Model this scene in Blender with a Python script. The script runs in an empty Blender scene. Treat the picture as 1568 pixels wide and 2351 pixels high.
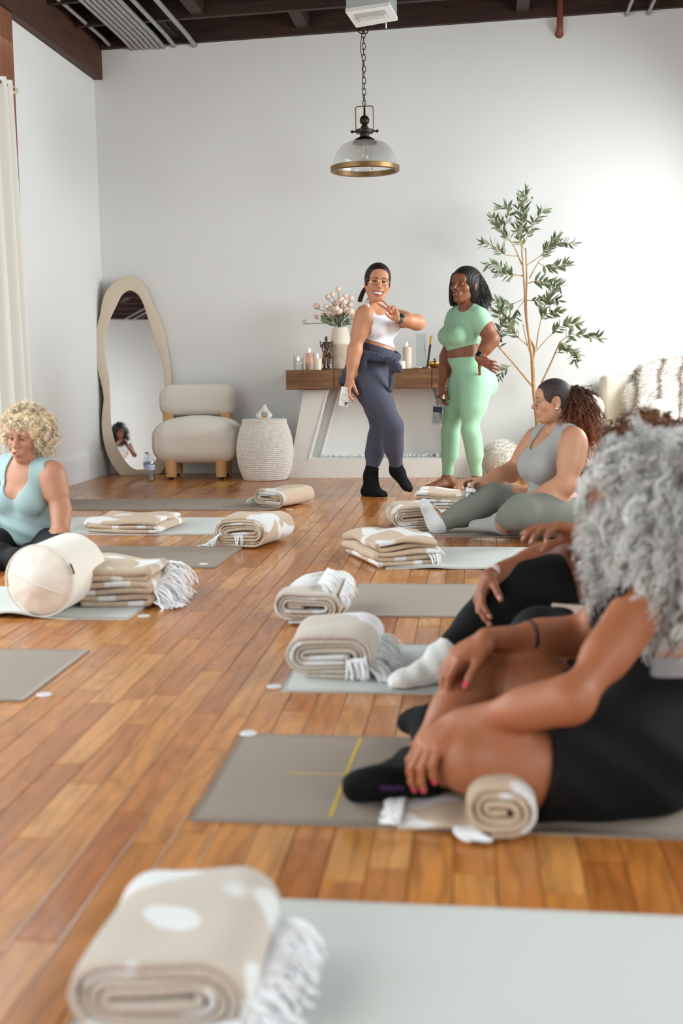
import bpy, bmesh, math, random
import numpy as np
from mathutils import Vector, Matrix
S = bpy.context.scene
C = S.collection
random.seed(5); RNG = np.random.default_rng(5)
# ------------------------------------------------------------------ camera
F, CX, CY, H = 2750., 784., 1175.5, .96
def nrm(v):
    v = np.array(v, float); return v/np.linalg.norm(v)
_d = nrm([(1085-CX)/F, -(825-CY)/F, -1])
_u = np.array([-.0137, 1, 0.]); _u[2] = -(_u[0]*_d[0]+_u[1]*_d[1])/_d[2]; _u = nrm(_u)
_x = np.cross(_d, _u)
ROT = np.array([_x, _d, _u])            # world = ROT @ camera axes
EYE = np.array([0, 0, H])
cd = bpy.data.cameras.new('camera'); cam = bpy.data.objects.new('camera', cd); C.objects.link(cam)
M4 = Matrix([list(ROT[i])+[EYE[i]] for i in range(3)]+[[0, 0, 0, 1]]); cam.matrix_world = M4
cd.sensor_fit = 'VERTICAL'; cd.sensor_height = 36.; cd.lens = 36.*F/2351.
cd.clip_start = .05; cd.clip_end = 100
cd.dof.use_dof = True; cd.dof.focus_distance = 8.4; cd.dof.aperture_fstop = 2.6
S.camera = cam
# ------------------------------------------------------------------ world, daylight at the windows, exposure
w = bpy.data.worlds.new('world'); S.world = w; w.use_nodes = True
bg = w.node_tree.nodes['Background']; bg.inputs[0].default_value = (.86, .93, 1, 1); bg.inputs[1].default_value = 1.0
XL, XR, YB, YF = -3.215, 2.30, 10.33, -4.2        # inner faces of the room
def area(name, loc, rot, sx, sy, power, col):
    l = bpy.data.lights.new(name, 'AREA'); l.shape = 'RECTANGLE'; l.size = sx; l.size_y = sy; l.energy = power; l.color = col
    o = bpy.data.objects.new(name, l); C.objects.link(o); o.location = loc; o.rotation_euler = rot; return o
R90 = math.pi/2
# window openings: (wall, y0, y1, z0, z1)
WIN = [('R', 7.35, 9.55, .85, 2.75), ('R', 2.6, 5.9, .75, 2.9), ('R', -2.9, .6, .75, 2.9), ('L', 1.2, 8.1, .05, 2.85), ('L', -3.2, .2, .6, 2.9)]
WPOW = [185, 88, 118, 142, 126]
for i, ((sd, y0, y1, z0, z1), pw) in enumerate(zip(WIN, WPOW)):
    x = XR+.75 if sd == 'R' else XL-.75
    area('window_daylight', (x, (y0+y1)/2, (z0+z1)/2+.55), (0, (R90-.6) if sd == 'R' else -(R90-.6), 0), (z1-z0)*1.15, (y1-y0)*1.1, pw, (.97, .992, 1))
S.view_settings.view_transform = 'Standard'; S.view_settings.look = 'None'; S.view_settings.gamma = 1
S.view_settings.use_curve_mapping = False
S.view_settings.exposure = 1.0
# ------------------------------------------------------------------ helpers
def ray(u, v): return ROT @ np.array([(u-CX)/F, -(v-CY)/F, -1.])
def G(u, v, z=0.):                      # ground (or height z) point under a picture point
    r = ray(u, v); return EYE+r*((z-H)/r[2])
def Wy(u, v, y):                        # point at depth y
    r = ray(u, v); return EYE+r*(y/r[1])
def Wx(u, v, x):
    r = ray(u, v); return EYE+r*(x/r[0])
def PL(u, v, p0, n):
    r = ray(u, v); return EYE+r*(np.dot(np.array(p0)-EYE, n)/np.dot(r, n))
def lin(c):
    return tuple(((x/255.)/12.92 if x/255. <= .04045 else ((x/255.+.055)/1.055)**2.4) for x in c[:3])
MATS = {}
def mat(name, col, rough=.6, metal=0., bump=None, vary=None, sheen=0., spec=.5, trans=0., coat=0., emit=None, attr=None, alpha=1., ior=1.45, sss=0.):
    """plain principled material; bump=(scale,strength[,stretch]); vary=(scale,amount) brightness mottling; attr: colour attribute name"""
    if name in MATS: return MATS[name]
    m = bpy.data.materials.new(name); m.use_nodes = True; MATS[name] = m
    nt = m.node_tree; N = nt.nodes; L = nt.links; b = N['Principled BSDF']
    c = lin(col); b.inputs['Base Color'].default_value = (*c, 1)
    b.inputs['Roughness'].default_value = rough; b.inputs['Metallic'].default_value = metal
    b.inputs['Specular IOR Level'].default_value = spec; b.inputs['IOR'].default_value = ior
    b.inputs['Transmission Weight'].default_value = trans; b.inputs['Coat Weight'].default_value = coat
    b.inputs['Sheen Weight'].default_value = sheen; b.inputs['Alpha'].default_value = alpha
    if sss:
        b.inputs['Subsurface Weight'].default_value = sss; b.inputs['Subsurface Radius'].default_value = (1, .35, .2); b.inputs['Subsurface Scale'].default_value = .006
    if emit:
        b.inputs['Emission Color'].default_value = (*lin(emit[0]), 1); b.inputs['Emission Strength'].default_value = emit[1]
    tc = N.new('ShaderNodeTexCoord'); src = None
    if attr:
        a = N.new('ShaderNodeAttribute'); a.attribute_name = attr; src = a.outputs['Color']
        L.new(src, b.inputs['Base Color'])
    if vary:
        n = N.new('ShaderNodeTexNoise'); n.inputs['Scale'].default_value = vary[0]; n.inputs['Detail'].default_value = 4
        L.new(tc.outputs['Object'], n.inputs['Vector'])
        mr = N.new('ShaderNodeMapRange'); mr.inputs['To Min'].default_value = 1-vary[1]; mr.inputs['To Max'].default_value = 1+vary[1]
        mr.inputs['From Min'].default_value = .25; mr.inputs['From Max'].default_value = .75
        L.new(n.outputs['Fac'], mr.inputs['Value'])
        mx = N.new('ShaderNodeMix'); mx.data_type = 'RGBA'; mx.blend_type = 'MULTIPLY'; mx.inputs['Factor'].default_value = 1
        if src: L.new(src, mx.inputs['A'])
        else: mx.inputs['A'].default_value = (*c, 1)
        L.new(mr.outputs['Result'], mx.inputs['B']); L.new(mx.outputs['Result'], b.inputs['Base Color'])
    if bump:
        n = N.new('ShaderNodeTexNoise'); n.inputs['Scale'].default_value = bump[0]; n.inputs['Detail'].default_value = 3
        if len(bump) > 2:
            mp = N.new('ShaderNodeMapping'); mp.inputs['Scale'].default_value = bump[2]; L.new(tc.outputs['Object'], mp.inputs['Vector']); L.new(mp.outputs['Vector'], n.inputs['Vector'])
        else: L.new(tc.outputs['Object'], n.inputs['Vector'])
        bp = N.new('ShaderNodeBump'); bp.inputs['Strength'].default_value = bump[1]; bp.inputs['Distance'].default_value = .01
        L.new(n.outputs['Fac'], bp.inputs['Height']); L.new(bp.outputs['Normal'], b.inputs['Normal'])
    return m
def glassy(name, col, alpha, rough=.03):
    """thin clear pane or bottle wall: mostly see-through with a glossy skin"""
    if name in MATS: return MATS[name]
    m = bpy.data.materials.new(name); m.use_nodes = True; MATS[name] = m
    N = m.node_tree.nodes; L = m.node_tree.links; N.remove(N['Principled BSDF']); out = N['Material Output']
    t = N.new('ShaderNodeBsdfTransparent'); t.inputs[0].default_value = (*lin(col), 1)
    g = N.new('ShaderNodeBsdfGlossy'); g.inputs['Roughness'].default_value = rough
    fr = N.new('ShaderNodeLayerWeight'); po = N.new('ShaderNodeMath'); po.operation = 'POWER'; po.inputs[1].default_value = 4.; L.new(fr.outputs['Facing'], po.inputs[0])
    ad = N.new('ShaderNodeMath'); ad.operation = 'MULTIPLY_ADD'; ad.inputs[1].default_value = .45; ad.inputs[2].default_value = alpha; L.new(po.outputs[0], ad.inputs[0])
    mx = N.new('ShaderNodeMixShader'); L.new(ad.outputs[0], mx.inputs[0]); L.new(t.outputs[0], mx.inputs[1]); L.new(g.outputs[0], mx.inputs[2])
    L.new(mx.outputs[0], out.inputs[0]); return m
def tag(o, label=None, cat=None, group=None, kind=None):
    if label: o['label'] = label
    if cat: o['category'] = cat
    if group: o['group'] = group
    if kind: o['kind'] = kind
    return o
def empty(name, loc=(0, 0, 0), rz=0):
    o = bpy.data.objects.new(name, None); C.objects.link(o); o.location = tuple(loc); o.rotation_euler = (0, 0, rz); o.empty_display_size = .1
    o['_m'] = 1; del o['_m']; return o
def put(name, V, Fc, m, parent=None, smooth=True, cols=None, loc=None, uv=None):
    """one mesh object; V in world (or in the parent's frame when loc is given)"""
    V = np.asarray(V, float)
    if parent is not None and loc is None:
        pm = Matrix.Translation(parent.location) @ parent.rotation_euler.to_matrix().to_4x4()
        if parent.parent is not None:
            g = parent.parent; pm = Matrix.Translation(g.location) @ g.rotation_euler.to_matrix().to_4x4() @ pm
        A = np.array(pm.inverted()); V = V @ A[:3, :3].T + A[:3, 3]
    elif parent is None and loc is None:
        base = np.array([(V[:, 0].min()+V[:, 0].max())/2, (V[:, 1].min()+V[:, 1].max())/2, V[:, 2].min()]); V = V-base; loc = base
    me = bpy.data.meshes.new(name)
    if isinstance(Fc, np.ndarray):
        nf, k = Fc.shape; me.vertices.add(len(V)); me.vertices.foreach_set('co', V.astype(np.float32).ravel())
        me.loops.add(nf*k); me.loops.foreach_set('vertex_index', Fc.astype(np.int32).ravel())
        me.polygons.add(nf); me.polygons.foreach_set('loop_start', np.arange(0, nf*k, k, dtype=np.int32)); me.polygons.foreach_set('loop_total', np.full(nf, k, np.int32))
        me.update(calc_edges=True)
    else:
        me.from_pydata([tuple(v) for v in V], [], [tuple(f) for f in Fc]); me.update()
    if cols is not None:
        a = me.color_attributes.new('col', 'FLOAT_COLOR', 'POINT')
        cc = np.ones((len(V), 4), np.float32); cc[:, :3] = cols; a.data.foreach_set('color', cc.ravel())
    if uv is not None:
        l = me.uv_layers.new(name='uv'); idx = np.zeros(len(me.loops), np.int32); me.loops.foreach_get('vertex_index', idx)
        l.data.foreach_set('uv', np.asarray(uv, np.float32)[idx].ravel())
    if smooth: me.polygons.foreach_set('use_smooth', np.ones(len(me.polygons), bool))
    me.materials.append(m)
    o = bpy.data.objects.new(name, me); C.objects.link(o)
    if parent is not None: o.parent = parent
    if loc is not None: o.location = tuple(loc)
    return o
class MB:
    """collects simple shapes into one mesh"""
    def __init__(s): s.V = []; s.F = []; s.n = 0
    def add(s, V, Fc):
        V = np.asarray(V, float); s.V.append(V); s.F += [tuple(int(i)+s.n for i in f) for f in Fc]; s.n += len(V); return s
    def box(s, a, b, M=None, bev=0.):
        a = np.array(a, float); b = np.array(b, float)
        if bev > 0:
            bm = bmesh.new(); bmesh.ops.create_cube(bm, size=1.)
            for v in bm.verts: v.co = Vector([(a[i]+b[i])/2+v.co[i]*(b[i]-a[i]) for i in range(3)])
            bmesh.ops.bevel(bm, geom=bm.edges[:], offset=bev, segments=2, affect='EDGES', profile=.5)
            bm.verts.index_update(); V = np.array([v.co[:] for v in bm.verts]); Fc = [[v.index for v in f.verts] for f in bm.faces]; bm.free()
        else:
            V = np.array([[x, y, z] for x in (a[0], b[0]) for y in (a[1], b[1]) for z in (a[2], b[2])])
            Fc = [(0, 1, 3, 2), (4, 6, 7, 5), (0, 4, 5, 1), (2, 3, 7, 6), (0, 2, 6, 4), (1, 5, 7, 3)]
        if M is not None: V = V @ np.array(M)[:3, :3].T + np.array(M)[:3, 3]
        return s.add(V, Fc)
    def hexa(s, P8): return s.add(P8, [(0, 3, 2, 1), (4, 5, 6, 7), (0, 1, 5, 4), (1, 2, 6, 5), (2, 3, 7, 6), (3, 0, 4, 7)])
    def lathe(s, prof, c=(0, 0, 0), n=24, M=None, cap=True):
        prof = np.array(prof, float); m = len(prof); th = np.linspace(0, 2*np.pi, n, endpoint=False)
        V = np.stack([prof[:, None, 0]*np.cos(th), prof[:, None, 0]*np.sin(th), np.repeat(prof[:, None, 1], n, 1)], -1).reshape(-1, 3)
        Fc = [(i*n+j, i*n+(j+1) % n, (i+1)*n+(j+1) % n, (i+1)*n+j) for i in range(m-1) for j in range(n)]
        closed = np.allclose(prof[0], prof[-1])
        if cap and not closed and prof[0, 0] > 1e-6: Fc.append(tuple(range(n-1, -1, -1)))
        if cap and not closed and prof[-1, 0] > 1e-6: Fc.append(tuple((m-1)*n+j for j in range(n)))
        if M is not None: V = V @ np.array(M)[:3, :3].T + np.array(M)[:3, 3]
        return s.add(V+np.array(c), Fc)
    def tube(s, pts, r, n=8, caps=True, flat=1.):
        pts = np.array(pts, float); m = len(pts); r = np.broadcast_to(np.array(r, float), (m,))
        t = np.gradient(pts, axis=0); t /= np.linalg.norm(t, axis=1)[:, None]+1e-12
        u = np.cross(t[0], [0, 0, 1.]); u = np.cross(t[0], [1., 0, 0]) if np.linalg.norm(u) < .1 else u
        V = []; th = np.linspace(0, 2*np.pi, n, endpoint=False)
        for i in range(m):
            u = u-np.dot(u, t[i])*t[i]; u /= np.linalg.norm(u)+1e-12; v = np.cross(t[i], u)
            V.append(pts[i]+r[i]*(np.cos(th)[:, None]*u+flat*np.sin(th)[:, None]*v))
        Fc = [(i*n+j, i*n+(j+1) % n, (i+1)*n+(j+1) % n, (i+1)*n+j) for i in range(m-1) for j in range(n)]
        if caps: Fc += [tuple(range(n-1, -1, -1)), tuple((m-1)*n+j for j in range(n))]
        return s.add(np.concatenate(V), Fc)
    def build(s, name, m, parent=None, smooth=True, **k):
        o = put(name, np.concatenate(s.V), s.F, m, parent, smooth, **k)
        if smooth:
            bm = bmesh.new(); bm.from_mesh(o.data); bmesh.ops.recalc_face_normals(bm, faces=bm.faces)
            for e in bm.edges:
                if len(e.link_faces) == 2 and e.calc_face_angle() > .7: e.smooth = False
            bm.to_mesh(o.data); bm.free()
        return o
def spline(P, n):
    """Catmull-Rom through P"""
    P = np.array(P, float); Q = np.vstack([2*P[0]-P[1], P, 2*P[-1]-P[-2]]); t = np.linspace(0, len(P)-1, n); i = np.minimum(t.astype(int), len(P)-2); f = (t-i)[:, None]
    a, b, c, d = Q[i], Q[i+1], Q[i+2], Q[i+3]
    return .5*(2*b+(c-a)*f+(2*a-5*b+4*c-d)*f**2+(3*b-a-3*c+d)*f**3)
def lookrot(z, x=None):
    z = nrm(z); x = np.array(x if x is not None else ([1, 0, 0] if abs(z[0]) < .9 else [0, 1, 0]), float); x = nrm(x-np.dot(x, z)*z); y = np.cross(z, x)
    return np.stack([x, y, z], 1)
def M4x(Rm, t):
    M = np.eye(4); M[:3, :3] = Rm; M[:3, 3] = t; return M
# ================================================================== the room
WALL = mat('wall_paint', (233, 233, 231), .85, bump=(6, .05), vary=(1.1, .015))
TRIMW = mat('trim_paint', (236, 238, 239), .5)
GLASS = glassy('window_glass', (250, 252, 252), .04)
def dark_wood(name, col, col2):
    m = bpy.data.materials.new(name); m.use_nodes = True; N = m.node_tree.nodes; L = m.node_tree.links; b = N['Principled BSDF']
    tc = N.new('ShaderNodeTexCoord'); mp = N.new('ShaderNodeMapping'); n = N.new('ShaderNodeTexNoise'); cr = N.new('ShaderNodeValToRGB')
    L.new(tc.outputs['Object'], mp.inputs[0]); L.new(mp.outputs[0], n.inputs['Vector']); L.new(n.outputs['Fac'], cr.inputs[0]); L.new(cr.outputs[0], b.inputs['Base Color'])
    n.inputs['Scale'].default_value = 3; n.inputs['Detail'].default_value = 6; n.inputs['Distortion'].default_value = .6
    cr.color_ramp.elements[0].position = .3; cr.color_ramp.elements[0].color = (*lin(col), 1); cr.color_ramp.elements[1].position = .75; cr.color_ramp.elements[1].color = (*lin(col2), 1)
    b.inputs['Roughness'].default_value = .65
    return m, mp
BEAMX, mpx = dark_wood('joist_wood', (34, 19, 13), (66, 38, 25)); mpx.inputs['Scale'].default_value = (1, 12, 12)
BEAMY, mpy = dark_wood('beam_wood', (50, 27, 16), (88, 50, 30)); mpy.inputs['Scale'].default_value = (10, .8, 10)
POSTM, mpz = dark_wood('post_wood', (112, 66, 42), (146, 92, 62)); mpz.inputs['Scale'].default_value = (10, 10, .8)
DECK, mpd = dark_wood('deck_wood', (30, 18, 13), (52, 31, 22)); mpd.inputs['Scale'].default_value = (10, 1, 1)
def struct(name, mb, m, parent=None, smooth=False):
    o = mb.build(name, m, parent, smooth)
    if parent is None: o['kind'] = 'structure'
    return o
CZ = 3.72                                   # underside of the joists at x = 0; the roof climbs a little to the right
SL = .028
# back wall
b = MB(); b.box((XL-.25, YB, -.1), (XR+.25, YB+.2, 4.35)); back = struct('wall_back', b, WALL)
tag(back, 'white painted plaster back wall behind the mantel')
b = MB(); b.box((XL-.25, YF-.2, -.1), (XR+.25, YF, 4.35)); struct('wall_front', b, WALL)
def side_wall(name, x0, x1, side):
    b = MB(); ops = sorted([(y0, y1, z0, z1) for s, y0, y1, z0, z1 in WIN if s == side]); y = YF
    for y0, y1, z0, z1 in ops:
        b.box((x0, y, -.1), (x1, y0, 4.35)); b.box((x0, y0, -.1), (x1, y1, z0)); b.box((x0, y0, z1), (x1, y1, 4.35)); y = y1
    b.box((x0, y, -.1), (x1, YB, 4.35)); return struct(name, b, WALL)
side_wall('wall_left', XL-.2, XL, 'L'); side_wall('wall_right', XR, XR+.2, 'R')
for i, (sd, y0, y1, z0, z1) in enumerate(WIN):
    x = XR+.1 if sd == 'R' else XL-.1
    e = empty('window_%d' % (i+1), (x, (y0+y1)/2, z0)); e['kind'] = 'structure'; e['label'] = 'tall white framed window in the %s wall' % ('right' if sd == 'R' else 'left')
    f = MB(); t = .05
    f.box((x-t, y0, z0), (x+t, y1, z0+.06)); f.box((x-t, y0, z1-.06), (x+t, y1, z1)); f.box((x-t, y0, z0), (x+t, y0+.06, z1)); f.box((x-t, y1-.06, z0), (x+t, y1, z1))
    f.build('window_frame', TRIMW, e, False)
    nb = max(2, int((y1-y0)/1.1)); 
    for k in range(1, nb):
        yy = y0+(y1-y0)*k/nb; MB().box((x-.03, yy-.02, z0), (x+.03, yy+.02, z1)).build('mullion', TRIMW, e, False)
    for k in range(nb):
        ya = y0+(y1-y0)*k/nb; yb = y0+(y1-y0)*(k+1)/nb
        MB().box((x-.003, ya+.01, z0+.03), (x+.003, yb-.01, z1-.03)).build('pane', GLASS, e, False)
# skirting
b = MB(); b.box((XL, 8.1, 0), (XL+.016, YB, .205)); b.box((XL, 8.1, .205), (XL+.010, YB, .218)); o = struct('baseboard_left', b, TRIMW)
b = MB(); b.box((XL, YB-.016, 0), (XR, YB, .12)); struct('baseboard_back', b, TRIMW)
b = MB(); b.box((XR-.016, YF, 0), (XR, YB, .15)); struct('baseboard_right', b, TRIMW)
# ------------------------------------------------------------------ floor of short oak strips, laid in rows that run away from the camera
def floor_material():
    m = bpy.data.materials.new('oak_strip'); m.use_nodes = True; N = m.node_tree.nodes; L = m.node_tree.links; b = N['Principled BSDF']
    at = N.new('ShaderNodeAttribute'); at.attribute_name = 'rnd'
    ge = N.new('ShaderNodeNewGeometry'); off = N.new('ShaderNodeVectorMath'); off.operation = 'MULTIPLY_ADD'; off.inputs[1].default_value = (1, 1, 1)
    sc = N.new('ShaderNodeVectorMath'); sc.operation = 'SCALE'; sc.inputs['Scale'].default_value = 37; L.new(at.outputs['Color'], sc.inputs[0])
    L.new(ge.outputs['Position'], off.inputs[0]); L.new(sc.outputs[0], off.inputs[2])
    mp = N.new('ShaderNodeMapping'); mp.inputs['Scale'].default_value = (7, 1.5, 1); L.new(off.outputs[0], mp.inputs[0])
    n1 = N.new('ShaderNodeTexNoise'); n1.inputs['Scale'].default_value = 1.6; n1.inputs['Detail'].default_value = 6; n1.inputs['Distortion'].default_value = 2.2; L.new(mp.outputs[0], n1.inputs['Vector'])
    wv = N.new('ShaderNodeTexWave'); wv.inputs['Scale'].default_value = 1.1; wv.inputs['Distortion'].default_value = 12; wv.inputs['Detail'].default_value = 3; wv.inputs['Detail Scale'].default_value = .8; L.new(mp.outputs[0], wv.inputs['Vector'])
    cr = N.new('ShaderNodeValToRGB'); e = cr.color_ramp.elements
    e[0].position = 0; e[0].color = (*lin((168, 98, 42)), 1); e[1].position = 1; e[1].color = (*lin((204, 142, 78)), 1)
    x = e.new(.4); x.color = (*lin((182, 112, 50)), 1); x = e.new(.72); x.color = (*lin((193, 126, 61)), 1)
    se = N.new('ShaderNodeSeparateColor'); L.new(at.outputs['Color'], se.inputs[0]); L.new(se.outputs[0], cr.inputs[0])
    g = N.new('ShaderNodeMapRange'); g.inputs['From Min'].default_value = .3; g.inputs['From Max'].default_value = .75; g.inputs['To Min'].default_value = 1.14; g.inputs['To Max'].default_value = .68; L.new(n1.outputs['Fac'], g.inputs['Value'])
    g2 = N.new('ShaderNodeMapRange'); g2.inputs['From Min'].default_value = .0; g2.inputs['From Max'].default_value = .22; g2.inputs['To Min'].default_value = .78; g2.inputs['To Max'].default_value = 1; L.new(wv.outputs['Fac'], g2.inputs['Value'])
    mu = N.new('ShaderNodeMath'); mu.operation = 'MULTIPLY'; L.new(g.outputs[0], mu.inputs[0]); L.new(g2.outputs[0], mu.inputs[1])
    mx = N.new('ShaderNodeMix'); mx.data_type = 'RGBA'; mx.blend_type = 'MULTIPLY'; mx.inputs['Factor'].default_value = 1; L.new(cr.outputs[0], mx.inputs['A']); L.new(mu.outputs[0], mx.inputs['B'])
    L.new(mx.outputs['Result'], b.inputs['Base Color'])
    n2 = N.new('ShaderNodeTexNoise'); n2.inputs['Scale'].default_value = 1.3; n2.inputs['Detail'].default_value = 5; L.new(ge.outputs['Position'], n2.inputs['Vector'])
    rr = N.new('ShaderNodeMapRange'); rr.inputs['To Min'].default_value = .16; rr.inputs['To Max'].default_value = .36; L.new(n2.outputs['Fac'], rr.inputs['Value']); L.new(rr.outputs[0], b.inputs['Roughness'])
    bp = N.new('ShaderNodeBump'); bp.inputs['Strength'].default_value = .05; bp.inputs['Distance'].default_value = .003; L.new(n1.outputs['Fac'], bp.inputs['Height']); L.new(bp.outputs[0], b.inputs['Normal'])
    b.inputs['Coat Weight'].default_value = .25; b.inputs['Coat Roughness'].default_value = .1
    return m
OAK = floor_material()
b = MB(); b.box((XL-.25, YF-.2, -.12), (XR+.25, YB+.2, -.019)); floor = struct('floor', b, mat('subfloor', (70, 40, 22), .8)); floor['label'] = 'honey coloured oak strip floor of short boards'
BW = .0815
def plank_geo(x0, x1, y0, y1):
    h = random.uniform(-.0004, .0004); g = .0009; t = .0016; x0 += g; x1 -= g; y0 += g; y1 -= g
    V = [(x0, y0, -.019), (x1, y0, -.019), (x1, y1, -.019), (x0, y1, -.019), (x0, y0, h-t), (x1, y0, h-t), (x1, y1, h-t), (x0, y1, h-t), (x0+t, y0+t, h), (x1-t, y0+t, h), (x1-t, y1-t, h), (x0+t, y1-t, h)]
    Fc = [(0, 1, 5, 4), (1, 2, 6, 5), (2, 3, 7, 6), (3, 0, 4, 7), (4, 5, 9, 8), (5, 6, 10, 9), (6, 7, 11, 10), (7, 4, 8, 11), (8, 9, 10, 11)]
    return V, Fc
planks = []
nx = int((XR-XL)/BW)+1
for i in range(nx):
    x0 = XL+i*BW; x1 = min(x0+BW, XR)
    y = YF-random.uniform(0, .6)
    while y < YB:
        ln = random.choice([.32, .42, .5, .62, .75, .95]) * random.uniform(.85, 1.15)
        a = max(y, YF); e_ = min(y+ln, YB)
        if e_-a > .02: planks.append((x0, x1, a, e_))
        y += ln
def seen(p):
    cx, cy = (p[0]+p[1])/2, (p[2]+p[3])/2
    if cy < .9: return 0
    c = ROT.T @ (np.array([cx, cy, 0])-EYE); u = CX+F*c[0]/-c[2]; v = CY-F*c[1]/-c[2]
    if not (-60 < u < 1620 and v < 2420): return 0
    # mats and the near figures cover part of it
    if cx > -.5 and cx < 1.3 and (1.55 < cy < 2.05 or 2.42 < cy < 2.96 or 3.42 < cy < 3.95): return 0
    return (p[1]-p[0])*(p[3]-p[2])*(F/cy)**2*H/cy
planks.sort(key=seen, reverse=True)
def put_planks(name, ps, parent):
    V = []; Fc = []; rn = []
    for p in ps:
        v, f = plank_geo(*p); n = len(V); V += v; Fc += [tuple(i+n for i in q) for q in f]; r = (random.random(), random.random(), random.random()); rn += [r]*len(v)
    o = put(name, np.array(V), Fc, OAK, parent, False, loc=(0, 0, 0) if len(ps) > 1 else None)
    if len(ps) > 1: o.location = -np.array(parent.location)
    a = o.data.color_attributes.new('rnd', 'FLOAT_COLOR', 'POINT'); a.data.foreach_set('color', np.hstack([np.array(rn), np.ones((len(rn), 1))]).astype(np.float32).ravel())
    return o
for p in planks[:296]: put_planks('floor_board', [p], floor)
rest = put_planks('floor_boards', planks[296:], floor); rest['kind'] = 'stuff'
# ------------------------------------------------------------------ ceiling: deck, joists along the back wall, bridging blocks, the wall beam
def tilt(x): return CZ+SL*x
def bar_x(b, x0, x1, y0, y1, zo, h):       # a timber parallel to the back wall; zo above the joist line
    b.hexa([(x0, y0, tilt(x0)+zo), (x1, y0, tilt(x1)+zo), (x1, y1, tilt(x1)+zo), (x0, y1, tilt(x0)+zo), (x0, y0, tilt(x0)+zo+h), (x1, y0, tilt(x1)+zo+h), (x1, y1, tilt(x1)+zo+h), (x0, y1, tilt(x0)+zo+h)])
b = MB(); bar_x(b, XL-.2, XR+.2, YF-.2, YB+.2, .30, .06); ceil = struct('ceiling', b, DECK); ceil['label'] = 'dark stained timber ceiling with exposed joists'
n = int((YB-YF)/.215)
for k in range(n):
    y1 = YF+.2+k*.215; m = MB(); bar_x(m, XL, XR, y1+.004, y1+.211, .285, .016)
    m.build('ceiling_plank', DECK, ceil, False)
JY = [YB-.05-k*.62 for k in range(int((YB-YF)/.62)+1)]
for k, y in enumerate(JY):
    m = MB(); bar_x(m, XL, XR, y, y+.05, 0 if k else -.02, .29); m.build('joist', BEAMX, ceil, False)
for k, y in enumerate(JY[:-1]):
    for x in ([-2.55, -1.45, .35, 1.6] if k % 2 == 0 else [-2.2, -.95, .62, 1.9]):
        m = MB(); bar_x(m, x, x+.1, y-.57, y, .02, .22); m.build('blocking', BEAMX, ceil, False)
beam = MB(); beam.box((XL, YF, 3.37), (XL+.075, YB-.002, 3.62)); beam.box((XL, YF, 3.62), (XL+.06, YB-.002, 3.9))
o = struct('trim_1', beam, BEAMY); o['label'] = 'heavy dark wooden beam along the top of the left wall'
p0 = Wx(28, 60, XL+.05); p1 = Wx(2, 60, XL+.05)
post = MB(); post.box((XL, p0[1]-.34, 0), (XL+.05, p0[1], 3.37)); o = struct('trim_2', post, POSTM); o['label'] = 'reddish brown wooden post against the left wall beside the curtain'
print('post y', p0, 'corner', Wx(213, 185, XL))
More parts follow.
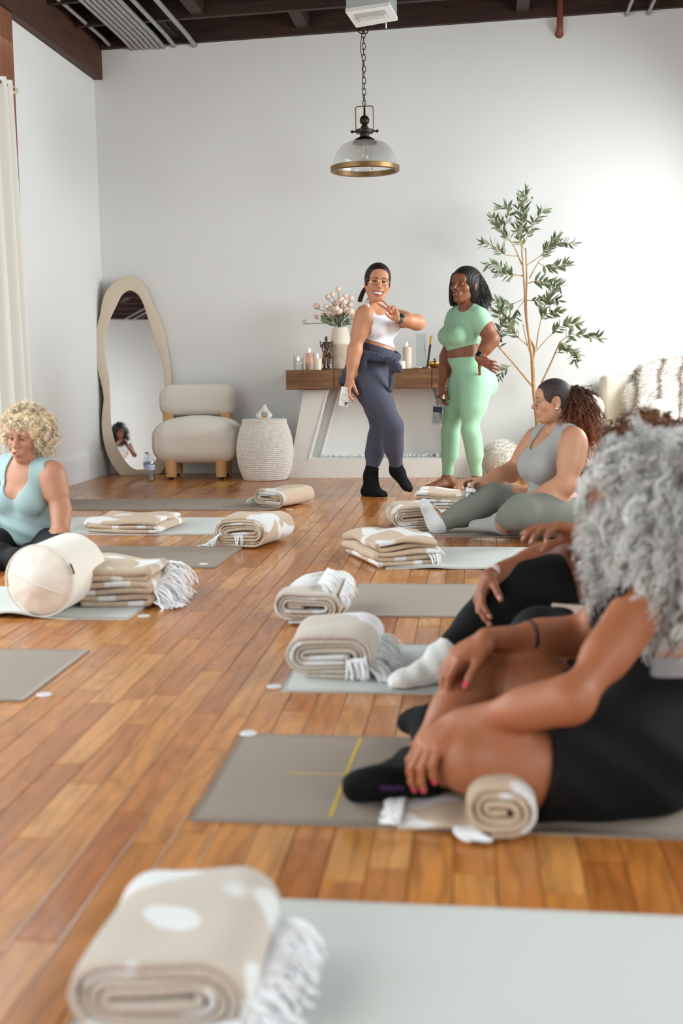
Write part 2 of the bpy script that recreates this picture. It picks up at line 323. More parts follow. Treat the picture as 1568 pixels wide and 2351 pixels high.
# ================================================================== soft shapes: distance fields turned into one continuous mesh
class Sdf:
    def __init__(s): s.P = []
    def _add(s, f, lo, hi, k, op, tag):
        s.P.append((f, np.minimum(lo, hi), np.maximum(lo, hi), k, op, tag)); return s
    def rc(s, a, b, ra, rb, k=.02, op='U', tag='', flat=None):
        a = np.array(a, float); b = np.array(b, float); ba = b-a; L2 = max(np.dot(ba, ba), 1e-9); r = max(ra, rb)
        if flat is None:
            def f(X, Y, Z):
                x, y, z = X-a[0], Y-a[1], Z-a[2]; t = np.clip((x*ba[0]+y*ba[1]+z*ba[2])/L2, 0, 1)
                return np.sqrt((x-t*ba[0])**2+(y-t*ba[1])**2+(z-t*ba[2])**2)-(ra+(rb-ra)*t)
            q = r
        else:
            n = nrm(flat[0]); sc = flat[1]          # sc < 1: thinner along n
            def f(X, Y, Z):
                x, y, z = X-a[0], Y-a[1], Z-a[2]; t = np.clip((x*ba[0]+y*ba[1]+z*ba[2])/L2, 0, 1)
                x = x-t*ba[0]; y = y-t*ba[1]; z = z-t*ba[2]; m = (x*n[0]+y*n[1]+z*n[2])*(1/sc-1)
                l = np.sqrt((x+m*n[0])**2+(y+m*n[1])**2+(z+m*n[2])**2); l0 = np.sqrt(x*x+y*y+z*z)
                return (l-(ra+(rb-ra)*t))*np.where(l > 1e-6, l0/np.maximum(l, 1e-6), 1)
            q = r*max(1, sc)
        return s._add(f, np.minimum(a, b)-q, np.maximum(a, b)+q, k, op, tag)
    def el(s, c, r, Rm=None, k=.02, op='U', tag=''):
        c = np.array(c, float); r = np.array(r, float) if np.ndim(r) else np.full(3, float(r)); Rm = np.eye(3) if Rm is None else np.array(Rm)
        def f(X, Y, Z):
            x, y, z = X-c[0], Y-c[1], Z-c[2]; A = 0; B = 0
            for i in range(3):
                q = (x*Rm[0, i]+y*Rm[1, i]+z*Rm[2, i])/r[i]; A = A+q*q; B = B+(q/r[i])**2
            A = np.sqrt(A); return A*(A-1)/np.maximum(np.sqrt(B), 1e-6)
        e = np.abs(Rm) @ r; return s._add(f, c-e, c+e, k, op, tag)
    def rb(s, c, hf, rad, Rm=None, k=.02, op='U', tag=''):
        c = np.array(c, float); hf = np.array(hf, float); Rm = np.eye(3) if Rm is None else np.array(Rm)
        def f(X, Y, Z):
            x, y, z = X-c[0], Y-c[1], Z-c[2]; q = [np.abs(x*Rm[0, i]+y*Rm[1, i]+z*Rm[2, i])-hf[i]+rad for i in range(3)]
            return np.sqrt(sum(np.maximum(v, 0)**2 for v in q))+np.minimum(np.maximum(np.maximum(q[0], q[1]), q[2]), 0)-rad
        e = np.abs(Rm) @ hf; return s._add(f, c-e, c+e, k, op, tag)
    def grid(s, h, tags=None, off=0., bounds=None, clips=(), disp=None, pad=.05):
        P = [p for p in s.P if tags is None or p[5] in tags]
        U = [p for p in P if p[4] == 'U']
        if bounds is None:
            lo = np.min([p[1] for p in U], 0)-off-.012-2*h; hi = np.max([p[2] for p in U], 0)+off+.012+2*h
        else: lo, hi = np.array(bounds[0], float), np.array(bounds[1], float)
        n = np.ceil((hi-lo)/h).astype(int)+1
        ax = [(lo[i]+h*np.arange(n[i])).astype(np.float32) for i in range(3)]
        D = np.full(n, pad, np.float32)
        for f, a, b, k, op, tg in P:
            pd = pad+k*.5
            sl = [slice(max(0, int((a[i]-pd-lo[i])/h)), max(0, min(n[i], int((b[i]+pd-lo[i])/h)+2))) for i in range(3)]
            if any(q.stop <= q.start for q in sl): continue
            d = f(ax[0][sl[0]][:, None, None], ax[1][sl[1]][None, :, None], ax[2][sl[2]][None, None, :])
            o = D[tuple(sl)]
            if op == 'U':
                q = np.maximum(k-np.abs(o-d), 0)/k; D[tuple(sl)] = np.minimum(o, d)-q*q*k*.25
            else:
                d = -d; q = np.maximum(k-np.abs(o-d), 0)/k; D[tuple(sl)] = np.maximum(o, d)+q*q*k*.25
        A = (ax[0][:, None, None], ax[1][None, :, None], ax[2][None, None, :])
        if off: D -= off
        if disp is not None: D += disp(*A)
        for c in clips: D = np.maximum(D, c(*A).astype(np.float32))
        return D, lo
    def mesh(s, h, tags=None, off=0., bounds=None, clips=(), disp=None, skip=(), smooth=1):
        D, lo = s.grid(h, tags, off, bounds, clips, disp); return snets(D, lo, h, skip, smooth)
_CO = np.array([[i, j, k] for i in (0, 1) for j in (0, 1) for k in (0, 1)])
_ED = [(0, 1), (2, 3), (4, 5), (6, 7), (0, 2), (1, 3), (4, 6), (5, 7), (0, 4), (1, 5), (2, 6), (3, 7)]
def trilin(D, q):
    n = np.array(D.shape); q = np.clip(q, 0, n-1.001); i = q.astype(int); f = q-i; r = 0
    for c in _CO:
        wgt = np.prod(np.where(c, f, 1-f), 1); r = r+wgt*D[i[:, 0]+c[0], i[:, 1]+c[1], i[:, 2]+c[2]]
    return r
def snets(D, lo, h, skip=(), smooth=1):
    Sg = D < 0; n = D.shape
    cnt = np.zeros((n[0]-1, n[1]-1, n[2]-1), np.uint8)
    for c in _CO: cnt += Sg[c[0]:n[0]-1+c[0], c[1]:n[1]-1+c[1], c[2]:n[2]-1+c[2]]
    mix = (cnt > 0) & (cnt < 8); I = np.argwhere(mix)
    for (a, b) in skip:
        p = lo+h*(I+.5); I = I[~np.all((p > np.array(a)+h*2.6) & (p < np.array(b)-h*2.6), 1)]
    val = np.stack([D[I[:, 0]+c[0], I[:, 1]+c[1], I[:, 2]+c[2]] for c in _CO], 1)
    acc = np.zeros((len(I), 3)); num = np.zeros(len(I))
    for a, b in _ED:
        m = (val[:, a] < 0) != (val[:, b] < 0); t = np.where(m, val[:, a]/np.where(m, val[:, a]-val[:, b], 1), 0)
        acc += np.where(m[:, None], _CO[a]+(_CO[b]-_CO[a])*t[:, None], 0); num += m
    V = I+acc/np.maximum(num, 1)[:, None]
    vid = np.full(cnt.shape, -1, np.int32); vid[I[:, 0], I[:, 1], I[:, 2]] = np.arange(len(I))
    Q = []
    for ax in range(3):
        o1, o2 = (ax+1) % 3, (ax+2) % 3
        s0 = [slice(1, n[k]-1) for k in range(3)]; s0[ax] = slice(0, n[ax]-1); s1 = list(s0); s1[ax] = slice(1, n[ax])
        A = Sg[tuple(s0)]; B = Sg[tuple(s1)]; E = np.argwhere(A != B)
        inside = A[E[:, 0], E[:, 1], E[:, 2]]
        base = E.copy(); base[:, o1] += 1; base[:, o2] += 1
        def cell(d1, d2):
            c = base.copy(); c[:, o1] += d1; c[:, o2] += d2; return vid[c[:, 0], c[:, 1], c[:, 2]]
        q = np.stack([cell(-1, -1), cell(0, -1), cell(0, 0), cell(-1, 0)], 1)
        q[~inside] = q[~inside][:, ::-1]; Q.append(q[(q >= 0).all(1)])
    Q = np.concatenate(Q)
    for _ in range(smooth):
        e = np.concatenate([Q[:, [0, 1]], Q[:, [1, 2]], Q[:, [2, 3]], Q[:, [3, 0]]]); a2 = np.concatenate([e[:, 0], e[:, 1]]); b2 = np.concatenate([e[:, 1], e[:, 0]])
        dg = np.bincount(a2, minlength=len(V)); av = np.stack([np.bincount(a2, V[b2, k], len(V)) for k in range(3)], 1)/np.maximum(dg, 1)[:, None]
        V = np.where(dg[:, None] > 0, .45*V+.55*av, V)
        d0 = trilin(D, V); g = np.stack([trilin(D, V+e_)-trilin(D, V-e_) for e_ in np.eye(3)*.5], 1); gg = (g*g).sum(1)
        step = (d0/np.maximum(gg, 1e-12))[:, None]*g; l = np.linalg.norm(step, axis=1); V = V-step*np.minimum(1, .7/np.maximum(l, 1e-9))[:, None]
    return lo+h*V, Q
def join(parts):
    V = []; Q = []; n = 0
    for v, q in parts: V.append(v); Q.append(q+n); n += len(v)
    return np.concatenate(V), np.concatenate(Q)
def rotm(axis, a):
    return np.array(Matrix.Rotation(a, 3, Vector(nrm(axis))))
# ================================================================== fittings on walls and ceiling
CONDUIT = mat('galvanised_conduit', (170, 170, 168), .4, .55, vary=(8, .08))
WHITEP = mat('white_plastic', (232, 232, 230), .45)
BRONZE = mat('dark_bronze', (58, 46, 40), .45, .75, vary=(12, .2))
BRASS = mat('antique_brass', (142, 112, 76), .38, .9, vary=(9, .12))
GOLD = mat('gold_metal', (205, 160, 80), .25, 1.)
CREAM = mat('cream_boucle', (238, 230, 217), .95, bump=(160, .5), sheen=.3)
def conduit(px, py, r, name, label, group=None, drop=.0):
    p = Wy(px, py, YB); y = YF+.3
    pts = [(p[0], y, p[2]+.012), (p[0], YB-.45, p[2]+.012), (p[0], YB-.25, p[2]+.010), (p[0], YB-.12, p[2]+.003), (p[0], YB-.03, p[2]), (p[0], YB+.004, p[2])]
    m = MB(); m.tube(pts, r, 10); e = empty(name, (p[0], YB-.2, p[2])); tag(e, label, 'pipe', group)
    m.build('tube', CONDUIT, e)
    c = MB(); c.tube([(p[0], YB-.03, p[2]), (p[0], YB-.001, p[2])], r*1.35, 10); c.build('collar', CONDUIT, e)
    for yy in (8.6, 6.2): c = MB(); c.tube([(p[0], yy, p[2]+.012), (p[0], yy+.03, p[2]+.012)], r*1.2, 10); c.build('coupling', CONDUIT, e)
conduit(254, 106, .017, 'conduit_pipe', 'thin steel conduit running nearest the dark wall beam')
for k in range(7): conduit(303+k*12, 110-k*.6, .0195, 'conduit_pipe', '%s steel conduit of the tight bundle, counted from the beam' % ('first', 'second', 'third', 'fourth', 'fifth', 'sixth', 'seventh')[k], 'bundled conduits')
conduit(400, 104, .018, 'conduit_pipe', 'lone steel conduit just right of the bundle')
conduit(447, 103, .020, 'conduit_pipe', 'steel conduit set apart, nearest the white ceiling vent')
conduit(1438, 34, .014, 'conduit_pipe', 'short white conduit above the fur throw, left of the pair')
conduit(1488, 31, .015, 'conduit_pipe', 'short white conduit near the top right corner')
p = Wy(1285, 74, YB-.06)
e = empty('sprinkler_pipe', p); tag(e, 'rusty red iron pipe dropping from ceiling into back wall', 'pipe')
m = MB(); m.tube(spline([(p[0], p[1], 3.95), (p[0], p[1], p[2]+.2), (p[0], p[1], p[2]+.06), (p[0], p[1]+.02, p[2]+.01), (p[0], YB+.003, p[2])], 18), .026, 12); m.build('riser', mat('red_iron', (134, 74, 62), .55, .2, vary=(14, .15)), e)
m = MB(); m.tube([(p[0], YB-.012, p[2]), (p[0], YB-.001, p[2])], .034, 14); m.build('wall_flange', mat('red_iron', (0, 0, 0)), e)
# air duct with white register
zb = 3.40; q = [G(793, 28, zb), G(894, 13, zb), G(913, 47, zb), G(818, 64, zb)]
ce = np.mean(q, 0); e = empty('air_duct', (ce[0], ce[1], zb)); tag(e, 'boxy sheet metal air duct with white louvred register on ceiling', 'air duct')
DUCT = mat('duct_sheet', (188, 193, 190), .45, .35, vary=(3, .06))
def inset(t, z): return [np.array([*(ce[:2]+(p_[:2]-ce[:2])*t), z]) for p_ in q]
m = MB(); m.hexa(inset(.97, zb+.02)+inset(.97, tilt(ce[0])+.28)); m.build('duct_box', DUCT, e, False)
m = MB(); m.hexa(inset(1., zb)+inset(1., zb+.025)); reg = m.build('register_plate', WHITEP, e, False)
ux = nrm(q[1]-q[0]); uy = nrm(q[3]-q[0]); wX = np.linalg.norm(q[1]-q[0]); wY = np.linalg.norm(q[3]-q[0])
def rq(a, b): return q[0]+ux*wX*a+uy*wY*b
def slab(m, a0, a1, b0, b1, z0, z1):
    c4 = [rq(a0, b0), rq(a1, b0), rq(a1, b1), rq(a0, b1)]; m.hexa([np.array([c[0], c[1], z0]) for c in c4]+[np.array([c[0], c[1], z1]) for c in c4])
m = MB(); slab(m, .16, .86, .2, .62, zb-.006, zb-.001); m.build('register_recess', mat('register_grey', (176, 180, 178), .5), reg, False)
for k in range(16):
    m = MB(); a = .2+k*.04; slab(m, a, a+.022, .36, .6, zb-.014, zb-.004); m.build('louvre', WHITEP, reg, False)
m = MB(); pt = rq(.72, .97); m.tube([(pt[0], pt[1], zb), (pt[0], pt[1], zb-.035)], .006, 8); m.build('damper_lever', WHITEP, reg)
# pendant lamp
YP = 9.25; rc_ = Wy(838, 389, YP); PX, PZ = rc_[0], rc_[2]
e = empty('pendant_lamp', (PX, YP, PZ)); tag(e, 'bronze pendant lamp with ribbed glass dome hanging on a chain', 'pendant lamp')
def pz(py): return Wy(838, py, YP)[2]
RR = .255
prof = [(RR, PZ-.018), (RR+.006, PZ-.012), (RR+.006, PZ+.020), (RR-.004, PZ+.024), (RR-.022, PZ+.018), (RR-.022, PZ-.014), (RR-.006, PZ-.020), (RR, PZ-.018)]
MB().lathe(prof, (PX, YP, 0), 72).build('rim', BRASS, e)
zt = pz(325); 
def dome():
    n = 144; t = np.linspace(0, 1, 26); r = .075+(RR-.016-.075)*np.sin(t*np.pi/2)**.88; z = zt-(zt-PZ-.015)*(1-np.cos(t*np.pi/2))
    th = np.linspace(0, 2*np.pi, n, endpoint=False); rib = 1+.012*np.cos(th*72)*(1-t[:, None]*.5)
    return np.stack([PX+r[:, None]*rib*np.cos(th), YP+r[:, None]*rib*np.sin(th), np.repeat(z[:, None], n, 1)], -1).reshape(-1, 3), [(i*n+j, (i+1)*n+j, (i+1)*n+(j+1) % n, i*n+(j+1) % n) for i in range(25) for j in range(n)]
gl = bpy.data.materials.new('ribbed_glass'); gl.use_nodes = True; N = gl.node_tree.nodes; N.remove(N['Principled BSDF'])
t_ = N.new('ShaderNodeBsdfTransparent'); t_.inputs[0].default_value = (.93, .94, .93, 1); tl = N.new('ShaderNodeBsdfTranslucent'); tl.inputs[0].default_value = (.9, .9, .88, 1); gs = N.new('ShaderNodeBsdfGlossy'); gs.inputs['Roughness'].default_value = .12
m1 = N.new('ShaderNodeMixShader'); m1.inputs[0].default_value = .42; m2 = N.new('ShaderNodeMixShader'); m2.inputs[0].default_value = .1; L_ = gl.node_tree.links
L_.new(t_.outputs[0], m1.inputs[1]); L_.new(tl.outputs[0], m1.inputs[2]); L_.new(m1.outputs[0], m2.inputs[1]); L_.new(gs.outputs[0], m2.inputs[2]); L_.new(m2.outputs[0], N['Material Output'].inputs[0])
dv, df = dome(); sh = put('glass_shade', dv, df, gl, e)
zc = zt-.006
MB().lathe([(.092, zc-.012), (.09, zc), (.075, zc+.022), (.045, zc+.038), (.034, zc+.042), (.034, zc+.065), (.028, zc+.068)], (PX, YP, 0), 36).build('cap', BRONZE, e)
zh = zc+.068
MB().lathe([(.03, zh-.004), (.066, zh), (.068, zh+.006), (.068, zh+.022), (.06, zh+.026), (.03, zh+.03), (.03, zh+.045), (.02, zh+.055), (.012, zh+.064)], (PX, YP, 0), 36).build('collar', BRONZE, e)
for s in (-1, 1):
    m = MB(); m.tube([(PX+s*.06, YP, zh+.012), (PX+s*.088, YP, zh+.012)], .006, 8); m.lathe([(0, -.013), (.012, -.006), (.012, .006), (0, .013)], (PX+s*.094, YP, zh+.012), 10); m.build('thumb_screw', BRONZE, e)
zs = zh+.055
MB().lathe([(0, zs-.002)]+[(.037*math.sin(a), zs+.037-.037*math.cos(a)) for a in np.linspace(.25, 2.9, 14)]+[(.008, zs+.075), (.007, pz(243)), (0, pz(243))], (PX, YP, 0), 28).build('finial', BRONZE, e)
ya = pz(244)
m = MB(); m.tube(spline([(PX-.066, YP, zh+.02), (PX-.066, YP, ya-.03), (PX-.06, YP, ya-.006), (PX-.045, YP, ya), (PX+.045, YP, ya), (PX+.06, YP, ya-.006), (PX+.066, YP, ya-.03), (PX+.066, YP, zh+.02)], 60), .0045, 8); m.build('yoke', BRASS, e)
m = MB(); th = np.linspace(0, 2*np.pi, 21)[:-1]
zz = ya; k = 0; links = MB()
while zz < tilt(PX)+.02:
    a = th; L2 = .026; wv = .0125
    pts = [(PX+(wv*math.cos(t) if k % 2 == 0 else 0), YP+(0 if k % 2 == 0 else wv*math.cos(t)), zz+.022+L2*math.sin(t)) for t in list(a)+[a[0]]]
    m = MB(); m.tube(pts, .0032, 6, caps=False); m.build('chain_link', BRONZE, e); zz += .041; k += 1
m = MB(); m.tube(spline([(PX+.004, YP-.006, ya), (PX-.012, YP-.012, ya+.12), (PX-.006, YP-.012, ya+.3), (PX-.022, YP-.012, ya+.42), (PX-.004, YP-.01, ya+.6), (PX, YP, tilt(PX))], 40), .0028, 6); m.build('cable', BRONZE, e)
zk = pz(72)
m = MB(); m.tube(spline([(PX-.03, YP, zk+.02), (PX-.04, YP-.01, zk), (PX-.01, YP-.015, zk-.02), (PX+.03, YP-.01, zk-.012), (PX+.028, YP, zk+.025), (PX, YP, zk+.03), (PX-.03, YP, zk+.01)], 30), .005, 6); m.build('hook', BRONZE, e)
MB().lathe([(.0, tilt(PX)-.02), (.06, tilt(PX)-.018), (.065, tilt(PX)+.02), (0, tilt(PX)+.02)], (PX, YP, 0), 24).build('ceiling_plate', BRONZE, e)
MB().tube([(PX+.03, YP-.02, zt-.03), (PX+.045, YP-.03, zt-.1), (PX+.06, YP-.04, PZ-.01)], .0018, 5).build('pull_cord', BRONZE, e)
m = MB(); m.lathe([(0, zt-.15), (.02, zt-.145), (.032, zt-.12), (.028, zt-.09), (.015, zt-.06), (.015, zt-.01), (0, zt-.01)], (PX, YP, 0), 20); m.build('bulb', glassy('bulb_glass', (245, 244, 240), .12), e)
# curtain and rod at the left edge
CURT = mat('curtain_linen', (233, 229, 221), .9, bump=(220, .15), sheen=.2)
xr = XL+.16; pr = Wx(36, 209, xr); zr = pr[2]; y1 = pr[1]
e = empty('curtain_rod', (xr, y1-.6, zr)); tag(e, 'brass curtain rod with a round end cap on left wall', 'curtain rod')
MB().tube([(xr, 1.3, zr), (xr, y1-.05, zr)], .014, 12).build('rod', BRASS, e)
MB().tube([(xr, y1-.05, zr), (xr, y1, zr)], .022, 14).build('end_cap', mat('rod_cap', (205, 190, 165), .4), e)
MB().tube([(XL, y1-.28, zr-.02), (xr, y1-.28, zr-.012)], .012, 8).build('bracket', BRASS, e)
y1c = Wx(21, 215, xr)[1]; y0c = y1c-1.5
ny, nz = 150, 40; yy = np.linspace(0, 1, ny); zz = np.linspace(0, 1, nz)
Yc = y1c-yy[:, None]*(1.5-.25*zz*0)+.0*zz; amp = .028+.03*zz; fold = np.sin(yy*2*np.pi*13+.6*np.sin(yy*17))[:, None]*amp+.02*np.sin(yy*31)[:, None]
flare = (Wx(62, 905, xr)[1]-y1c); Yc = Yc+(zz**1.1)*flare*np.exp(-yy*4)[:, None]*.9
Vc = np.stack([xr+fold, Yc, np.repeat((zr+.035-(zr+.02)*zz)[None], ny, 0)], -1).reshape(-1, 3)
Fc = [(i*nz+j, (i+1)*nz+j, (i+1)*nz+j+1, i*nz+j+1) for i in range(ny-1) for j in range(nz-1)]
o = put('curtain', Vc, Fc, CURT); tag(o, 'off white linen curtain hanging in folds at the left edge', 'curtain')
md = o.modifiers.new('t', 'SOLIDIFY'); md.thickness = .003
# outlet trim on the back wall
a = Wy(1318, 884, YB); bq = Wy(1356, 918, YB)
e = empty('wall_plate', ((a[0]+bq[0])/2, YB, bq[2])); tag(e, 'flat white raised rectangular plate on wall behind the ponytail', 'wall plate')
MB().box((a[0], YB-.012, bq[2]-.06), (bq[0], YB-.001, a[2])).build('plate', TRIMW, e, False)
for (x0, x1, z0, z1) in ((a[0]-.01, bq[0]+.01, a[2]-.008, a[2]+.006), (bq[0]-.004, bq[0]+.01, bq[2]-.06, a[2])): MB().box((x0, YB-.02, z0), (x1, YB-.001, z1)).build('plate_rim', WHITEP, e, False)
# ================================================================== furniture along the back wall
# mirror: a pebble shaped plywood frame leaning in the corner, turned towards the camera
mn = -nrm(ray(284, 1013)); mb0 = G(320, 1090.5); FR = mat('mirror_frame_plaster', (216, 200, 178), .7, vary=(3, .03), bump=(60, .06))
out = [(290, 1092), (276, 1091), (258, 1068), (243, 1035), (234, 990), (234, 950), (238, 915), (232, 880), (221, 835), (218, 790), (221, 755), (230, 720), (235, 690), (246, 665), (265, 645), (290, 635.5), (312, 637), (328, 650), (341, 672), (352, 700), (367, 730), (378, 765), (385, 800), (390, 830), (393, 860), (394, 890), (393, 930), (391, 985), (389, 1030), (382, 1065), (371, 1085), (362, 1089), (340, 1090)]
inn = [(312, 1078), (298, 1070), (282, 1050), (266, 1020), (257, 985), (254, 950), (253, 900), (250, 860), (243, 820), (242, 785), (245, 755), (254, 730), (266, 705), (278, 680), (290, 669), (302, 667), (318, 678), (330, 700), (337, 722), (344, 745), (350, 770), (361, 795), (371, 825), (376, 855), (378, 880), (378, 920), (376, 970), (370, 1020), (358, 1055), (340, 1073), (325, 1078)]
def ring3(pts, n=96):
    P = np.array([PL(u, v, mb0, mn) for u, v in pts]); return spline(np.vstack([P, P[:1]]), n+1)[:-1]
O3 = ring3(out); I3 = ring3(inn); n = 96
O3[:, 2] = np.maximum(O3[:, 2], .0)
thk = .035*(-mn)
e = empty('floor_mirror', mb0); tag(e, 'tall pebble shaped mirror in sandy frame leaning in the corner', 'mirror')
def shift_match(A, B):   # start both rings at the lowest point
    return np.roll(A, -int(np.argmin(A[:, 2])), 0), np.roll(B, -int(np.argmin(B[:, 2])), 0)
O3, I3 = shift_match(O3, I3); V = np.vstack([O3, I3, O3+thk, I3+thk]); Fc = []
for i in range(n):
    j = (i+1) % n; Fc += [(i, n+i, n+j, j), (2*n+i, 2*n+j, 3*n+j, 3*n+i), (i, j, 2*n+j, 2*n+i), (n+i, 3*n+i, 3*n+j, n+j)]
fo = put('frame', V, Fc, FR, e, True)
bv = fo.modifiers.new('b', 'BEVEL'); bv.width = .006; bv.segments = 2; bv.limit_method = 'ANGLE'; bv.angle_limit = .9
gc = I3.mean(0); Ig = gc+(I3-gc)*1.015+thk*.3
MIR = mat('mirror_silver', (238, 240, 240), .015, 1.)
put('mirror_glass', np.vstack([Ig, gc+thk*.3]), [(i, (i+1) % n, n) for i in range(n)], MIR, e, False)
# accent chair
e0 = G(445, 1101); CY0 = e0[1]
def cz(px, py, y): return Wy(px, py, y)
e = empty('accent_chair', (e0[0], CY0+.22, 0)); tag(e, 'low cream boucle chair with pill shaped cushions and wooden legs', 'chair')
OAKL = mat('chair_oak', (214, 168, 116), .5, vary=(14, .06))
ch = Wy(445, 1017, CY0); w2 = (Wy(540, 1017, CY0)[0]-Wy(350, 1017, CY0)[0])/2; hs = (Wy(445, 968, CY0)[2]-Wy(445, 1063, CY0)[2])/2
s = Sdf(); s.rb((ch[0], CY0+.22, ch[2]), (w2, .27, hs), hs*.72); s.el((ch[0], CY0+.22, ch[2]+hs*.55), (w2*.75, .22, hs*.62), k=.12)
v, q_ = s.mesh(.014); put('seat_cushion', v, q_, CREAM, e)
yb_ = CY0+.29; bc = Wy(449, 919, yb_); w3 = (Wy(535, 919, yb_)[0]-Wy(363, 919, yb_)[0])/2; hb = (Wy(449, 884, yb_)[2]-Wy(449, 956, yb_)[2])/2
s = Sdf(); s.rb((bc[0], yb_+.1, bc[2]), (w3, .105, hb), .095); v, q_ = s.mesh(.014); put('back_cushion', v, q_, CREAM, e)
for (px, yy_) in ((393, CY0+.03), (508, CY0+.03), (408, CY0+.36), (520, CY0+.36)):
    c = Wy(px, 1080, yy_); zt_ = ch[2]-hs*.6
    o = MB().lathe([(.0, .02), (.043, .02), (.046, .03), (.046, zt_), (0, zt_)], (c[0], yy_, 0), 24).build('leg', OAKL, e)
    MB().lathe([(0, 0), (.02, 0), (.022, .02), (0, .021)], (c[0], yy_, 0), 14).build('glide', mat('black_glide', (30, 28, 26), .6), o)
for px in (385, 514):
    c = Wy(px, 962, yb_); MB().box((c[0]-.04, yb_+.03, ch[2]-.05), (c[0]+.04, yb_+.15, bc[2]), bev=.012).build('back_post', OAKL, e)
# woven basket stool with lid
bp_ = G(600, 1106); bx, by = bp_[0], bp_[1]+.2
def bz(py): return Wy(600, py, by)[2]
pxm = F/by*1.0
zt_ = bz(976); rT = 52/pxm; rM = 66.5/pxm; rB = 50/pxm
ROPE = mat('whitewashed_rope', (236, 230, 222), .85, vary=(30, .12))
def woven(z0, z1, rf, rows, nth=168, amp=.006):
    nr = rows*6; t = np.linspace(0, 1, nr+1); th = np.linspace(0, 2*np.pi, nth, endpoint=False)
    ph = (t*rows)[:, None]; row = np.floor(ph); fr_ = ph-row
    tw = .5+.5*np.cos(th[None]*46+(row % 2)*np.pi+(fr_-.5)*3.2*np.where(row % 2 == 0, 1, -1))
    r = np.array([rf(x) for x in t])[:, None]+amp*np.sin(np.pi*fr_)**.6*(.45+.75*tw)+RNG.normal(0, .0006, (nr+1, nth))
    z = z0+(z1-z0)*t[:, None]+0*th
    V = np.stack([bx+r*np.cos(th), by+r*np.sin(th), z], -1).reshape(-1, 3)
    Fc = [(i*nth+j, i*nth+(j+1) % nth, (i+1)*nth+(j+1) % nth, (i+1)*nth+j) for i in range(nr) for j in range(nth)]
    Fc += [tuple(range(nth-1, -1, -1)), tuple(nr*nth+j for j in range(nth))]; return V, Fc
e = empty('basket_stool', (bx, by, 0)); tag(e, 'whitewashed woven rope basket stool with lid beside the chair', 'basket')
v, f = woven(0, zt_, lambda t: rB+(rM-rB)*math.sin(math.pi*min(1, t/1.06))**.8-(rB-rT)*t*.2-.006, 28); put('woven_body', v, f, ROPE, e)
v, f = woven(zt_-.004, bz(962), lambda t: rT*(1.0-.04*t), 3); put('woven_lid', v, f, ROPE, e)
# oil burner on the basket
bt = bz(962)+.001; 
e = empty('oil_burner', (bx, by, bt)); tag(e, 'white ceramic teardrop oil burner on top of the basket', 'oil burner')
s = Sdf(); s.el((bx, by, bt+.03), (.066, .05, .03), k=.03); s.rc((bx, by, bt+.035), (bx+.006, by, bt+.105), .05, .014, k=.03)
s.el((bx+.006, by-.05, bt+.036), (.035, .05, .026), k=.006, op='S')
v, q_ = s.mesh(.004, clips=[lambda X, Y, Z: bt-Z+0*X]); put('burner_body', v, q_, mat('white_ceramic', (236, 234, 230), .35), e)
MB().lathe([(0, bt+.012), (.026, bt+.012), (.027, bt+.022), (.02, bt+.026), (0, bt+.026)], (bx+.004, by-.018, 0), 20).build('wax_cup', mat('amber_wax', (205, 150, 84), .4), e)
# plastic water bottles
PET = glassy('clear_plastic', (246, 249, 251), .10, .05); WATER = glassy('water', (228, 236, 240), .06, .02); LBL = mat('blue_white_label', (186, 202, 226), .5); CAPB = mat('black_cap', (28, 26, 27), .45); CAPW = mat('clear_cap', (210, 222, 232), .35)
def bottle(base, up, Hh, r, label, cap, labelc=None, grp=None):
    Rm = lookrot(up); M = M4x(Rm, base); e = empty('water_bottle', base); tag(e, label, 'bottle', grp)
    pr = [(0, .004), (r*.7, 0), (r*.96, .012), (r, .03), (r*.95, .06), (r, .08), (r*.95, .1), (r, Hh*.62), (r*.9, Hh*.72), (r*.55, Hh*.84), (r*.36, Hh*.9), (r*.36, Hh*.94), (0, Hh*.94)]
    MB().lathe(pr, n=24, M=M).build('bottle_body', PET, e)
    MB().lathe([(0, .008), (r*.9, .012), (r*.9, Hh*.5), (0, Hh*.5)], n=20, M=M).build('water_fill', WATER, e)
    MB().lathe([(0, Hh*.92), (r*.46, Hh*.92), (r*.46, Hh*.995), (r*.4, Hh), (0, Hh)], n=20, M=M).build('cap', cap, e)
    if labelc is not None: MB().lathe([(r*1.01, Hh*.42), (r*1.02, Hh*.425), (r*1.02, Hh*.6), (r*1.01, Hh*.605)], n=24, M=M, cap=False).build('paper_label', labelc, e)
    return e
p = G(344, 1107); bottle((p[0], p[1]+.03, .001), (0, 0, 1), .232, .036, 'clear water bottle standing on the floor before the mirror', CAPW, LBL)
# ------------------------------------------------------------------ fireplace surround, mantel and what stands on it
FY = 9.84; FPW = mat('fireplace_white', (226, 222, 214), .6); FPI = mat('fireplace_inner', (236, 235, 231), .6)
def fp(px, py, y=FY): return Wy(px, py, y)
base = G(880, 1098); e = empty('fireplace_surround', (base[0], FY, 0)); tag(e, 'cream trapezoid fireplace surround with recessed hearth under wooden mantel', 'fireplace')
zT = fp(880, 893)[2]; x_ol, x_or = fp(661.5, 1097)[0], fp(1101, 1097)[0]; x_tl, x_tr = fp(697, 893)[0], fp(1065, 893)[0]
x_il, x_ir = fp(708, 1053)[0], fp(1054, 1053)[0]; x_jl, x_jr = fp(752, 893)[0], fp(1012, 893)[0]; zH = fp(880, 1053)[2]
def prism(poly, y0, y1):
    n_ = len(poly); V = [(x, y0, z) for x, z in poly]+[(x, y1, z) for x, z in poly]
    return V, [tuple(range(n_-1, -1, -1)), tuple(range(n_, 2*n_))]+[(i, (i+1) % n_, n_+(i+1) % n_, n_+i) for i in range(n_)]
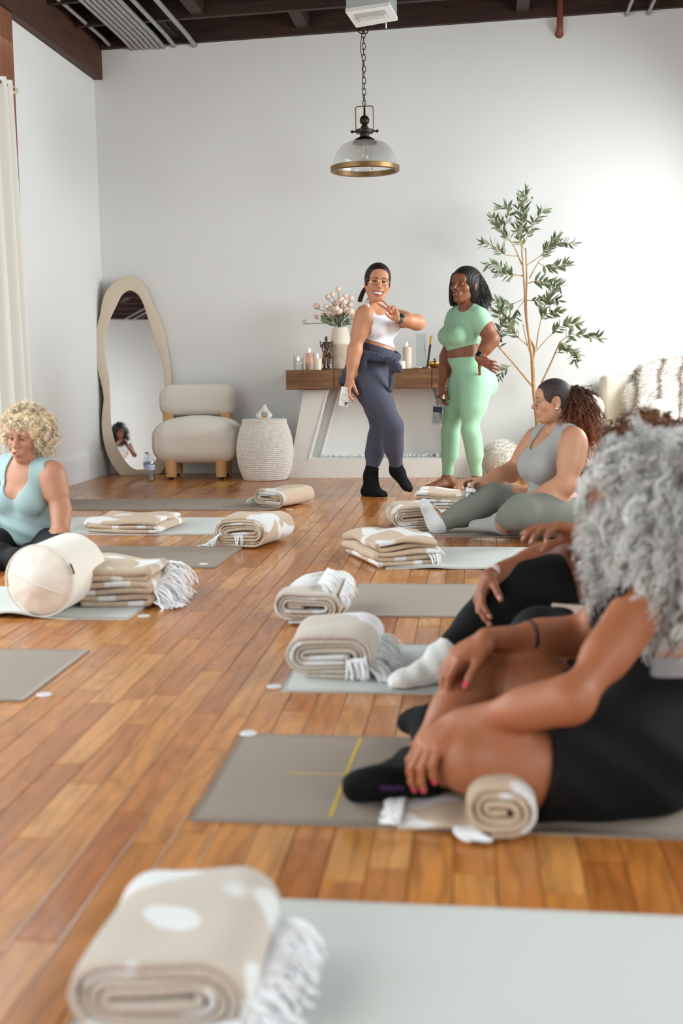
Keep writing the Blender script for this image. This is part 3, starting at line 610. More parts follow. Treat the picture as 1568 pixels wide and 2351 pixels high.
for nm, poly in (('side_panel', [(x_ol, 0), (x_ol+(x_il-x_ol)*1.0, zH), (x_jl, zT), (x_tl, zT)]), ('side_panel', [(x_or, 0), (x_tr, zT), (x_jr, zT), (x_ir, zH)]), ('hearth_panel', [(x_ol, 0), (x_or, 0), (x_ir, zH), (x_il, zH)])):
    MB().add(*prism(poly, FY, YB-.02)).build(nm, FPW, e, False)
MB().add(*prism([(x_il-.1, 0), (x_ir+.1, 0), (x_jr+.1, zT), (x_jl-.1, zT)], FY+.24, FY+.26)).build('back_panel', FPI, e, False)
for sx, (xa, xb) in ((1, (x_il, x_jl)), (-1, (x_ir, x_jr))):
    MB().add(*prism([(xa, zH), (xa+sx*.012, zH), (xb+sx*.012, zT), (xb, zT)], FY-.008, FY+.02)).build('inner_bead', TRIMW, e, False)
    MB().add(*prism([(xa+sx*.075, zH), (xa+sx*.085, zH), (xb+sx*.085, zT), (xb+sx*.075, zT)], FY+.19, FY+.24)).build('inner_bead', TRIMW, e, False)
tr = MB().box((x_il+.05, FY+.06, zH), (x_ir-.05, FY+.19, zH+.008)).build('burner_tray', mat('tray_steel', (196, 198, 196), .35, .4), e, False)
ICE = mat('crushed_glass', (238, 242, 242), .15, trans=.25)
for k in range(64):
    x = x_il+.06+(x_ir-x_il-.12)*random.random(); y = FY+.07+random.random()*.1; r = random.uniform(.010, .022)
    bm = bmesh.new(); bmesh.ops.create_icosphere(bm, subdivisions=1, radius=r)
    for vv in bm.verts: vv.co *= random.uniform(.7, 1.15)
    V = np.array([vv.co[:] for vv in bm.verts])+np.array([x, y, zH+.008+r*.6]); Fc = [[vv.index for vv in f.verts] for f in bm.faces]; bm.free()
    put('glass_nugget', V, Fc, ICE, tr, False)
MY = 9.76
WALNUT, mpw = dark_wood('mantel_walnut', (92, 60, 36), (148, 106, 70)); mpw.inputs['Scale'].default_value = (1.2, 9, 9)
e = empty('mantel_shelf', ((x_ol+x_or)/2, MY, fp(880, 893, MY)[2])); tag(e, 'floating walnut mantel shelf with three drawer fronts', 'mantel')
xa, xb = Wy(656, 870, MY)[0], Wy(1104, 870, MY)[0]; z0, z1 = Wy(880, 892.5, MY)[2], Wy(880, 847.5, MY)[2]; MZ = z1
MB().box((xa, MY+.015, z0), (xb, YB-.001, z1)).build('shelf_body', WALNUT, e, False)
xs = [xa]+[Wy(px, 870, MY)[0] for px in (766, 991)]+[xb]
for i in range(3): MB().box((xs[i]+.003, MY, z0+.002), (xs[i+1]-.003, MY+.016, z1-.002), bev=.003).build('drawer_front', WALNUT, e, False)
IY = 9.93                                # line the ornaments stand on
def ix(px, y=IY): return Wy(px, 848, y)[0]
def iz(px, py, y=IY): return Wy(px, py, y)[2]
FLAME = mat('flame', (255, 214, 150), .5, emit=((255, 196, 120), 14.)); WICK = mat('wick', (40, 32, 28), .9)
def candle(px, hw, top, col, label, lit=True, y=IY, jar=False):
    x = ix(px, y); r = hw/(F/y); zt_ = iz(px, top, y); e = empty('jar_candle' if jar else 'pillar_candle', (x, y, MZ)); tag(e, label, 'candle')
    m = mat('wax_'+'_'.join(map(str, col)), col, .45, sss=.25); zw = zt_ if not jar else MZ+(zt_-MZ)*.62
    MB().lathe([(0, MZ+(.005 if jar else .0005)), (r*(.94 if jar else 1), MZ+(.005 if jar else .0005)), (r*(.94 if jar else 1), zw-.004), (r*.92, zw), (r*.4, zw-.006), (0, zw-.006)], (x, y, 0), 32).build('wax', m, e)
    if jar: MB().lathe([(0, MZ), (r, MZ+.001), (r, zt_), (r*.95, zt_), (r*.95, MZ+.004), (0, MZ+.004)], (x, y, 0), 32).build('glass_jar', glassy('jar_glass', (244, 246, 246), .08), e)
    MB().tube([(x, y, zw-.008), (x, y, zw+.012)], .0015, 5).build('wick', WICK, e)
    if lit: MB().lathe([(0, zw+.006), (.006, zw+.012), (.0075, zw+.02), (.005, zw+.031), (0, zw+.045)], (x, y, 0), 12).build('flame', FLAME, e)
candle(685.5, 12, 818, (238, 236, 232), 'white candle burning in a clear glass jar at mantel end', jar=True)
candle(711.5, 10.3, 811, (196, 164, 150), 'lit dusty mauve pillar candle on the mantel', y=IY+.05)
candle(730, 8, 824, (236, 222, 198), 'short thin ivory lit candle in front of the statue', y=IY-.06)
candle(935, 10.5, 797, (216, 200, 178), 'tall tan lit pillar candle right of the tied jacket')
candle(921.5, 9, 829, (236, 226, 210), 'squat round cream candle tucked by the tied jacket', lit=False, y=IY-.05)
# vase of pompom flowers
vx, vy = ix(782, IY+.1), IY+.1
e = empty('vase', (vx, vy, MZ)); tag(e, 'two tone ribbed ceramic vase, cream above and tan below', 'vase')
def vz(py): return iz(782, py, vy)
sc = 1/(F/vy)
pv = [(0, MZ), (17*sc, MZ), (20*sc, MZ+.01), (21.5*sc, vz(815)), (22.5*sc, vz(798)), (22.3*sc, vz(790))]
CERL = mat('vase_tan_rough', (196, 180, 160), .9, bump=(90, .6), vary=(22, .16)); CERU = mat('vase_cream', (226, 216, 200), .6)
MB().lathe(pv, (vx, vy, 0), 40).build('lower_body', CERL, e)
pu = [(22.3*sc, vz(791))]
for k in range(8):
    zA = vz(790-k*4.6); zB = vz(790-(k+.5)*4.6); rr_ = (22.6-.22*k-.055*k*k)*sc; pu += [(rr_, zA), (rr_*1.025, zB)]
pu += [(17*sc, vz(752)), (15*sc, vz(752)), (15*sc, vz(765)), (0, vz(766))]
MB().lathe(pu, (vx, vy, 0), 40).build('upper_body', CERU, e)
PINK = mat('pompom_pink', (242, 216, 198), .8); STEM = mat('flower_stem', (112, 116, 82), .7); LEAFB = mat('bouquet_leaf', (108, 118, 84), .65)
heads = [(776, 664, 5), (753, 682, 6), (763, 676, 5), (792, 680, 5), (806, 685, 6), (727, 703, 7), (782, 689, 8), (770, 698, 7), (785, 701, 7), (757, 709, 6), (795, 713, 7), (805, 716, 7), (767, 719, 8), (780, 715, 7), (743, 724, 6), (725, 727, 5), (756, 718, 6), (781, 728, 6), (748, 704, 5), (699, 739, 5), (803, 700, 6), (812, 727, 6), (772, 708, 6), (790, 694, 6)]
neck = np.array([vx, vy, vz(752)])
bm = bmesh.new(); bmesh.ops.create_icosphere(bm, subdivisions=3, radius=1.)
for vv in bm.verts:
    a = math.atan2(vv.co.y, vv.co.x); pol = math.acos(max(-1, min(1, vv.co.z))); vv.co *= 1+.13*math.sin(a*9+pol*7)*math.sin(pol*10)
PV = np.array([vv.co[:] for vv in bm.verts]); PF = [[vv.index for vv in f.verts] for f in bm.faces]; bm.free()
fl = empty('flower_bouquet', (vx, vy, vz(756))); tag(fl, 'bouquet of pale pink pompom flowers with olive leaves in vase', 'flowers')
for (px, py, rr_) in heads:
    y = vy+random.uniform(-.09, .09); c = np.array([Wy(px, py, y)[0], y, Wy(px, py, y)[2]]); r = rr_*sc*1.14
    put('bloom', PV*r*np.array([1, 1, .92])+c, PF, PINK, fl, True)
    md_ = (neck+c)/2+np.array([(neck[0]-c[0])*.22, 0, (c[2]-neck[2])*.08]); MB().tube(spline([neck+np.array([random.uniform(-.02, .02), random.uniform(-.02, .02), -.05]), md_, c-np.array([0, 0, r*.8])], 10), .0026, 5).build('stem', STEM, fl)
def leaf_mesh(L=1., wd=.16, curl=.15, n=6):
    t = np.linspace(0, 1, n+1); wv = wd*np.sin(np.pi*t**.8)**.9; V = []
    for a, w_ in zip(t, wv): zc_ = -curl*a*a; V += [(a*L, -w_, zc_+w_*.25), (a*L, 0, zc_), (a*L, w_, zc_+w_*.25)]
    Fc = []
    for i in range(n): a = 3*i; Fc += [(a, a+3, a+4, a+1), (a+1, a+4, a+5, a+2)]
    return np.array(V), Fc
for k in range(74):
    t = random.random(); ang = random.uniform(-1.25, 1.25); d = np.array([math.sin(ang), random.uniform(-.5, .5), math.cos(ang)*.8]); st = neck+d*random.uniform(.02, .14); L = random.uniform(.045, .08)
    v, f = leaf_mesh(L, .007, .015); Rm = lookrot(np.cross(nrm(d+np.array([0, -.6, -.1])), [0, 1, .2]), d)
    Rm = np.stack([nrm(d), nrm(np.cross([0, -1, .3], d)), np.cross(nrm(d), nrm(np.cross([0, -1, .3], d)))], 1)
    put('leaf', v @ Rm.T+st, f, LEAFB, fl, True)
# bronze figurine, four arms
fx, fy = ix(749.5, IY+.02), IY+.02; k_ = 1/(F/fy)
def fq(px, py, dy=0): return np.array([Wy(px, py, fy)[0], fy+dy, Wy(px, py, fy)[2]])
s = Sdf(); b4 = .006
s.el((fx, fy, MZ+.006), (.047, .036, .012), k=.004); s.rc(fq(745, 840), fq(745, 812), .010, .014, b4); s.rc(fq(753, 840), fq(753, 812), .010, .014, b4); s.rc(fq(745, 840, -.018), fq(744, 841, 0), .008, .009, b4); s.rc(fq(754, 840, -.018), fq(755, 841, 0), .008, .009, b4)
s.rc(fq(749, 812), fq(749, 798), .021, .016, .01); s.rc(fq(749, 798), fq(749, 790), .017, .022, .012); s.rc(fq(743, 788), fq(756, 788), .011, .011, .008); s.el(fq(749, 778.5), (.0135, .014, .017), k=.006); s.rc(fq(749, 774), fq(748.5, 772), .011, .004, .004)
s.rc(fq(742, 789), fq(737, 797), .008, .006, b4); s.rc(fq(737, 797), fq(735.5, 787), .006, .005, b4); s.el(fq(735.5, 785), .0075, k=b4); s.rc(fq(757, 789), fq(761, 796), .008, .006, b4); s.rc(fq(761, 796), fq(761.5, 787), .006, .005, b4); s.el(fq(761.5, 785), .007, k=b4)
s.rc(fq(743, 790, -.01), fq(741, 803, -.018), .008, .006, b4); s.rc(fq(741, 803, -.018), fq(744, 810, -.026), .006, .006, b4); s.rc(fq(756, 790, -.01), fq(758, 803, -.018), .008, .006, b4); s.rc(fq(758, 803, -.018), fq(760, 822, -.01), .006, .007, b4); s.rc(fq(742, 815), fq(740, 834), .006, .004, b4); s.rc(fq(757, 815), fq(758, 836), .007, .004, b4)
v, q_ = s.mesh(.0034, clips=[lambda X, Y, Z: MZ+.0005-Z+0*X]); o = put('bronze_figurine', v, q_, mat('aged_bronze', (88, 74, 62), .42, .7, vary=(60, .35))); tag(o, 'dark bronze standing figurine with several arms on the mantel', 'figurine')
# glass cylinder, incense, dish, brass bowl
gx = ix(966); e_ = MB(); zt_ = iz(966, 765)
e_.lathe([(0, MZ+.001), (11*k_, MZ+.001), (11*k_, zt_), (10.5*k_, zt_), (10.5*k_, MZ+.004), (0, MZ+.004)], (gx, IY+.1, 0), 28); o = e_.build('glass_cylinder', glassy('vase_glass', (248, 250, 250), .015)); tag(o, 'tall empty clear glass cylinder vase on the mantel', 'vase')
e = empty('incense_bundle', (ix(983), IY, MZ)); tag(e, 'bundle of black incense sticks with yellow top leaning upright', 'incense')
pa, pb, pc = np.array([ix(981), IY, MZ+.005]), np.array([ix(988), IY+.02, iz(988, 791)]), np.array([ix(990.5), IY+.03, iz(990.5, 772)])
MB().tube([pa, pb], .011, 10, flat=.6).build('pack', mat('incense_black', (40, 38, 38), .4, vary=(40, .4)), e); MB().tube([pb, pc], .0105, 10, flat=.6).build('yellow_band', mat('incense_yellow', (222, 170, 50), .5), e)
for k in range(5): MB().tube([pa+np.array([(k-2)*.004, -.006, 0]), pc+np.array([(k-2)*.004, 0, .006])], .0012, 4).build('incense_stick', mat('incense_stick', (70, 58, 48), .8), e)
e = empty('incense_holder', (ix(970), IY-.05, MZ)); tag(e, 'small wooden incense holder with one thin stick', 'incense holder')
MB().box((ix(966), IY-.065, MZ), (ix(984), IY-.035, MZ+.014), bev=.003).build('holder', mat('holder_wood', (134, 84, 54), .6), e)
MB().tube([(ix(982), IY-.05, MZ+.01), (ix(974.5), IY-.02, iz(974.5, 788))], .0012, 5).build('incense_stick', mat('incense_stick', (0, 0, 0)), e)
o = MB().lathe([(0, MZ), (.022, MZ+.001), (.034, MZ+.008), (.036, MZ+.014), (.03, MZ+.013), (0, MZ+.008)], (ix(960), IY-.07, 0), 24).build('trinket_dish', mat('white_ceramic', (0, 0, 0))); tag(o, 'tiny white ceramic dish lying by the incense holder', 'dish')
o = MB().box((ix(944), IY-.07, MZ), (ix(951), IY-.05, MZ+.006), bev=.002).build('match_stick_box', mat('paper_white', (225, 222, 216), .7)); tag(o, 'slim white matchbox lying on mantel before tan candle', 'matchbox')
e = empty('singing_bowl', (ix(998.5), IY-.05, MZ)); tag(e, 'polished brass singing bowl with small knob on mantel', 'bowl')
bw = 14/(F/IY)
MB().lathe([(0, MZ+.001), (bw*.5, MZ+.002), (bw*.86, MZ+.018), (bw, MZ+.038), (bw*.97, MZ+.052), (bw*.9, MZ+.058), (bw*.8, MZ+.056), (0, MZ+.05)], (ix(998.5), IY-.05, 0), 36).build('bowl_body', GOLD, e)
MB().lathe([(0, MZ+.05), (.008, MZ+.056), (.006, MZ+.064), (.011, MZ+.072), (.008, MZ+.08), (0, MZ+.083)], (ix(998.5), IY-.05, 0), 16).build('knob', mat('knob_wood', (120, 78, 48), .5), e)
# ================================================================== yoga mats, floor markers
def mat_tex(name, col):
    m = mat(name, col, .75, bump=(420, .25)); return m
TAUPE = mat_tex('mat_taupe', (152, 138, 125)); PALE = mat_tex('mat_pale', (204, 206, 201)); TAUPE2 = mat_tex('mat_taupe_worn', (162, 149, 137))
def yoga_mat(near, far, side, col, label, rot=0., length=1.74, wave=(), curl=0.):
    a = G(*near); b_ = G(*far); xe = (a[0]+b_[0])/2; y0, y1 = a[1], b_[1]; wd = y1-y0; nx_, ny_ = 90, 14
    t = np.linspace(0, 1, nx_+1); r = np.linspace(0, 1, ny_+1); X = xe+side*length*t[:, None]+0*r; Y = y0+wd*r[None]+0*t[:, None]+rot*(X-xe)
    Z = np.full_like(X, .0055)
    for (tc_, amp, wdt, edge) in wave: Z += amp*np.exp(-((t[:, None]-tc_)/wdt)**2)*np.exp(-((r[None]-edge)/.18)**2)
    if curl: Z += curl*np.exp(-t[:, None]/.02)*(.3+.7*np.exp(-(r[None]/.25)**2))
    X = X+((a[0]-xe)*(1-r)+(b_[0]-xe)*r)[None]*np.exp(-t[:, None]*4)
    V = np.stack([X, Y, Z], -1).reshape(-1, 3); n_ = len(V); V = np.vstack([V, V-np.array([0, 0, .005])]); ny2 = ny_+1; Fc = []
    for i in range(nx_):
        for j in range(ny_):
            q = (i*ny2+j, (i+1)*ny2+j, (i+1)*ny2+j+1, i*ny2+j+1)
            if side < 0: q = q[::-1]
            Fc += [q, tuple(n_+k for k in q[::-1])]
    ring = [i*ny2 for i in range(nx_+1)]+[nx_*ny2+j for j in range(1, ny2)]+[i*ny2+ny_ for i in range(nx_-1, -1, -1)]+[j for j in range(ny_-1, 0, -1)]
    for k in range(len(ring)):
        p_, q_ = ring[k], ring[(k+1) % len(ring)]; f = (p_, n_+p_, n_+q_, q_); Fc.append(f if side < 0 else f[::-1])
    o = put('yoga_mat', V, np.array(Fc), col); tag(o, label, 'yoga mat'); return o
yoga_mat((640, 1172), (672, 1147), -1, TAUPE, 'taupe yoga mat farthest back on left, under small blanket roll', curl=.012)
yoga_mat((578, 1229), (604, 1190), -1, PALE, 'pale yoga mat with flat folded tan blanket on left side')
yoga_mat((492, 1305), (560, 1257), -1, TAUPE, 'taupe yoga mat behind the cream bolster on left')
yoga_mat((293, 1423), (395, 1352), -1, PALE, 'pale yoga mat under the cream bolster', wave=((.27, .022, .06, 0.),))
yoga_mat((52, 1612), (205, 1495), -1, TAUPE, 'empty taupe yoga mat at the left edge of the photo')
yoga_mat((960, 1186), (985, 1166), 1, PALE, 'pale yoga mat farthest back on right behind outstretched leg')
yoga_mat((882, 1233), (925, 1200), 1, TAUPE2, 'taupe yoga mat under the seated woman in grey tank top')
yoga_mat((885, 1307), (925, 1258), 1, PALE, 'pale rippled yoga mat with tan folded blanket at its end', wave=((.12, .008, .05, 0.), (.3, .006, .08, 0.)))
yoga_mat((783, 1416), (825, 1342), 1, TAUPE2, 'empty taupe yoga mat in the middle right row')
yoga_mat((645, 1589), (692, 1479), 1, PALE, 'pale yoga mat under white socked foot')
m5 = yoga_mat((434, 1886), (557, 1687), 1, TAUPE, 'taupe yoga mat with yellow lines under crossed legs', rot=-.024)
yoga_mat((150, 2372), (350, 2056), 1, PALE, 'pale yoga mat in the foreground under the big folded blanket', rot=-.018)
YEL = mat('yellow_print', (214, 178, 62), .7)
def strip(p, q, wd):
    a = G(*p); b_ = G(*q); d = nrm(b_-a); n_ = np.array([-d[1], d[0], 0])*wd/2; z = np.array([0, 0, .0062]); z2 = np.array([0, 0, .0052])
    MB().hexa([a-n_+z2, b_-n_+z2, b_+n_+z2, a+n_+z2, a-n_+z, b_-n_+z, b_+n_+z, a+n_+z]).build('printed_line', YEL, m5, False)
strip((828, 1700), (793, 1786), .0075); strip((788, 1800), (759, 1880), .0075); strip((660, 1779), (800, 1784), .0035); strip((918, 1838), (902, 1890), .0075); strip((985, 1690), (965, 1715), .0075)
STK = mat('sticker_white', (236, 234, 234), .45); STG = mat('sticker_print', (168, 160, 166), .5)
for (u, v, lb) in ((664, 1170, 'round white floor marker by the farthest left mat'), (468, 1298, 'round white marker on the taupe mat behind the bolster'), (330, 1415, 'round white floor marker beside the bolster mat'), (101, 1596, 'round white floor marker by the empty left taupe mat'),
                   (866, 1229, 'round white floor marker near the grey socked foot'), (876, 1301, 'round white floor marker by the tan folded blanket'), (630, 1577, 'round white floor marker beside pale mat with socked foot'), (571, 1690, 'round white marker on the corner of lined taupe mat'), (312, 2070, 'blurred round white floor marker behind the foreground blanket')):
    p = G(u, v); z = .0062 if (u, v) in ((468, 1298), (571, 1690)) else .0005
    e = empty('floor_marker', (p[0], p[1], z)); tag(e, lb, 'floor marker')
    MB().lathe([(0, z), (.0215, z), (.0225, z+.001), (.021, z+.003), (0, z+.003)], (p[0], p[1], 0), 24).build('disc', STK, e)
    MB().lathe([(.0165, z+.0031), (.0185, z+.0031), (.0185, z+.0034), (.0165, z+.0034), (.0165, z+.0031)], (p[0], p[1], 0), 24).build('printed_ring', STG, e)
    MB().box((p[0]-.010, p[1]-.003, z+.003), (p[0]+.010, p[1]+.003, z+.0035)).build('printed_word', STG, e, False)
# ================================================================== woven blankets, rolled or folded, each its own
def blanket_mat(name, tan, white, thr):
    m = bpy.data.materials.new(name); m.use_nodes = True; N = m.node_tree.nodes; L = m.node_tree.links; b = N['Principled BSDF']; b.inputs['Roughness'].default_value = .95; b.inputs['Sheen Weight'].default_value = .25; b.inputs['Specular IOR Level'].default_value = .15
    uvn = N.new('ShaderNodeUVMap'); uvn.uv_map = 'uv'; oi = N.new('ShaderNodeObjectInfo'); ad = N.new('ShaderNodeVectorMath'); ad.operation = 'ADD'; cb = N.new('ShaderNodeCombineXYZ'); ml = N.new('ShaderNodeMath'); ml.operation = 'MULTIPLY'; ml.inputs[1].default_value = 50
    L.new(oi.outputs['Random'], ml.inputs[0]); L.new(ml.outputs[0], cb.inputs[0]); L.new(ml.outputs[0], cb.inputs[2]); L.new(uvn.outputs[0], ad.inputs[0]); L.new(cb.outputs[0], ad.inputs[1])
    n1 = N.new('ShaderNodeTexNoise'); n1.inputs['Scale'].default_value = 7.; n1.inputs['Detail'].default_value = 1; L.new(ad.outputs[0], n1.inputs['Vector'])
    st = N.new('ShaderNodeMapRange'); st.inputs['From Min'].default_value = thr; st.inputs['From Max'].default_value = thr+.02; L.new(n1.outputs['Fac'], st.inputs['Value'])
    n2 = N.new('ShaderNodeTexNoise'); n2.inputs['Scale'].default_value = 260; n2.inputs['Detail'].default_value = 2; L.new(ad.outputs[0], n2.inputs['Vector'])
    mx = N.new('ShaderNodeMix'); mx.data_type = 'RGBA'; mx.inputs['A'].default_value = (*lin(tan), 1); mx.inputs['B'].default_value = (*lin(white), 1); L.new(st.outputs[0], mx.inputs['Factor'])
    sp = N.new('ShaderNodeMapRange'); sp.inputs['To Min'].default_value = .72; sp.inputs['To Max'].default_value = 1.25; L.new(n2.outputs['Fac'], sp.inputs['Value'])
    m2 = N.new('ShaderNodeMix'); m2.data_type = 'RGBA'; m2.blend_type = 'MULTIPLY'; m2.inputs['Factor'].default_value = 1; L.new(mx.outputs['Result'], m2.inputs['A']); L.new(sp.outputs[0], m2.inputs['B']); L.new(m2.outputs['Result'], b.inputs['Base Color'])
    wv = N.new('ShaderNodeTexWave'); wv.inputs['Scale'].default_value = 95; wv.inputs['Distortion'].default_value = 1.5; L.new(ad.outputs[0], wv.inputs['Vector'])
    sm = N.new('ShaderNodeMath'); sm.operation = 'ADD'; L.new(wv.outputs['Fac'], sm.inputs[0]); L.new(n2.outputs['Fac'], sm.inputs[1])
    bp = N.new('ShaderNodeBump'); bp.inputs['Strength'].default_value = .5; bp.inputs['Distance'].default_value = .004; L.new(sm.outputs[0], bp.inputs['Height']); L.new(bp.outputs[0], b.inputs['Normal'])
    return m
BTAN = blanket_mat('blanket_tan', (210, 186, 160), (240, 238, 236), .562); BGREY = blanket_mat('blanket_oat', (214, 202, 188), (240, 240, 238), .565); FRG = mat('fringe_white', (250, 250, 252), .9, sheen=.5)
def path_roll(W, Hh, t, seed):
    rg = np.random.default_rng(seed); b_ = Hh/2-t*.4; L = W/2-Hh/2; pts = []; tau = 0; d = 0
    while b_-d > t*.22:
        r = b_-d; per = 2*math.pi*r+4*L; s = (tau % 1)*per
        segs = [2*L, math.pi*r, 2*L, math.pi*r]
        if s < segs[0]: p = (-L+s, -r)                       # bottom, to the right
        elif s < segs[0]+segs[1]: a = (s-segs[0])/r; p = (L+r*math.sin(a), -r*math.cos(a))
        elif s < 2*segs[0]+segs[1]: p = (L-(s-segs[0]-segs[1]), r)
        else: a = (s-2*segs[0]-segs[1])/r; p = (-L-r*math.sin(a), r*math.cos(a))
        pts.append(p); ds = .012/per; tau += ds; d = tau*t
    P = np.array(pts); n = len(P); wob = spline(rg.normal(0, 1, (max(6, n//14), 1)), n)[:, 0]
    k = np.arange(n)/n; P[:, 1] += wob*t*.14*k+np.sin(P[:, 0]*18+seed)*t*.2*k; P[:, 1] += Hh/2
    return P[::-1]
def path_fold(W, Hh, t, seed):
    rg = np.random.default_rng(seed); n = max(3, int(round(Hh/t))); pts = []
    for i in range(n):
        z = t*(.5+i); a = W/2-t/2+rg.uniform(-.012, .006); xs_ = np.linspace(-a, a, 22)
        if i % 2: xs_ = xs_[::-1]
        pts += [(x, z+.25*t*math.sin(x*16+i+seed)*(.3+i/n)) for x in xs_]
        if i < n-1:
            sg = 1 if i % 2 == 0 else -1
            pts += [(sg*a+sg*t/2*math.sin(q), z+t/2-t/2*math.cos(q)) for q in np.linspace(.5, math.pi-.5, 4)]
    return np.array(pts)
def blanket(front, W, Hh, Ln, style, t, m, label, yaw=0., seed=1, fringe=None, lump=.006, z0=.006, slope=0., name='folded_blanket', tail=None):
    """front: picture point of the middle of the near bottom edge"""
    f0 = G(front[0], front[1], z0) if len(front) == 2 else np.array(front)
    e = empty(name, (f0[0], f0[1], z0), yaw); tag(e, label, 'blanket', 'woven studio blankets')
    P = (path_roll if style == 'roll' else path_fold)(W, Hh, t, seed); n = len(P)
    if tail: # the loose end runs out flat along the floor
        x1_ = P[-1] if abs(P[-1][1]) < abs(P[0][1]) else P[0]
    tg = np.gradient(P, axis=0); tg /= np.linalg.norm(tg, axis=1)[:, None]+1e-9; nr = np.stack([-tg[:, 1], tg[:, 0]], 1)
    rg = np.random.default_rng(seed+9); s = np.concatenate([[0], np.cumsum(np.linalg.norm(np.diff(P, axis=0), axis=1))])
    nv = 26; v = np.linspace(0, 1, nv); e0_ = spline(rg.normal(0, .006, (max(5, n//12), 1)), n)[:, 0]; e1_ = spline(rg.normal(0, .008, (max(5, n//12), 1)), n)[:, 0]
    vv = e0_[:, None]*(1-v)+(Ln+e1_[:, None])*v
    A = []; 
    for sg in (1, -1):
        hw = t*.40; u_ = P[:, 0][:, None]+nr[:, 0][:, None]*sg*hw+0*v; z_ = P[:, 1][:, None]+nr[:, 1][:, None]*sg*hw+0*v
        top = np.clip(z_/Hh, 0, 1.2)
        z_ = z_+lump*top*(np.sin(vv*13+u_*7+seed)+.7*np.sin(vv*27-u_*19+seed*2))-slope*top*Hh*(v-.2)
        edge = np.minimum(v, 1-v); z_ = z_-top*.010*np.exp(-(edge/.05)**2)
        u_ = u_+.006*np.sin(vv*15+seed)*top
        A.append(np.stack([u_, vv, np.maximum(z_, .0)], -1))
    V = np.concatenate([A[0].reshape(-1, 3), A[1].reshape(-1, 3)]); N1 = n*nv; Fc = []
    i, j = np.meshgrid(np.arange(n-1), np.arange(nv-1), indexing='ij'); a = (i*nv+j).ravel(); q = np.stack([a, a+1, a+nv+1, a+nv], 1); Fc.append(q); Fc.append(q[:, ::-1]+N1)
    k = np.arange(n-1)*nv; Fc.append(np.stack([k, k+nv, k+nv+N1, k+N1], 1)); k2 = k+nv-1; Fc.append(np.stack([k2, k2+N1, k2+nv+N1, k2+nv], 1))
    j = np.arange(nv-1); Fc.append(np.stack([j, j+N1, j+1+N1, j+1], 1)); b0 = (n-1)*nv; Fc.append(np.stack([b0+j, b0+j+1, b0+j+1+N1, b0+j+N1], 1))
    uv = np.concatenate([np.stack([np.repeat(s[:, None], nv, 1), vv], -1).reshape(-1, 2)]*2)
    put('cloth', V, np.concatenate(Fc), m, e, True, loc=(0, 0, 0), uv=uv)
    if fringe:
        fm = MB(); rz = np.array([[math.cos(yaw), -math.sin(yaw)], [math.sin(yaw), math.cos(yaw)]])
        for (pa, pb, dr, ln, cnt) in fringe:
            pa, pb, dr = np.array(pa, float), np.array(pb, float), nrm(dr)
            cnt = int(cnt*.75)
            for k in range(cnt):
                t_ = (k+rg.uniform(-.4, .4))/cnt; st = pa+(pb-pa)*t_; d_ = nrm(dr+rg.normal(0, .22, 3)); l_ = ln*rg.uniform(.7, 1.15); pts = [st-d_*.006]; p_ = st.copy(); 
                for q_ in range(4):
                    d_ = nrm(d_+np.array([0, 0, -.5])+rg.normal(0, .16, 3)); p_ = p_+d_*l_/4
                    if p_[2] < .003: p_[2] = .003+rg.uniform(0, .004); d_[2] = abs(d_[2])*.1
                    pts.append(p_.copy())
                pp = spline(pts, 8); fm.tube(pp, np.linspace(.0040, .0028, 8), 4, flat=.7)
        fo_ = put('fringe', np.concatenate(fm.V), fm.F, FRG, e, True, loc=(0, 0, 0)); fo_['kind'] = 'stuff'
    return e
blanket((617, 1164), .27, .125, .34, 'roll', .0145, BTAN, 'small tan blanket roll on the farthest left taupe mat', yaw=-.5, seed=3, fringe=[((-.15, 0, .05), (-.15, .12, .06), (-1, -.2, 0), .06, 26)])
blanket((278, 1224), .44, .08, .40, 'fold', .026, BTAN, 'flat folded tan blanket on the pale left mat', yaw=-.12, seed=4, lump=.004)
blanket((549, 1256), .33, .165, .34, 'roll', .0145, BTAN, 'tan and white blanket roll with side fringe at end of left mats', yaw=-.28, seed=7, fringe=[((-.17, -.005, .02), (-.10, -.01, .07), (-.6, -.6, -.1), .07, 34), ((-.02, -.004, .055), (.03, -.004, .06), (0, -.4, -1), .05, 9)])
blanket((262, 1395), .31, .165, .40, 'fold', .027, BTAN, 'folded tan blanket with long white fringe beside the bolster', yaw=.06, seed=11, slope=.1, fringe=[((.165, 0, .07), (.165, .36, .13), (1, -.1, .1), .15, 110), ((.165, 0, .02), (.165, .32, .05), (1, -.2, .1), .13, 80)])
blanket((702, 1434), .26, .13, .40, 'roll', .0135, BGREY, 'oatmeal blanket roll with fringe draped over its top right', yaw=-.05, seed=15, lump=.009, fringe=[((.03, .34, .15), (.045, .05, .145), (.75, -.25, .12), .075, 120), ((.11, .30, .12), (.125, .04, .10), (.6, -.3, -.3), .06, 60)])
blanket((752, 1559), .285, .148, .36, 'roll', .0145, BGREY, 'fat oatmeal blanket roll at end of pale mat, fringe right', yaw=-.03, seed=19, lump=.008, fringe=[((.13, .0, .03), (.145, .33, .07), (1, -.3, .1), .09, 120), ((.06, -.006, .06), (.12, -.006, .065), (.25, -.6, -.5), .07, 26)])
blanket((938, 1299), .32, .135, .50, 'fold', .027, BTAN, 'tan folded blanket with small white tassels beside pale rippled mat', yaw=.42, seed=23, lump=.010, slope=.15, fringe=[((.10, -.004, .05), (.16, .0, .05), (.2, -.9, -.2), .055, 10), ((.155, .02, .07), (.16, .18, .08), (1, -.2, -.2), .06, 22)])
blanket((955, 1219), .30, .15, .34, 'roll', .0145, BTAN, 'blanket roll right behind the upright grey socked foot', yaw=.2, seed=27, fringe=[((.13, .05, .10), (.15, .3, .1), (.8, -.1, -.1), .09, 50)])
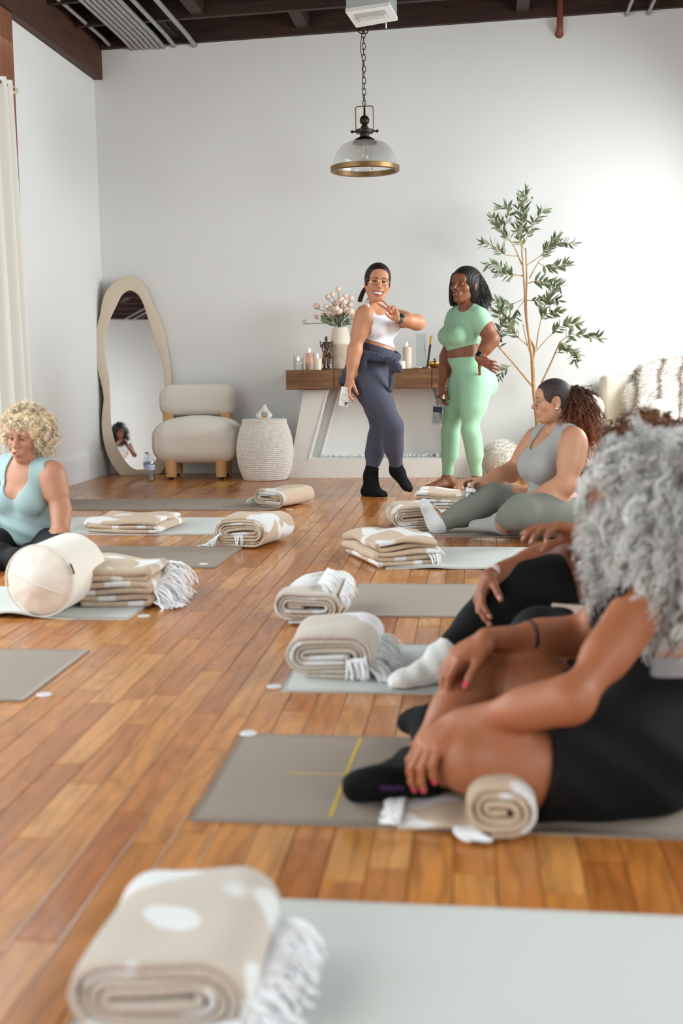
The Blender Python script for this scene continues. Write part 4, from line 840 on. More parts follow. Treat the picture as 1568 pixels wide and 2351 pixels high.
blanket((1012, 1168), .34, .115, .30, 'fold', .022, BTAN, 'neatly folded beige blanket nearest the mint leggings', yaw=-.1, seed=31, lump=.004, fringe=[((.16, 0, .03), (.16, .2, .06), (.9, -.2, -.1), .05, 30)])
fb = G(395, 2345)
blanket((fb[0], fb[1]-.075, .006), .275, .15, .30, 'roll', .0145, BGREY, 'large blurred oatmeal blanket roll with shaggy fringe in the foreground', yaw=.02, seed=36, lump=.006, fringe=[((.115, -.02, .02), (.155, .22, .09), (1, -.12, .12), .085, 230), ((.05, -.03, .04), (.12, -.02, .05), (.3, -.6, -.4), .07, 50)])
# the roll under the near knee, with a flat tail
rl = G(1148, 1938); e = blanket((rl[0], rl[1]+.01, .006), .158, .124, .62, 'roll', .0155, BTAN, 'tight tan and white blanket roll under the near bent knee', yaw=-.03, seed=41, lump=.003, name='rolled_blanket')
tl = MB(); nx_, ny_ = 16, 8; xx = np.linspace(-.21, -.03, nx_); yy = np.linspace(.035, .33, ny_); Vt = []; 
for x in xx:
    for y in yy: Vt.append((x, y-.02*(x+.2), .008+.004*math.sin(x*40)+max(0, (x+.075))*.4))
Ft = [(i*ny_+j, (i+1)*ny_+j, (i+1)*ny_+j+1, i*ny_+j+1) for i in range(nx_-1) for j in range(ny_-1)]
o = put('loose_end', np.array(Vt), Ft, BTAN, e, True, loc=(0, 0, 0), uv=np.array([(v[0]+3, v[1]) for v in Vt])); md = o.modifiers.new('t', 'SOLIDIFY'); md.thickness = .008
fm = MB()
for k in range(60):
    y = .035+.26*k/60; pts = [(-.205, y, .010)]; x = -.205; 
    for q_ in range(3): x -= random.uniform(.010, .016); pts.append((x, y+random.uniform(-.008, .006)-.02*(x+.2), .006+random.uniform(0, .006)))
    fm.tube(spline(pts, 7), .0026, 4)
for k in range(14): fm.tube(spline([(-.09+.05*k/14, .03, .012), (-.09+.055*k/14, .005, .008), (-.07+.06*k/14, -.02+random.uniform(-.01, .01), .005)], 7), .003, 4)
o = put('fringe', np.concatenate(fm.V), fm.F, FRG, e, True, loc=(0, 0, 0)); o['kind'] = 'stuff'
# ------------------------------------------------------------------ bolster
BOL = mat('bolster_cotton', (233, 225, 213), .85, bump=(9, .12), sheen=.2); 
rB_ = .138; a0 = G(84, 1337, rB_+.008); a1 = G(178, 1296, rB_+.008); ax_ = nrm(a1-a0); LB = np.linalg.norm(a1-a0); print('bolster length', LB)
e = empty('bolster', (a0[0]+ax_[0]*LB/2, a0[1]+ax_[1]*LB/2, .008)); tag(e, 'cream cotton cylindrical bolster on the pale left mat', 'bolster')
nth, nl = 96, 60; th = np.linspace(0, 2*np.pi, nth, endpoint=False); t = np.linspace(0, 1, nl); prof = []
for x in t:
    d = min(x, 1-x)*LB; prof.append(rB_*(1-max(0, 1-d/.055)**2.2*.5) if d < .055 else rB_)
rr_ = np.array(prof)[:, None]*(1+.012*np.sin(th*3+t[:, None]*5))*(1+.02*np.sin(th*11)*np.exp(-(np.minimum(t, 1-t)[:, None]*LB/.035)**2))
uu = nrm(np.cross([0, 0, 1], ax_)); Vb = a0+t[:, None, None]*LB*ax_+rr_[..., None]*(np.cos(th)[None, :, None]*uu+np.sin(th)[None, :, None]*np.array([0, 0, 1.]))
Vb = Vb.reshape(-1, 3); Fb = [(i*nth+j, i*nth+(j+1) % nth, (i+1)*nth+(j+1) % nth, (i+1)*nth+j) for i in range(nl-1) for j in range(nth)]
# puffed ends
for end, sgn in ((0, -1), (nl-1, 1)):
    base = end*nth; prev = base; cen = a0+(0 if end == 0 else LB)*ax_; r0 = prof[end]
    for k, f_ in enumerate((.75, .45, .18)):
        ring_ = cen+sgn*ax_*.028*(1-f_**2)+r0*f_*(1+.03*np.sin(th*9)*f_)[:, None]*(np.cos(th)[:, None]*uu+np.sin(th)[:, None]*np.array([0, 0, 1.])); st = len(Vb); Vb = np.vstack([Vb, ring_])
        for j in range(nth):
            q = (prev+j, st+j, st+(j+1) % nth, prev+(j+1) % nth); Fb.append(q if end == 0 else q[::-1])
        prev = st
    Fb.append(tuple(prev+j for j in range(nth)) if end else tuple(prev+nth-1-j for j in range(nth)))
Vb[:, 2] = np.maximum(Vb[:, 2], .0085)
put('cover', Vb, Fb, BOL, e, True)
pth = [a0+.03*ax_+(rB_*1.0)*(math.cos(q)*uu+math.sin(q)*np.array([0, 0, 1])) for q in np.linspace(0, 2*math.pi, 49)]
MB().tube(pth, .0035, 6, caps=False).build('end_piping', BOL, e)
q0 = -2.45+math.pi
lb_ = [a0+ax_*(.03+k*.0)+(rB_+.004)*(math.cos(q)*uu*1+math.sin(q)*np.array([0, 0, 1])) for k, q in enumerate(np.linspace(math.pi-.5, math.pi-.2, 5))]
lm = MB(); lm.tube(lb_, .009, 6, flat=.3); lm.build('fabric_label', mat('label_charcoal', (52, 52, 54), .6), e)
pc_ = [a0-ax_*(.026*(1-(r/rB_)**2)+.001)+r*(math.cos(.35)*uu*-1+math.sin(.35)*-np.array([0, 0, 1])) for r in np.linspace(-.11, .11, 12)]
MB().tube(pc_, .0025, 5).build('end_seam', BOL, e)
# phone on floor by the bolster
# ================================================================== olive tree
TY = 9.93; BARK = mat('olive_bark', (190, 150, 108), .8, vary=(30, .22)); OLEAF = mat('olive_leaf', (126, 138, 108), .6, vary=(40, .25)); OLIVE = mat('black_olive', (44, 36, 40), .35); OLIVG = mat('green_olive', (150, 140, 60), .4)
tb = Wy(1232, 975, TY); e = empty('olive_tree', (tb[0], TY, 0)); tag(e, 'tall slender artificial olive tree behind the seated woman', 'tree')
def tp(px, py, dy=0.): q = Wy(px, py, TY+dy); return np.array([q[0], TY+dy, q[2]])
def branch(pts, r0, r1, dy0=0., dy1=0., name='branch'):
    n = len(pts); P = [tp(u, v, dy0+(dy1-dy0)*i/(n-1)) for i, (u, v) in enumerate(pts)]; P = spline(P, 6*n); MB().tube(P, np.linspace(r0, r1, len(P)), 8).build(name, BARK, e); return P
MB().lathe([(0, 0), (.12, 0), (.145, .02), (.155, .24), (.15, .25), (.14, .25), (.135, .22), (0, .22)], (tb[0], TY, 0), 32).build('pot', mat('pot_white', (222, 218, 210), .6), e)
branch([(1234, 1010), (1232, 960), (1226, 900), (1223, 850), (1222, 825)], .017, .015, name='trunk')
branch([(1222, 828), (1215, 780), (1207, 720), (1204, 660), (1200, 600), (1196, 543)], .012, .006, 0, -.02, 'trunk'); branch([(1223, 830), (1226, 800), (1212, 765), (1208, 700), (1209, 640), (1207, 570)], .010, .005, .02, .02, 'trunk')
twigs = []
def tw(pts, r0=.006, r1=.002, dy0=0., dy1=-.08, lf=0.35):
    P = branch(pts, r0, r1, dy0, dy1); twigs.append((P, lf))
tw([(1227, 893), (1180, 836), (1137, 788)], .009, .005, 0, -.05, 2.); tw([(1137, 788), (1148, 760), (1150, 740), (1146, 715)], .004, .002, -.05, -.1, .1); tw([(1175, 838), (1155, 850), (1140, 872)], .003, .001, -.02, -.1, .1); tw([(1150, 802), (1140, 780), (1130, 762)], .003, .001, -.05, -.1, .1)
tw([(1243, 880), (1268, 826), (1285, 785)], .008, .004, 0, -.05, 2.); tw([(1285, 785), (1312, 768), (1345, 770), (1376, 776)], .004, .0015, -.05, -.1, .15); tw([(1275, 812), (1300, 800), (1328, 812)], .003, .0015, -.05, -.12, .1); tw([(1283, 790), (1300, 790), (1320, 830)], .003, .0015, -.05, -.1, .2)
tw([(1217, 810), (1207, 775), (1201, 745)], .006, .004, 0, -.05, 2.); tw([(1213, 795), (1190, 775), (1172, 752), (1163, 728), (1150, 708)], .004, .0015, 0, -.1, .25)
tw([(1231, 800), (1236, 762), (1242, 733)], .006, .003, 0, -.05, 2.); tw([(1242, 733), (1252, 700), (1262, 672), (1275, 660)], .004, .0015, -.05, -.15, .05); tw([(1230, 806), (1262, 772), (1290, 748), (1325, 742)], .004, .0015, .0, -.08, .45); tw([(1242, 735), (1258, 720), (1284, 715)], .003, .0015, -.05, -.15, .0)
tw([(1212, 650), (1236, 645), (1262, 650), (1288, 655)], .004, .0015, 0, -.1, .15); tw([(1210, 690), (1232, 690), (1258, 685), (1282, 690)], .004, .0015, 0, -.12, .15); tw([(1215, 640), (1236, 602), (1252, 590)], .005, .002, 0, -.06, 1.5); tw([(1236, 604), (1262, 614), (1300, 606)], .003, .0015, -.03, -.1, .2)
tw([(1208, 610), (1240, 588), (1270, 560), (1318, 558)], .004, .0015, 0, -.08, .3); tw([(1240, 588), (1262, 562), (1278, 545)], .003, .0015, -.03, -.08, .2)
tw([(1198, 608), (1178, 562), (1155, 535), (1148, 512)], .006, .002, 0, -.06, .5); tw([(1153, 533), (1140, 515), (1130, 500)], .003, .001, -.05, -.1, .2); tw([(1155, 535), (1163, 505), (1168, 480), (1148, 472)], .003, .001, -.05, -.1, .2)
tw([(1188, 588), (1160, 585), (1138, 568), (1108, 556)], .004, .001, 0, -.1, .3); tw([(1200, 634), (1175, 628), (1150, 612), (1118, 606)], .004, .001, 0, -.1, .25); tw([(1199, 632), (1170, 632), (1140, 625)], .003, .001, 0, -.1, .3)
tw([(1200, 687), (1172, 700), (1150, 696), (1128, 686)], .003, .001, 0, -.1, .25); tw([(1203, 690), (1185, 715), (1180, 740)], .003, .001, 0, -.12, .4)
tw([(1197, 548), (1200, 505), (1203, 470), (1206, 440)], .004, .001, -.02, -.05, .0); tw([(1203, 560), (1222, 520), (1235, 500), (1246, 484)], .004, .001, 0, -.06, .2); tw([(1199, 520), (1190, 480), (1196, 455)], .003, .001, -.02, -.08, .1); tw([(1205, 575), (1190, 545), (1185, 520)], .003, .001, 0, -.08, .2)
lv, lf_ = leaf_mesh(1., .15, .18, 5); lm0 = bpy.data.meshes.new('leaf'); lm0.from_pydata([tuple(v) for v in lv], [], lf_); lm0.update(); lm0.materials.append(OLEAF); lm0.polygons.foreach_set('use_smooth', [True]*len(lm0.polygons))
LV = []; origin = np.array(e.location); cand = []
for P, lf in twigs:
    if lf > 1: continue
    Ls = np.concatenate([[0], np.cumsum(np.linalg.norm(np.diff(P, axis=0), axis=1))]); tot = Ls[-1]; s = lf*tot; sd = 1
    while s < tot:
        i = min(len(P)-2, int(np.searchsorted(Ls, s))); tdir = nrm(P[min(i+1, len(P)-1)]-P[max(i-1, 0)]); per = nrm(np.cross(tdir, RNG.normal(0, 1, 3)+np.array([0, -1.5, 0])))*sd
        d = nrm(tdir*.75+per*.8+RNG.normal(0, .2, 3)); cand.append((P[i], d, RNG.uniform(.055, .095))); sd = -sd; s += RNG.uniform(.0065, .012)
    cand.append((P[-1], nrm(P[-1]-P[-3]), .07))
RNG.shuffle(cand); extraV = []; extraF = []
for k, (p_, d, L) in enumerate(cand):
    nn = nrm(np.cross(d, RNG.normal(0, 1, 3)+np.array([.0, 0, 1.0]))); Rm = np.stack([d, nn, np.cross(d, nn)], 1)
    if p_[1] > YB-.12: p_[1] = YB-.12
    if k < 298:
        o = bpy.data.objects.new('leaf', lm0); C.objects.link(o); o.parent = e
        o.matrix_local = Matrix([list(Rm[i]*L)+[p_[i]-origin[i]] for i in range(3)]+[[0, 0, 0, 1]])
    else: extraF += [tuple(q+len(extraV)*len(lv) for q in f) for f in lf_]; extraV.append(lv*L @ Rm.T+p_)
print('leaves', len(cand))
if extraV: o = put('leaves', np.concatenate(extraV), extraF, OLEAF, e, True); o['kind'] = 'stuff'
for (u, v, g) in ((1222, 454, 1), (1168, 491, 1), (1187, 507, 1), (1253, 561, 0), (1300, 565, 0), (1266, 651, 0), (1278, 688, 0), (1267, 715, 0), (1153, 747, 0), (1172, 752, 1), (1151, 783, 0), (1297, 802, 0), (1327, 828, 0), (1137, 884, 0), (1357, 782, 1), (1295, 745, 0)):
    c = tp(u, v, -.12); MB().lathe([(0, -.013), (.006, -.010), (.009, 0), (.006, .010), (0, .013)], c, 12).build('olive', OLIVG if g else OLIVE, e)
# ================================================================== sofa corner
SY = 9.45; e = empty('sofa', (1.62, SY+.4, 0)); tag(e, 'cream boucle sofa in the back right corner', 'sofa')
SOF = mat('sofa_boucle', (228, 218, 200), .95, bump=(120, .6), sheen=.3)
xs0 = Wy(1385, 900, 9.9)[0]; zs1 = Wy(1400, 862, 9.9)[2]
s = Sdf(); s.rb(((xs0+2.2)/2, 10.08, (zs1+.25)/2), ((2.2-xs0)/2, .2, (zs1-.25)/2), .05); v, q_ = s.mesh(.018); put('backrest', v, q_, SOF, e)
s = Sdf(); s.rb(((xs0+2.2)/2+.02, 9.68, .30), ((2.2-xs0)/2, .28, .14), .06); v, q_ = s.mesh(.018); put('seat', v, q_, SOF, e)
c = Wy(1352, 932, 9.62); s = Sdf(); s.rb((c[0], 9.74, c[2]-.02), (.115, .26, .11), .10); s.rb((c[0], 9.76, .30), (.06, .22, .2), .05, k=.05); v, q_ = s.mesh(.016); put('armrest', v, q_, SOF, e)
for (x, y) in ((c[0]+.04, 9.55), (2.1, 9.5), (c[0]+.04, 10.1), (2.1, 10.15)): MB().lathe([(0, 0), (.018, 0), (.026, .13), (0, .13)], (x, y, 0), 14).build('leg', mat('sofa_leg_black', (30, 28, 28), .5), e)
# fur throw
thr = [(1435, 880), (1462, 850), (1500, 837), (1560, 830), (1600, 838)]
s = Sdf(); tx = lambda px, py, y: Wy(px, py, y)
for (u, v, y, r) in ((1462, 905, 9.84, .10), (1485, 868, 9.9, .10), (1520, 858, 9.92, .10), (1560, 856, 9.94, .11), (1600, 860, 9.95, .11), (1500, 905, 9.82, .11), (1545, 905, 9.82, .11), (1590, 905, 9.82, .12), (1470, 945, 9.78, .1), (1520, 950, 9.74, .12), (1575, 955, 9.74, .12)):
    q = tx(u, v, y); s.el((q[0], y, q[2]), (r, r*.9, r), k=.08)
v, q_ = s.mesh(.014); FURC = mat('fur_throw', (200, 186, 172), .9, attr='col', sheen=.3)
def furcol(p):
    d = p[:, 0]*.9+p[:, 2]*-.55+p[:, 1]*.2; w_ = .5+.5*np.sin(d*42+2*np.sin(p[:, 2]*9)); w_ = w_**5; a = np.array(lin((236, 230, 222))); b_ = np.array(lin((120, 92, 76))); return a+(b_-a)*(w_*.85)[:, None]
th_ = empty('fur_throw', (v[:, 0].mean(), v[:, 1].mean(), v[:, 2].min())); tag(th_, 'shaggy cream and brown striped fur throw draped over sofa', 'throw')
put('throw_base', v, q_, FURC, th_, True, cols=furcol(v))
def fur(V, Q, count, ln, wd, colf, droop=.4, seed=2, keep=None):
    rg = np.random.default_rng(seed); A = V[Q[:, 0]]; n_ = np.cross(V[Q[:, 1]]-A, V[Q[:, 3]]-A); ar = np.linalg.norm(n_, axis=1)+1e-12; n_ = n_/ar[:, None]
    i = rg.choice(len(Q), count, p=ar/ar.sum()); w_ = rg.random((count, 2, 1)); P = A[i]+(V[Q[i, 1]]-A[i])*w_[:, 0]+(V[Q[i, 3]]-A[i])*w_[:, 1]; nn = n_[i]
    l_ = ln*rg.uniform(.6, 1.2, (count, 1)); d = nn+rg.normal(0, .35, (count, 3)); d /= np.linalg.norm(d, axis=1)[:, None]; sd = np.cross(d, rg.normal(0, 1, (count, 3))); sd /= np.linalg.norm(sd, axis=1)[:, None]+1e-9; g = np.array([0, 0, -1.])
    p1 = P+d*l_*.5+g*l_*droop*.12; p2 = P+d*l_*.9+g*l_*droop*.5
    Vv = np.stack([P-sd*wd, P+sd*wd, p1-sd*wd*.7, p1+sd*wd*.7, p2], 1).reshape(-1, 3); b_ = np.arange(count)[:, None]*5
    Fq = np.concatenate([b_+np.array([0, 1, 3]), b_+np.array([0, 3, 2]), b_+np.array([2, 3, 4])]); c_ = colf(P)*rg.uniform(.8, 1.15, (count, 1)); return Vv, Fq, np.repeat(c_, 5, 0)
fv, ff, fc = fur(v, q_, 9000, .045, .0022, furcol); o = put('fur_pile', fv, ff, FURC, th_, True, cols=fc); o['kind'] = 'stuff'
# small round cushion
c = Wy(1516, 940, 9.66); s = Sdf(); s.el((c[0], 9.56, c[2]-.02), (.125, .07, .11)); v, q_ = s.mesh(.012); o = put('round_cushion', v, q_, mat('cushion_white', (232, 228, 218), .9, bump=(90, .3))); tag(o, 'small round cream cushion leaning on the fur throw', 'cushion')
# fuzzy ball pouf
c = Wy(1152, 1048, 9.75); rb_ = .158; WOOL = mat('wool_white', (234, 230, 222), .95, attr='col', sheen=.4); wc = lambda P: np.repeat(np.array(lin((236, 231, 222)))[None], len(P), 0)
s = Sdf(); s.el((c[0], 9.75, rb_), (rb_, rb_, rb_*.97)); v, q_ = s.mesh(.012); e = empty('ball_pouf', (c[0], 9.75, .005)); tag(e, 'fuzzy white ball pouf on the floor by the fireplace', 'pouf')
put('ball', v, q_, WOOL, e, True, cols=wc(v)); fv, ff, fc = fur(v, q_, 7000, .018, .0022, wc, .3, 5); fv[:, 2] = np.maximum(fv[:, 2], .006); o = put('wool_pile', fv, ff, WOOL, e, True, cols=fc); o['kind'] = 'stuff'
# ================================================================== people
SKIN = mat('skin', (180, 130, 100), .48, attr='col', bump=(300, .04), sss=.12, vary=(26, .05))
EYEM = mat('eye', (255, 255, 255), .35, attr='col', spec=.3); HAIRM = mat('hair', (50, 40, 35), .55, attr='col', spec=.35)
def eplane(p, n):
    p = np.array(p, float); n = nrm(n); return lambda X, Y, Z: (X-p[0])*n[0]+(Y-p[1])*n[1]+(Z-p[2])*n[2]
def ecut(c, r, Rm=None):                     # removes the inside of an ellipsoid
    t = Sdf(); t.el(c, r, Rm); f = t.P[0][0]; return lambda X, Y, Z: -f(X, Y, Z)
def ccut(a, b, r, r2=None):                  # removes the inside of a capsule
    t = Sdf(); t.rc(a, b, r, r if r2 is None else r2); f = t.P[0][0]; return lambda X, Y, Z: -f(X, Y, Z)
def ekeep(c, r, Rm=None):
    t = Sdf(); t.el(c, r, Rm); return t.P[0][0]
def both(*fs):                               # removed only where all of them remove
    def f(X, Y, Z):
        o = fs[0](X, Y, Z)
        for g in fs[1:]: o = np.minimum(o, g(X, Y, Z))
        return o
    return f
def J(u, v, y): r = ray(u, v); return EYE+r*(y/r[1])
def tankcuts(nek, tf, TR, shL, shR, w=.07, deep=.10, arm=.062, out=.048, low=.11):
    zz = np.array([0, 0, 1.]); r = [ecut(nek+tf*.07-zz*.015, (w, .13, deep+.02), TR), ecut(nek+zz*.05, (w, .13, .09), TR)]
    for sh in (shL, shR):
        o = sh-nek; o[2] = 0; o = nrm(o); r.append(ccut(sh+o*out+zz*.07, sh+o*(out+.008)-zz*low, arm))
    return r
def waist(p, n, top, r=.27): return both(eplane(p, n), ccut(p+(top-p)*.35, top, r))
def biggest(V, Q):                            # the one connected piece of a garment
    lab = np.arange(len(V))
    for _ in range(400):
        m = lab[Q].min(1); new = lab.copy()
        for k in range(4): np.minimum.at(new, Q[:, k], m)
        new = new[new]
        if (new == lab).all(): break
        lab = new
    u, c = np.unique(lab, return_counts=True); keep = lab == u[np.argmax(c)]
    idx = np.cumsum(keep)-1; return V[keep], idx[Q[keep[Q].all(1)]]
class Fig:
    def __init__(s, skin):
        s.s = Sdf(); s.skin = np.array(lin(skin)); s.paint = []; s.boxes = []; s.kids = []
    def frame(s, fwd, up):
        f = nrm(fwd); u = nrm(np.array(up)-np.dot(up, f)*f); r = np.cross(f, u); return np.stack([r, f, u], 1)     # columns: right, forward, up
    def head(s, c, fwd, up=(0, 0, 1), sc=1., jaw=1., mouth=0., smile=0., nose=1., eyes=(52, 36, 26), lip=(170, 90, 84), brow=(46, 32, 26), lid=.35, gaze=None, brows=True):
        Rm = s.frame(fwd, up); c = np.array(c, float); q = lambda x, y, z: c+Rm @ (np.array([x, y, z])*sc); S_ = s.s; k = .02*sc; s.hc, s.hR, s.hs, s.hq = c, Rm, sc, q
        S_.el(q(0, -.014, .034), np.array([.074, .094, .084])*sc, Rm, k=k, tag='cran'); S_.el(q(0, -.03, .01), np.array([.068, .075, .08])*sc, Rm, k=k, tag='cran')
        S_.el(q(0, .026, -.03), np.array([.060*jaw, .060, .082])*sc, Rm, k=.03*sc, tag='face')
        for x in (-1, 1):
            S_.rc(q(x*.05*jaw, -.01, -.055), q(x*.018, .055, -.098), .02*sc, .017*sc, k=.03*sc, tag='face'); S_.el(q(x*.040, .052, -.024), np.array([.024, .024, .02])*sc, Rm, k=.025*sc, tag='face')
            S_.rc(q(x*.042, .066, .024), q(x*.012, .078, .021), .010*sc, .010*sc, k=.02*sc, tag='face')
        S_.el(q(0, .064, -.100), np.array([.02, .018, .016])*sc, Rm, k=.02*sc, tag='face'); S_.el(q(0, .062, .045), np.array([.05, .022, .035])*sc, Rm, k=.03*sc, tag='face')
        for x in (-1, 1): S_.el(q(x*.031, .092, .004), np.array([.019, .018, .0125])*sc, Rm, k=.016*sc, op='S', tag='face')
        S_.rc(q(0, .083, .012), q(0, .106*nose, -.026), .0078*sc, .0105*sc, k=.012*sc, tag='face')
        for x in (-1, 1): S_.el(q(x*.0125*nose, .094, -.031), np.array([.0095, .011, .008])*sc, Rm, k=.008*sc, tag='face'); S_.el(q(x*.006, .101, -.040), .0042*sc, k=.004*sc, op='S', tag='face')
        S_.el(q(0, .080, -.064), np.array([.034, .020, .022])*sc, Rm, k=.016*sc, tag='face')
        sm = smile*.008; mw = .023+smile*.016
        ul, ll = -.058+mouth*.1, -.070-mouth*.9
        for x in (-1, 1):
            S_.rc(q(0, .0985, ul+.001), q(x*mw, .086-smile*.006, -.063+sm), .0062*sc, .0034*sc, k=.005*sc, tag='face'); S_.rc(q(0, .0965, ll), q(x*mw, .085-smile*.006, -.064+sm), .0072*sc, .0034*sc, k=.005*sc, tag='face')
        S_.el(q(0, .098, (ul+ll)/2+sm*.3), np.array([mw*.95, .014, .0016+mouth*.5])*sc, Rm, k=.003*sc, op='S', tag='face')
        if smile > .5:
            for x in (-1, 1): S_.el(q(x*mw*.52, .089, (ul+ll)/2+sm*.42), np.array([mw*.56, .017, .0022+mouth*.40])*sc, Rm @ rotm((0, 1, 0), -x*.22), k=.003*sc, op='S', tag='face')
        # lids
        for x in (-1, 1):
            ec = q(x*.031, .0700, .005); f0 = Sdf().el(ec, .0156*sc).P[0][0]; nU = Rm @ nrm([0, -.25, -1.]); nL = Rm @ nrm([0, -.3, 1.])
            pu = ec+Rm @ np.array([0, 0, .0075-.010*lid])*sc; plw = ec+Rm @ np.array([0, 0, -.0062])*sc
            def fu(X, Y, Z, f0=f0, pu=pu, nU=nU): return np.maximum(f0(X, Y, Z), (X-pu[0])*nU[0]+(Y-pu[1])*nU[1]+(Z-pu[2])*nU[2])
            def fl(X, Y, Z, f0=f0, pu=plw, nU=nL): return np.maximum(f0(X, Y, Z)+.0006, (X-pu[0])*nU[0]+(Y-pu[1])*nU[1]+(Z-pu[2])*nU[2])
            S_._add(fu, ec-.017*sc, ec+.017*sc, .0018*sc, 'U', 'face'); S_._add(fl, ec-.017*sc, ec+.017*sc, .0018*sc, 'U', 'face')
            s.kids.append(('eye', ec, .0143*sc, nrm(gaze) if gaze is not None else Rm[:, 1], eyes))
            # ear
            S_.el(q(x*.076, -.014, -.006), np.array([.007, .019, .031])*sc, Rm @ rotm((0, 0, 1), -x*.35), k=.008*sc, tag='face'); S_.el(q(x*.083, -.010, -.004), np.array([.005, .010, .018])*sc, Rm @ rotm((0, 0, 1), -x*.35), k=.006*sc, op='S', tag='face'); S_.el(q(x*.073, -.008, -.034), np.array([.006, .009, .010])*sc, Rm, k=.006*sc, tag='face')
            if brows:
                for t in np.linspace(0, 1, 8): s.paint.append((q(x*(.014+.036*t), .090-.020*t**2, .0245+.0055*math.sin(math.pi*t*.9)-.002*t), (.0048-.0020*t)*sc, brow, .92, 'face'))
            for t in np.linspace(-1, 1, 9): s.paint.append((ec+Rm @ np.array([t*.0145, .0135-.005*t*t, .0080-.010*lid-.0045*t*t])*sc, .0028*sc, (30, 20, 18), .95, 'face'))
        for t in np.linspace(-1, 1, 15):
            zc = sm*t*t; tt = (1-abs(t)**1.5); s.paint.append((q(t*mw*.97, .0995-.013*t*t, ul+.001+(-.063+sm-ul)*t*t), (.0026+.0026*tt)*sc, lip, .8, 'face')); s.paint.append((q(t*mw*.95, .0975-.013*t*t, ll+(-.064+sm-ll)*t*t), (.0028+.0034*tt)*sc, lip, .8, 'face'))
        for x in (-1, 1): s.paint.append((q(x*.042, .075, -.03), .024*sc, tuple(np.clip(np.array([1.06, .9, .86])*255*np.array([1]*3), 0, 255)), 0, 'face'))
        if mouth > .004: s.kids.append(('teeth', q(0, .089, (ul+ll)/2+.0015+mouth*.12), mw*(.86-.06*smile)*sc, Rm, mouth, smile))
        lo = np.min([q(x, y, z) for x in (-.1, .1) for y in (-.12, .125) for z in (-.128, .13)], 0); hi = np.max([q(x, y, z) for x in (-.1, .1) for y in (-.12, .125) for z in (-.128, .13)], 0); s.boxes.append((lo, hi, .0030*sc))
        return s
    def limb(s, a, b, ra, rb, tag, k=.03, mid=None, off=None):
        """tapered limb with an optional swell: mid=(t, radius), off=offset vector of the swell"""
        a = np.array(a, float); b = np.array(b, float); s.s.rc(a, b, ra, rb, k=k, tag=tag)
        if mid:
            c = a+(b-a)*mid[0]+(np.array(off) if off is not None else 0); d = (b-a)*.16; s.s.rc(c-d, c+d, mid[1], mid[1]*.93, k=.05, tag=tag)
        return s
    def hand(s, w, d, n, right, curls, tag, sc=1., spread=.10, thumb=(.6, .7, .25), tcurl=.25, nail=None, fine=True, elbow=None):
        """w wrist, d finger direction, n direction the palm faces; curls: one angle triple or four of them"""
        w = np.array(w, float); d = nrm(d); n = nrm(np.array(n)-np.dot(n, d)*d); t = np.cross(n, d)*(-1 if right else 1); S_ = s.s
        if np.ndim(curls[0]) == 0: curls = [curls]*4
        kx = np.array([.027, .0095, -.0085, -.025])*sc; kd = np.array([.086, .090, .086, .078])*sc; pts = [w]
        S_.el(w+d*.05*sc, np.array([.040, .052, .0165])*sc, np.stack([t, d, n], 1), k=.012, tag=tag)
        for i in range(4):
            kn = w+d*kd[i]+t*kx[i]-n*.002*sc; S_.rc(w+d*.012*sc+t*kx[i]*.55, kn, .0155*sc, .0112*sc, k=.010, tag=tag); a = 0; p = kn; sp = (1.5-i)*spread; f = [.044, .048, .045, .035][i]; g = [.026, .030, .028, .020][i]; h_ = [.021, .022, .021, .018][i]
            r = [.0092, .0094, .0088, .0078][i]*sc
            for L, ca, r0, r1 in ((f, curls[i][0], r*1.08, r), (g, curls[i][1], r, r*.92), (h_, curls[i][2], r*.92, r*.72)):
                a += ca; dd = d*math.cos(sp)+t*math.sin(sp); v = dd*math.cos(a)+n*math.sin(a); e_ = p+v*L*sc; S_.rc(p, e_, r0, r1, k=.004, tag=tag); p = e_; pts.append(p)
            nu = -(n*math.cos(a)-dd*math.sin(a)); 
            if nail: s.paint.append((p-v*.004*sc+nu*r*.75, .0088*sc, nail, .95, tag))
        b0 = w+d*.022*sc+t*.024*sc+n*.006*sc; tv = nrm(t*thumb[0]+d*thumb[1]+n*thumb[2]); p1 = b0+tv*.044*sc; tv2 = nrm(tv+(n*.6-t*.55+d*.3)*tcurl); p2 = p1+tv2*.034*sc; p3 = p2+nrm(tv2+(n*.5-t*.4)*tcurl)*.024*sc
        S_.rc(w+d*.012*sc+t*.01*sc, b0, .017*sc, .0165*sc, k=.012, tag=tag); S_.rc(b0, p1, .0165*sc, .0118*sc, k=.012, tag=tag); S_.rc(p1, p2, .0112*sc, .0102*sc, k=.004, tag=tag); S_.rc(p2, p3, .0102*sc, .0078*sc, k=.004, tag=tag); pts += [p1, p2, p3]
        if nail: s.paint.append((p3-nrm(p3-p2)*.003-n*.006*sc-t*-.003*sc, .0088*sc, nail, .95, tag))
        pts = np.array(pts); 
        if fine: s.boxes.append((pts.min(0)-.024, pts.max(0)+.024, .0032))
        return s
    def foot(s, ank, heel, toe, tag, up=(0, 0, 1), r=1., toes=False):
        ank, heel, toe = (np.array(x, float) for x in (ank, heel, toe)); d = toe-heel; L = np.linalg.norm(d); d = d/L; up = nrm(np.array(up)-np.dot(up, d)*d); sd = np.cross(d, up); S_ = s.s
        S_.el(heel+up*.030*r+d*.012, np.array([.030, .036, .032])*r, np.stack([sd, d, up], 1), k=.03, tag=tag)
        S_.rc(ank, heel+up*.045*r+d*.03, .036*r, .036*r, k=.03, tag=tag); S_.rc(ank+d*.01, heel+d*L*.62+up*.030*r, .034*r, .026*r, k=.035, tag=tag, flat=(up, .9))
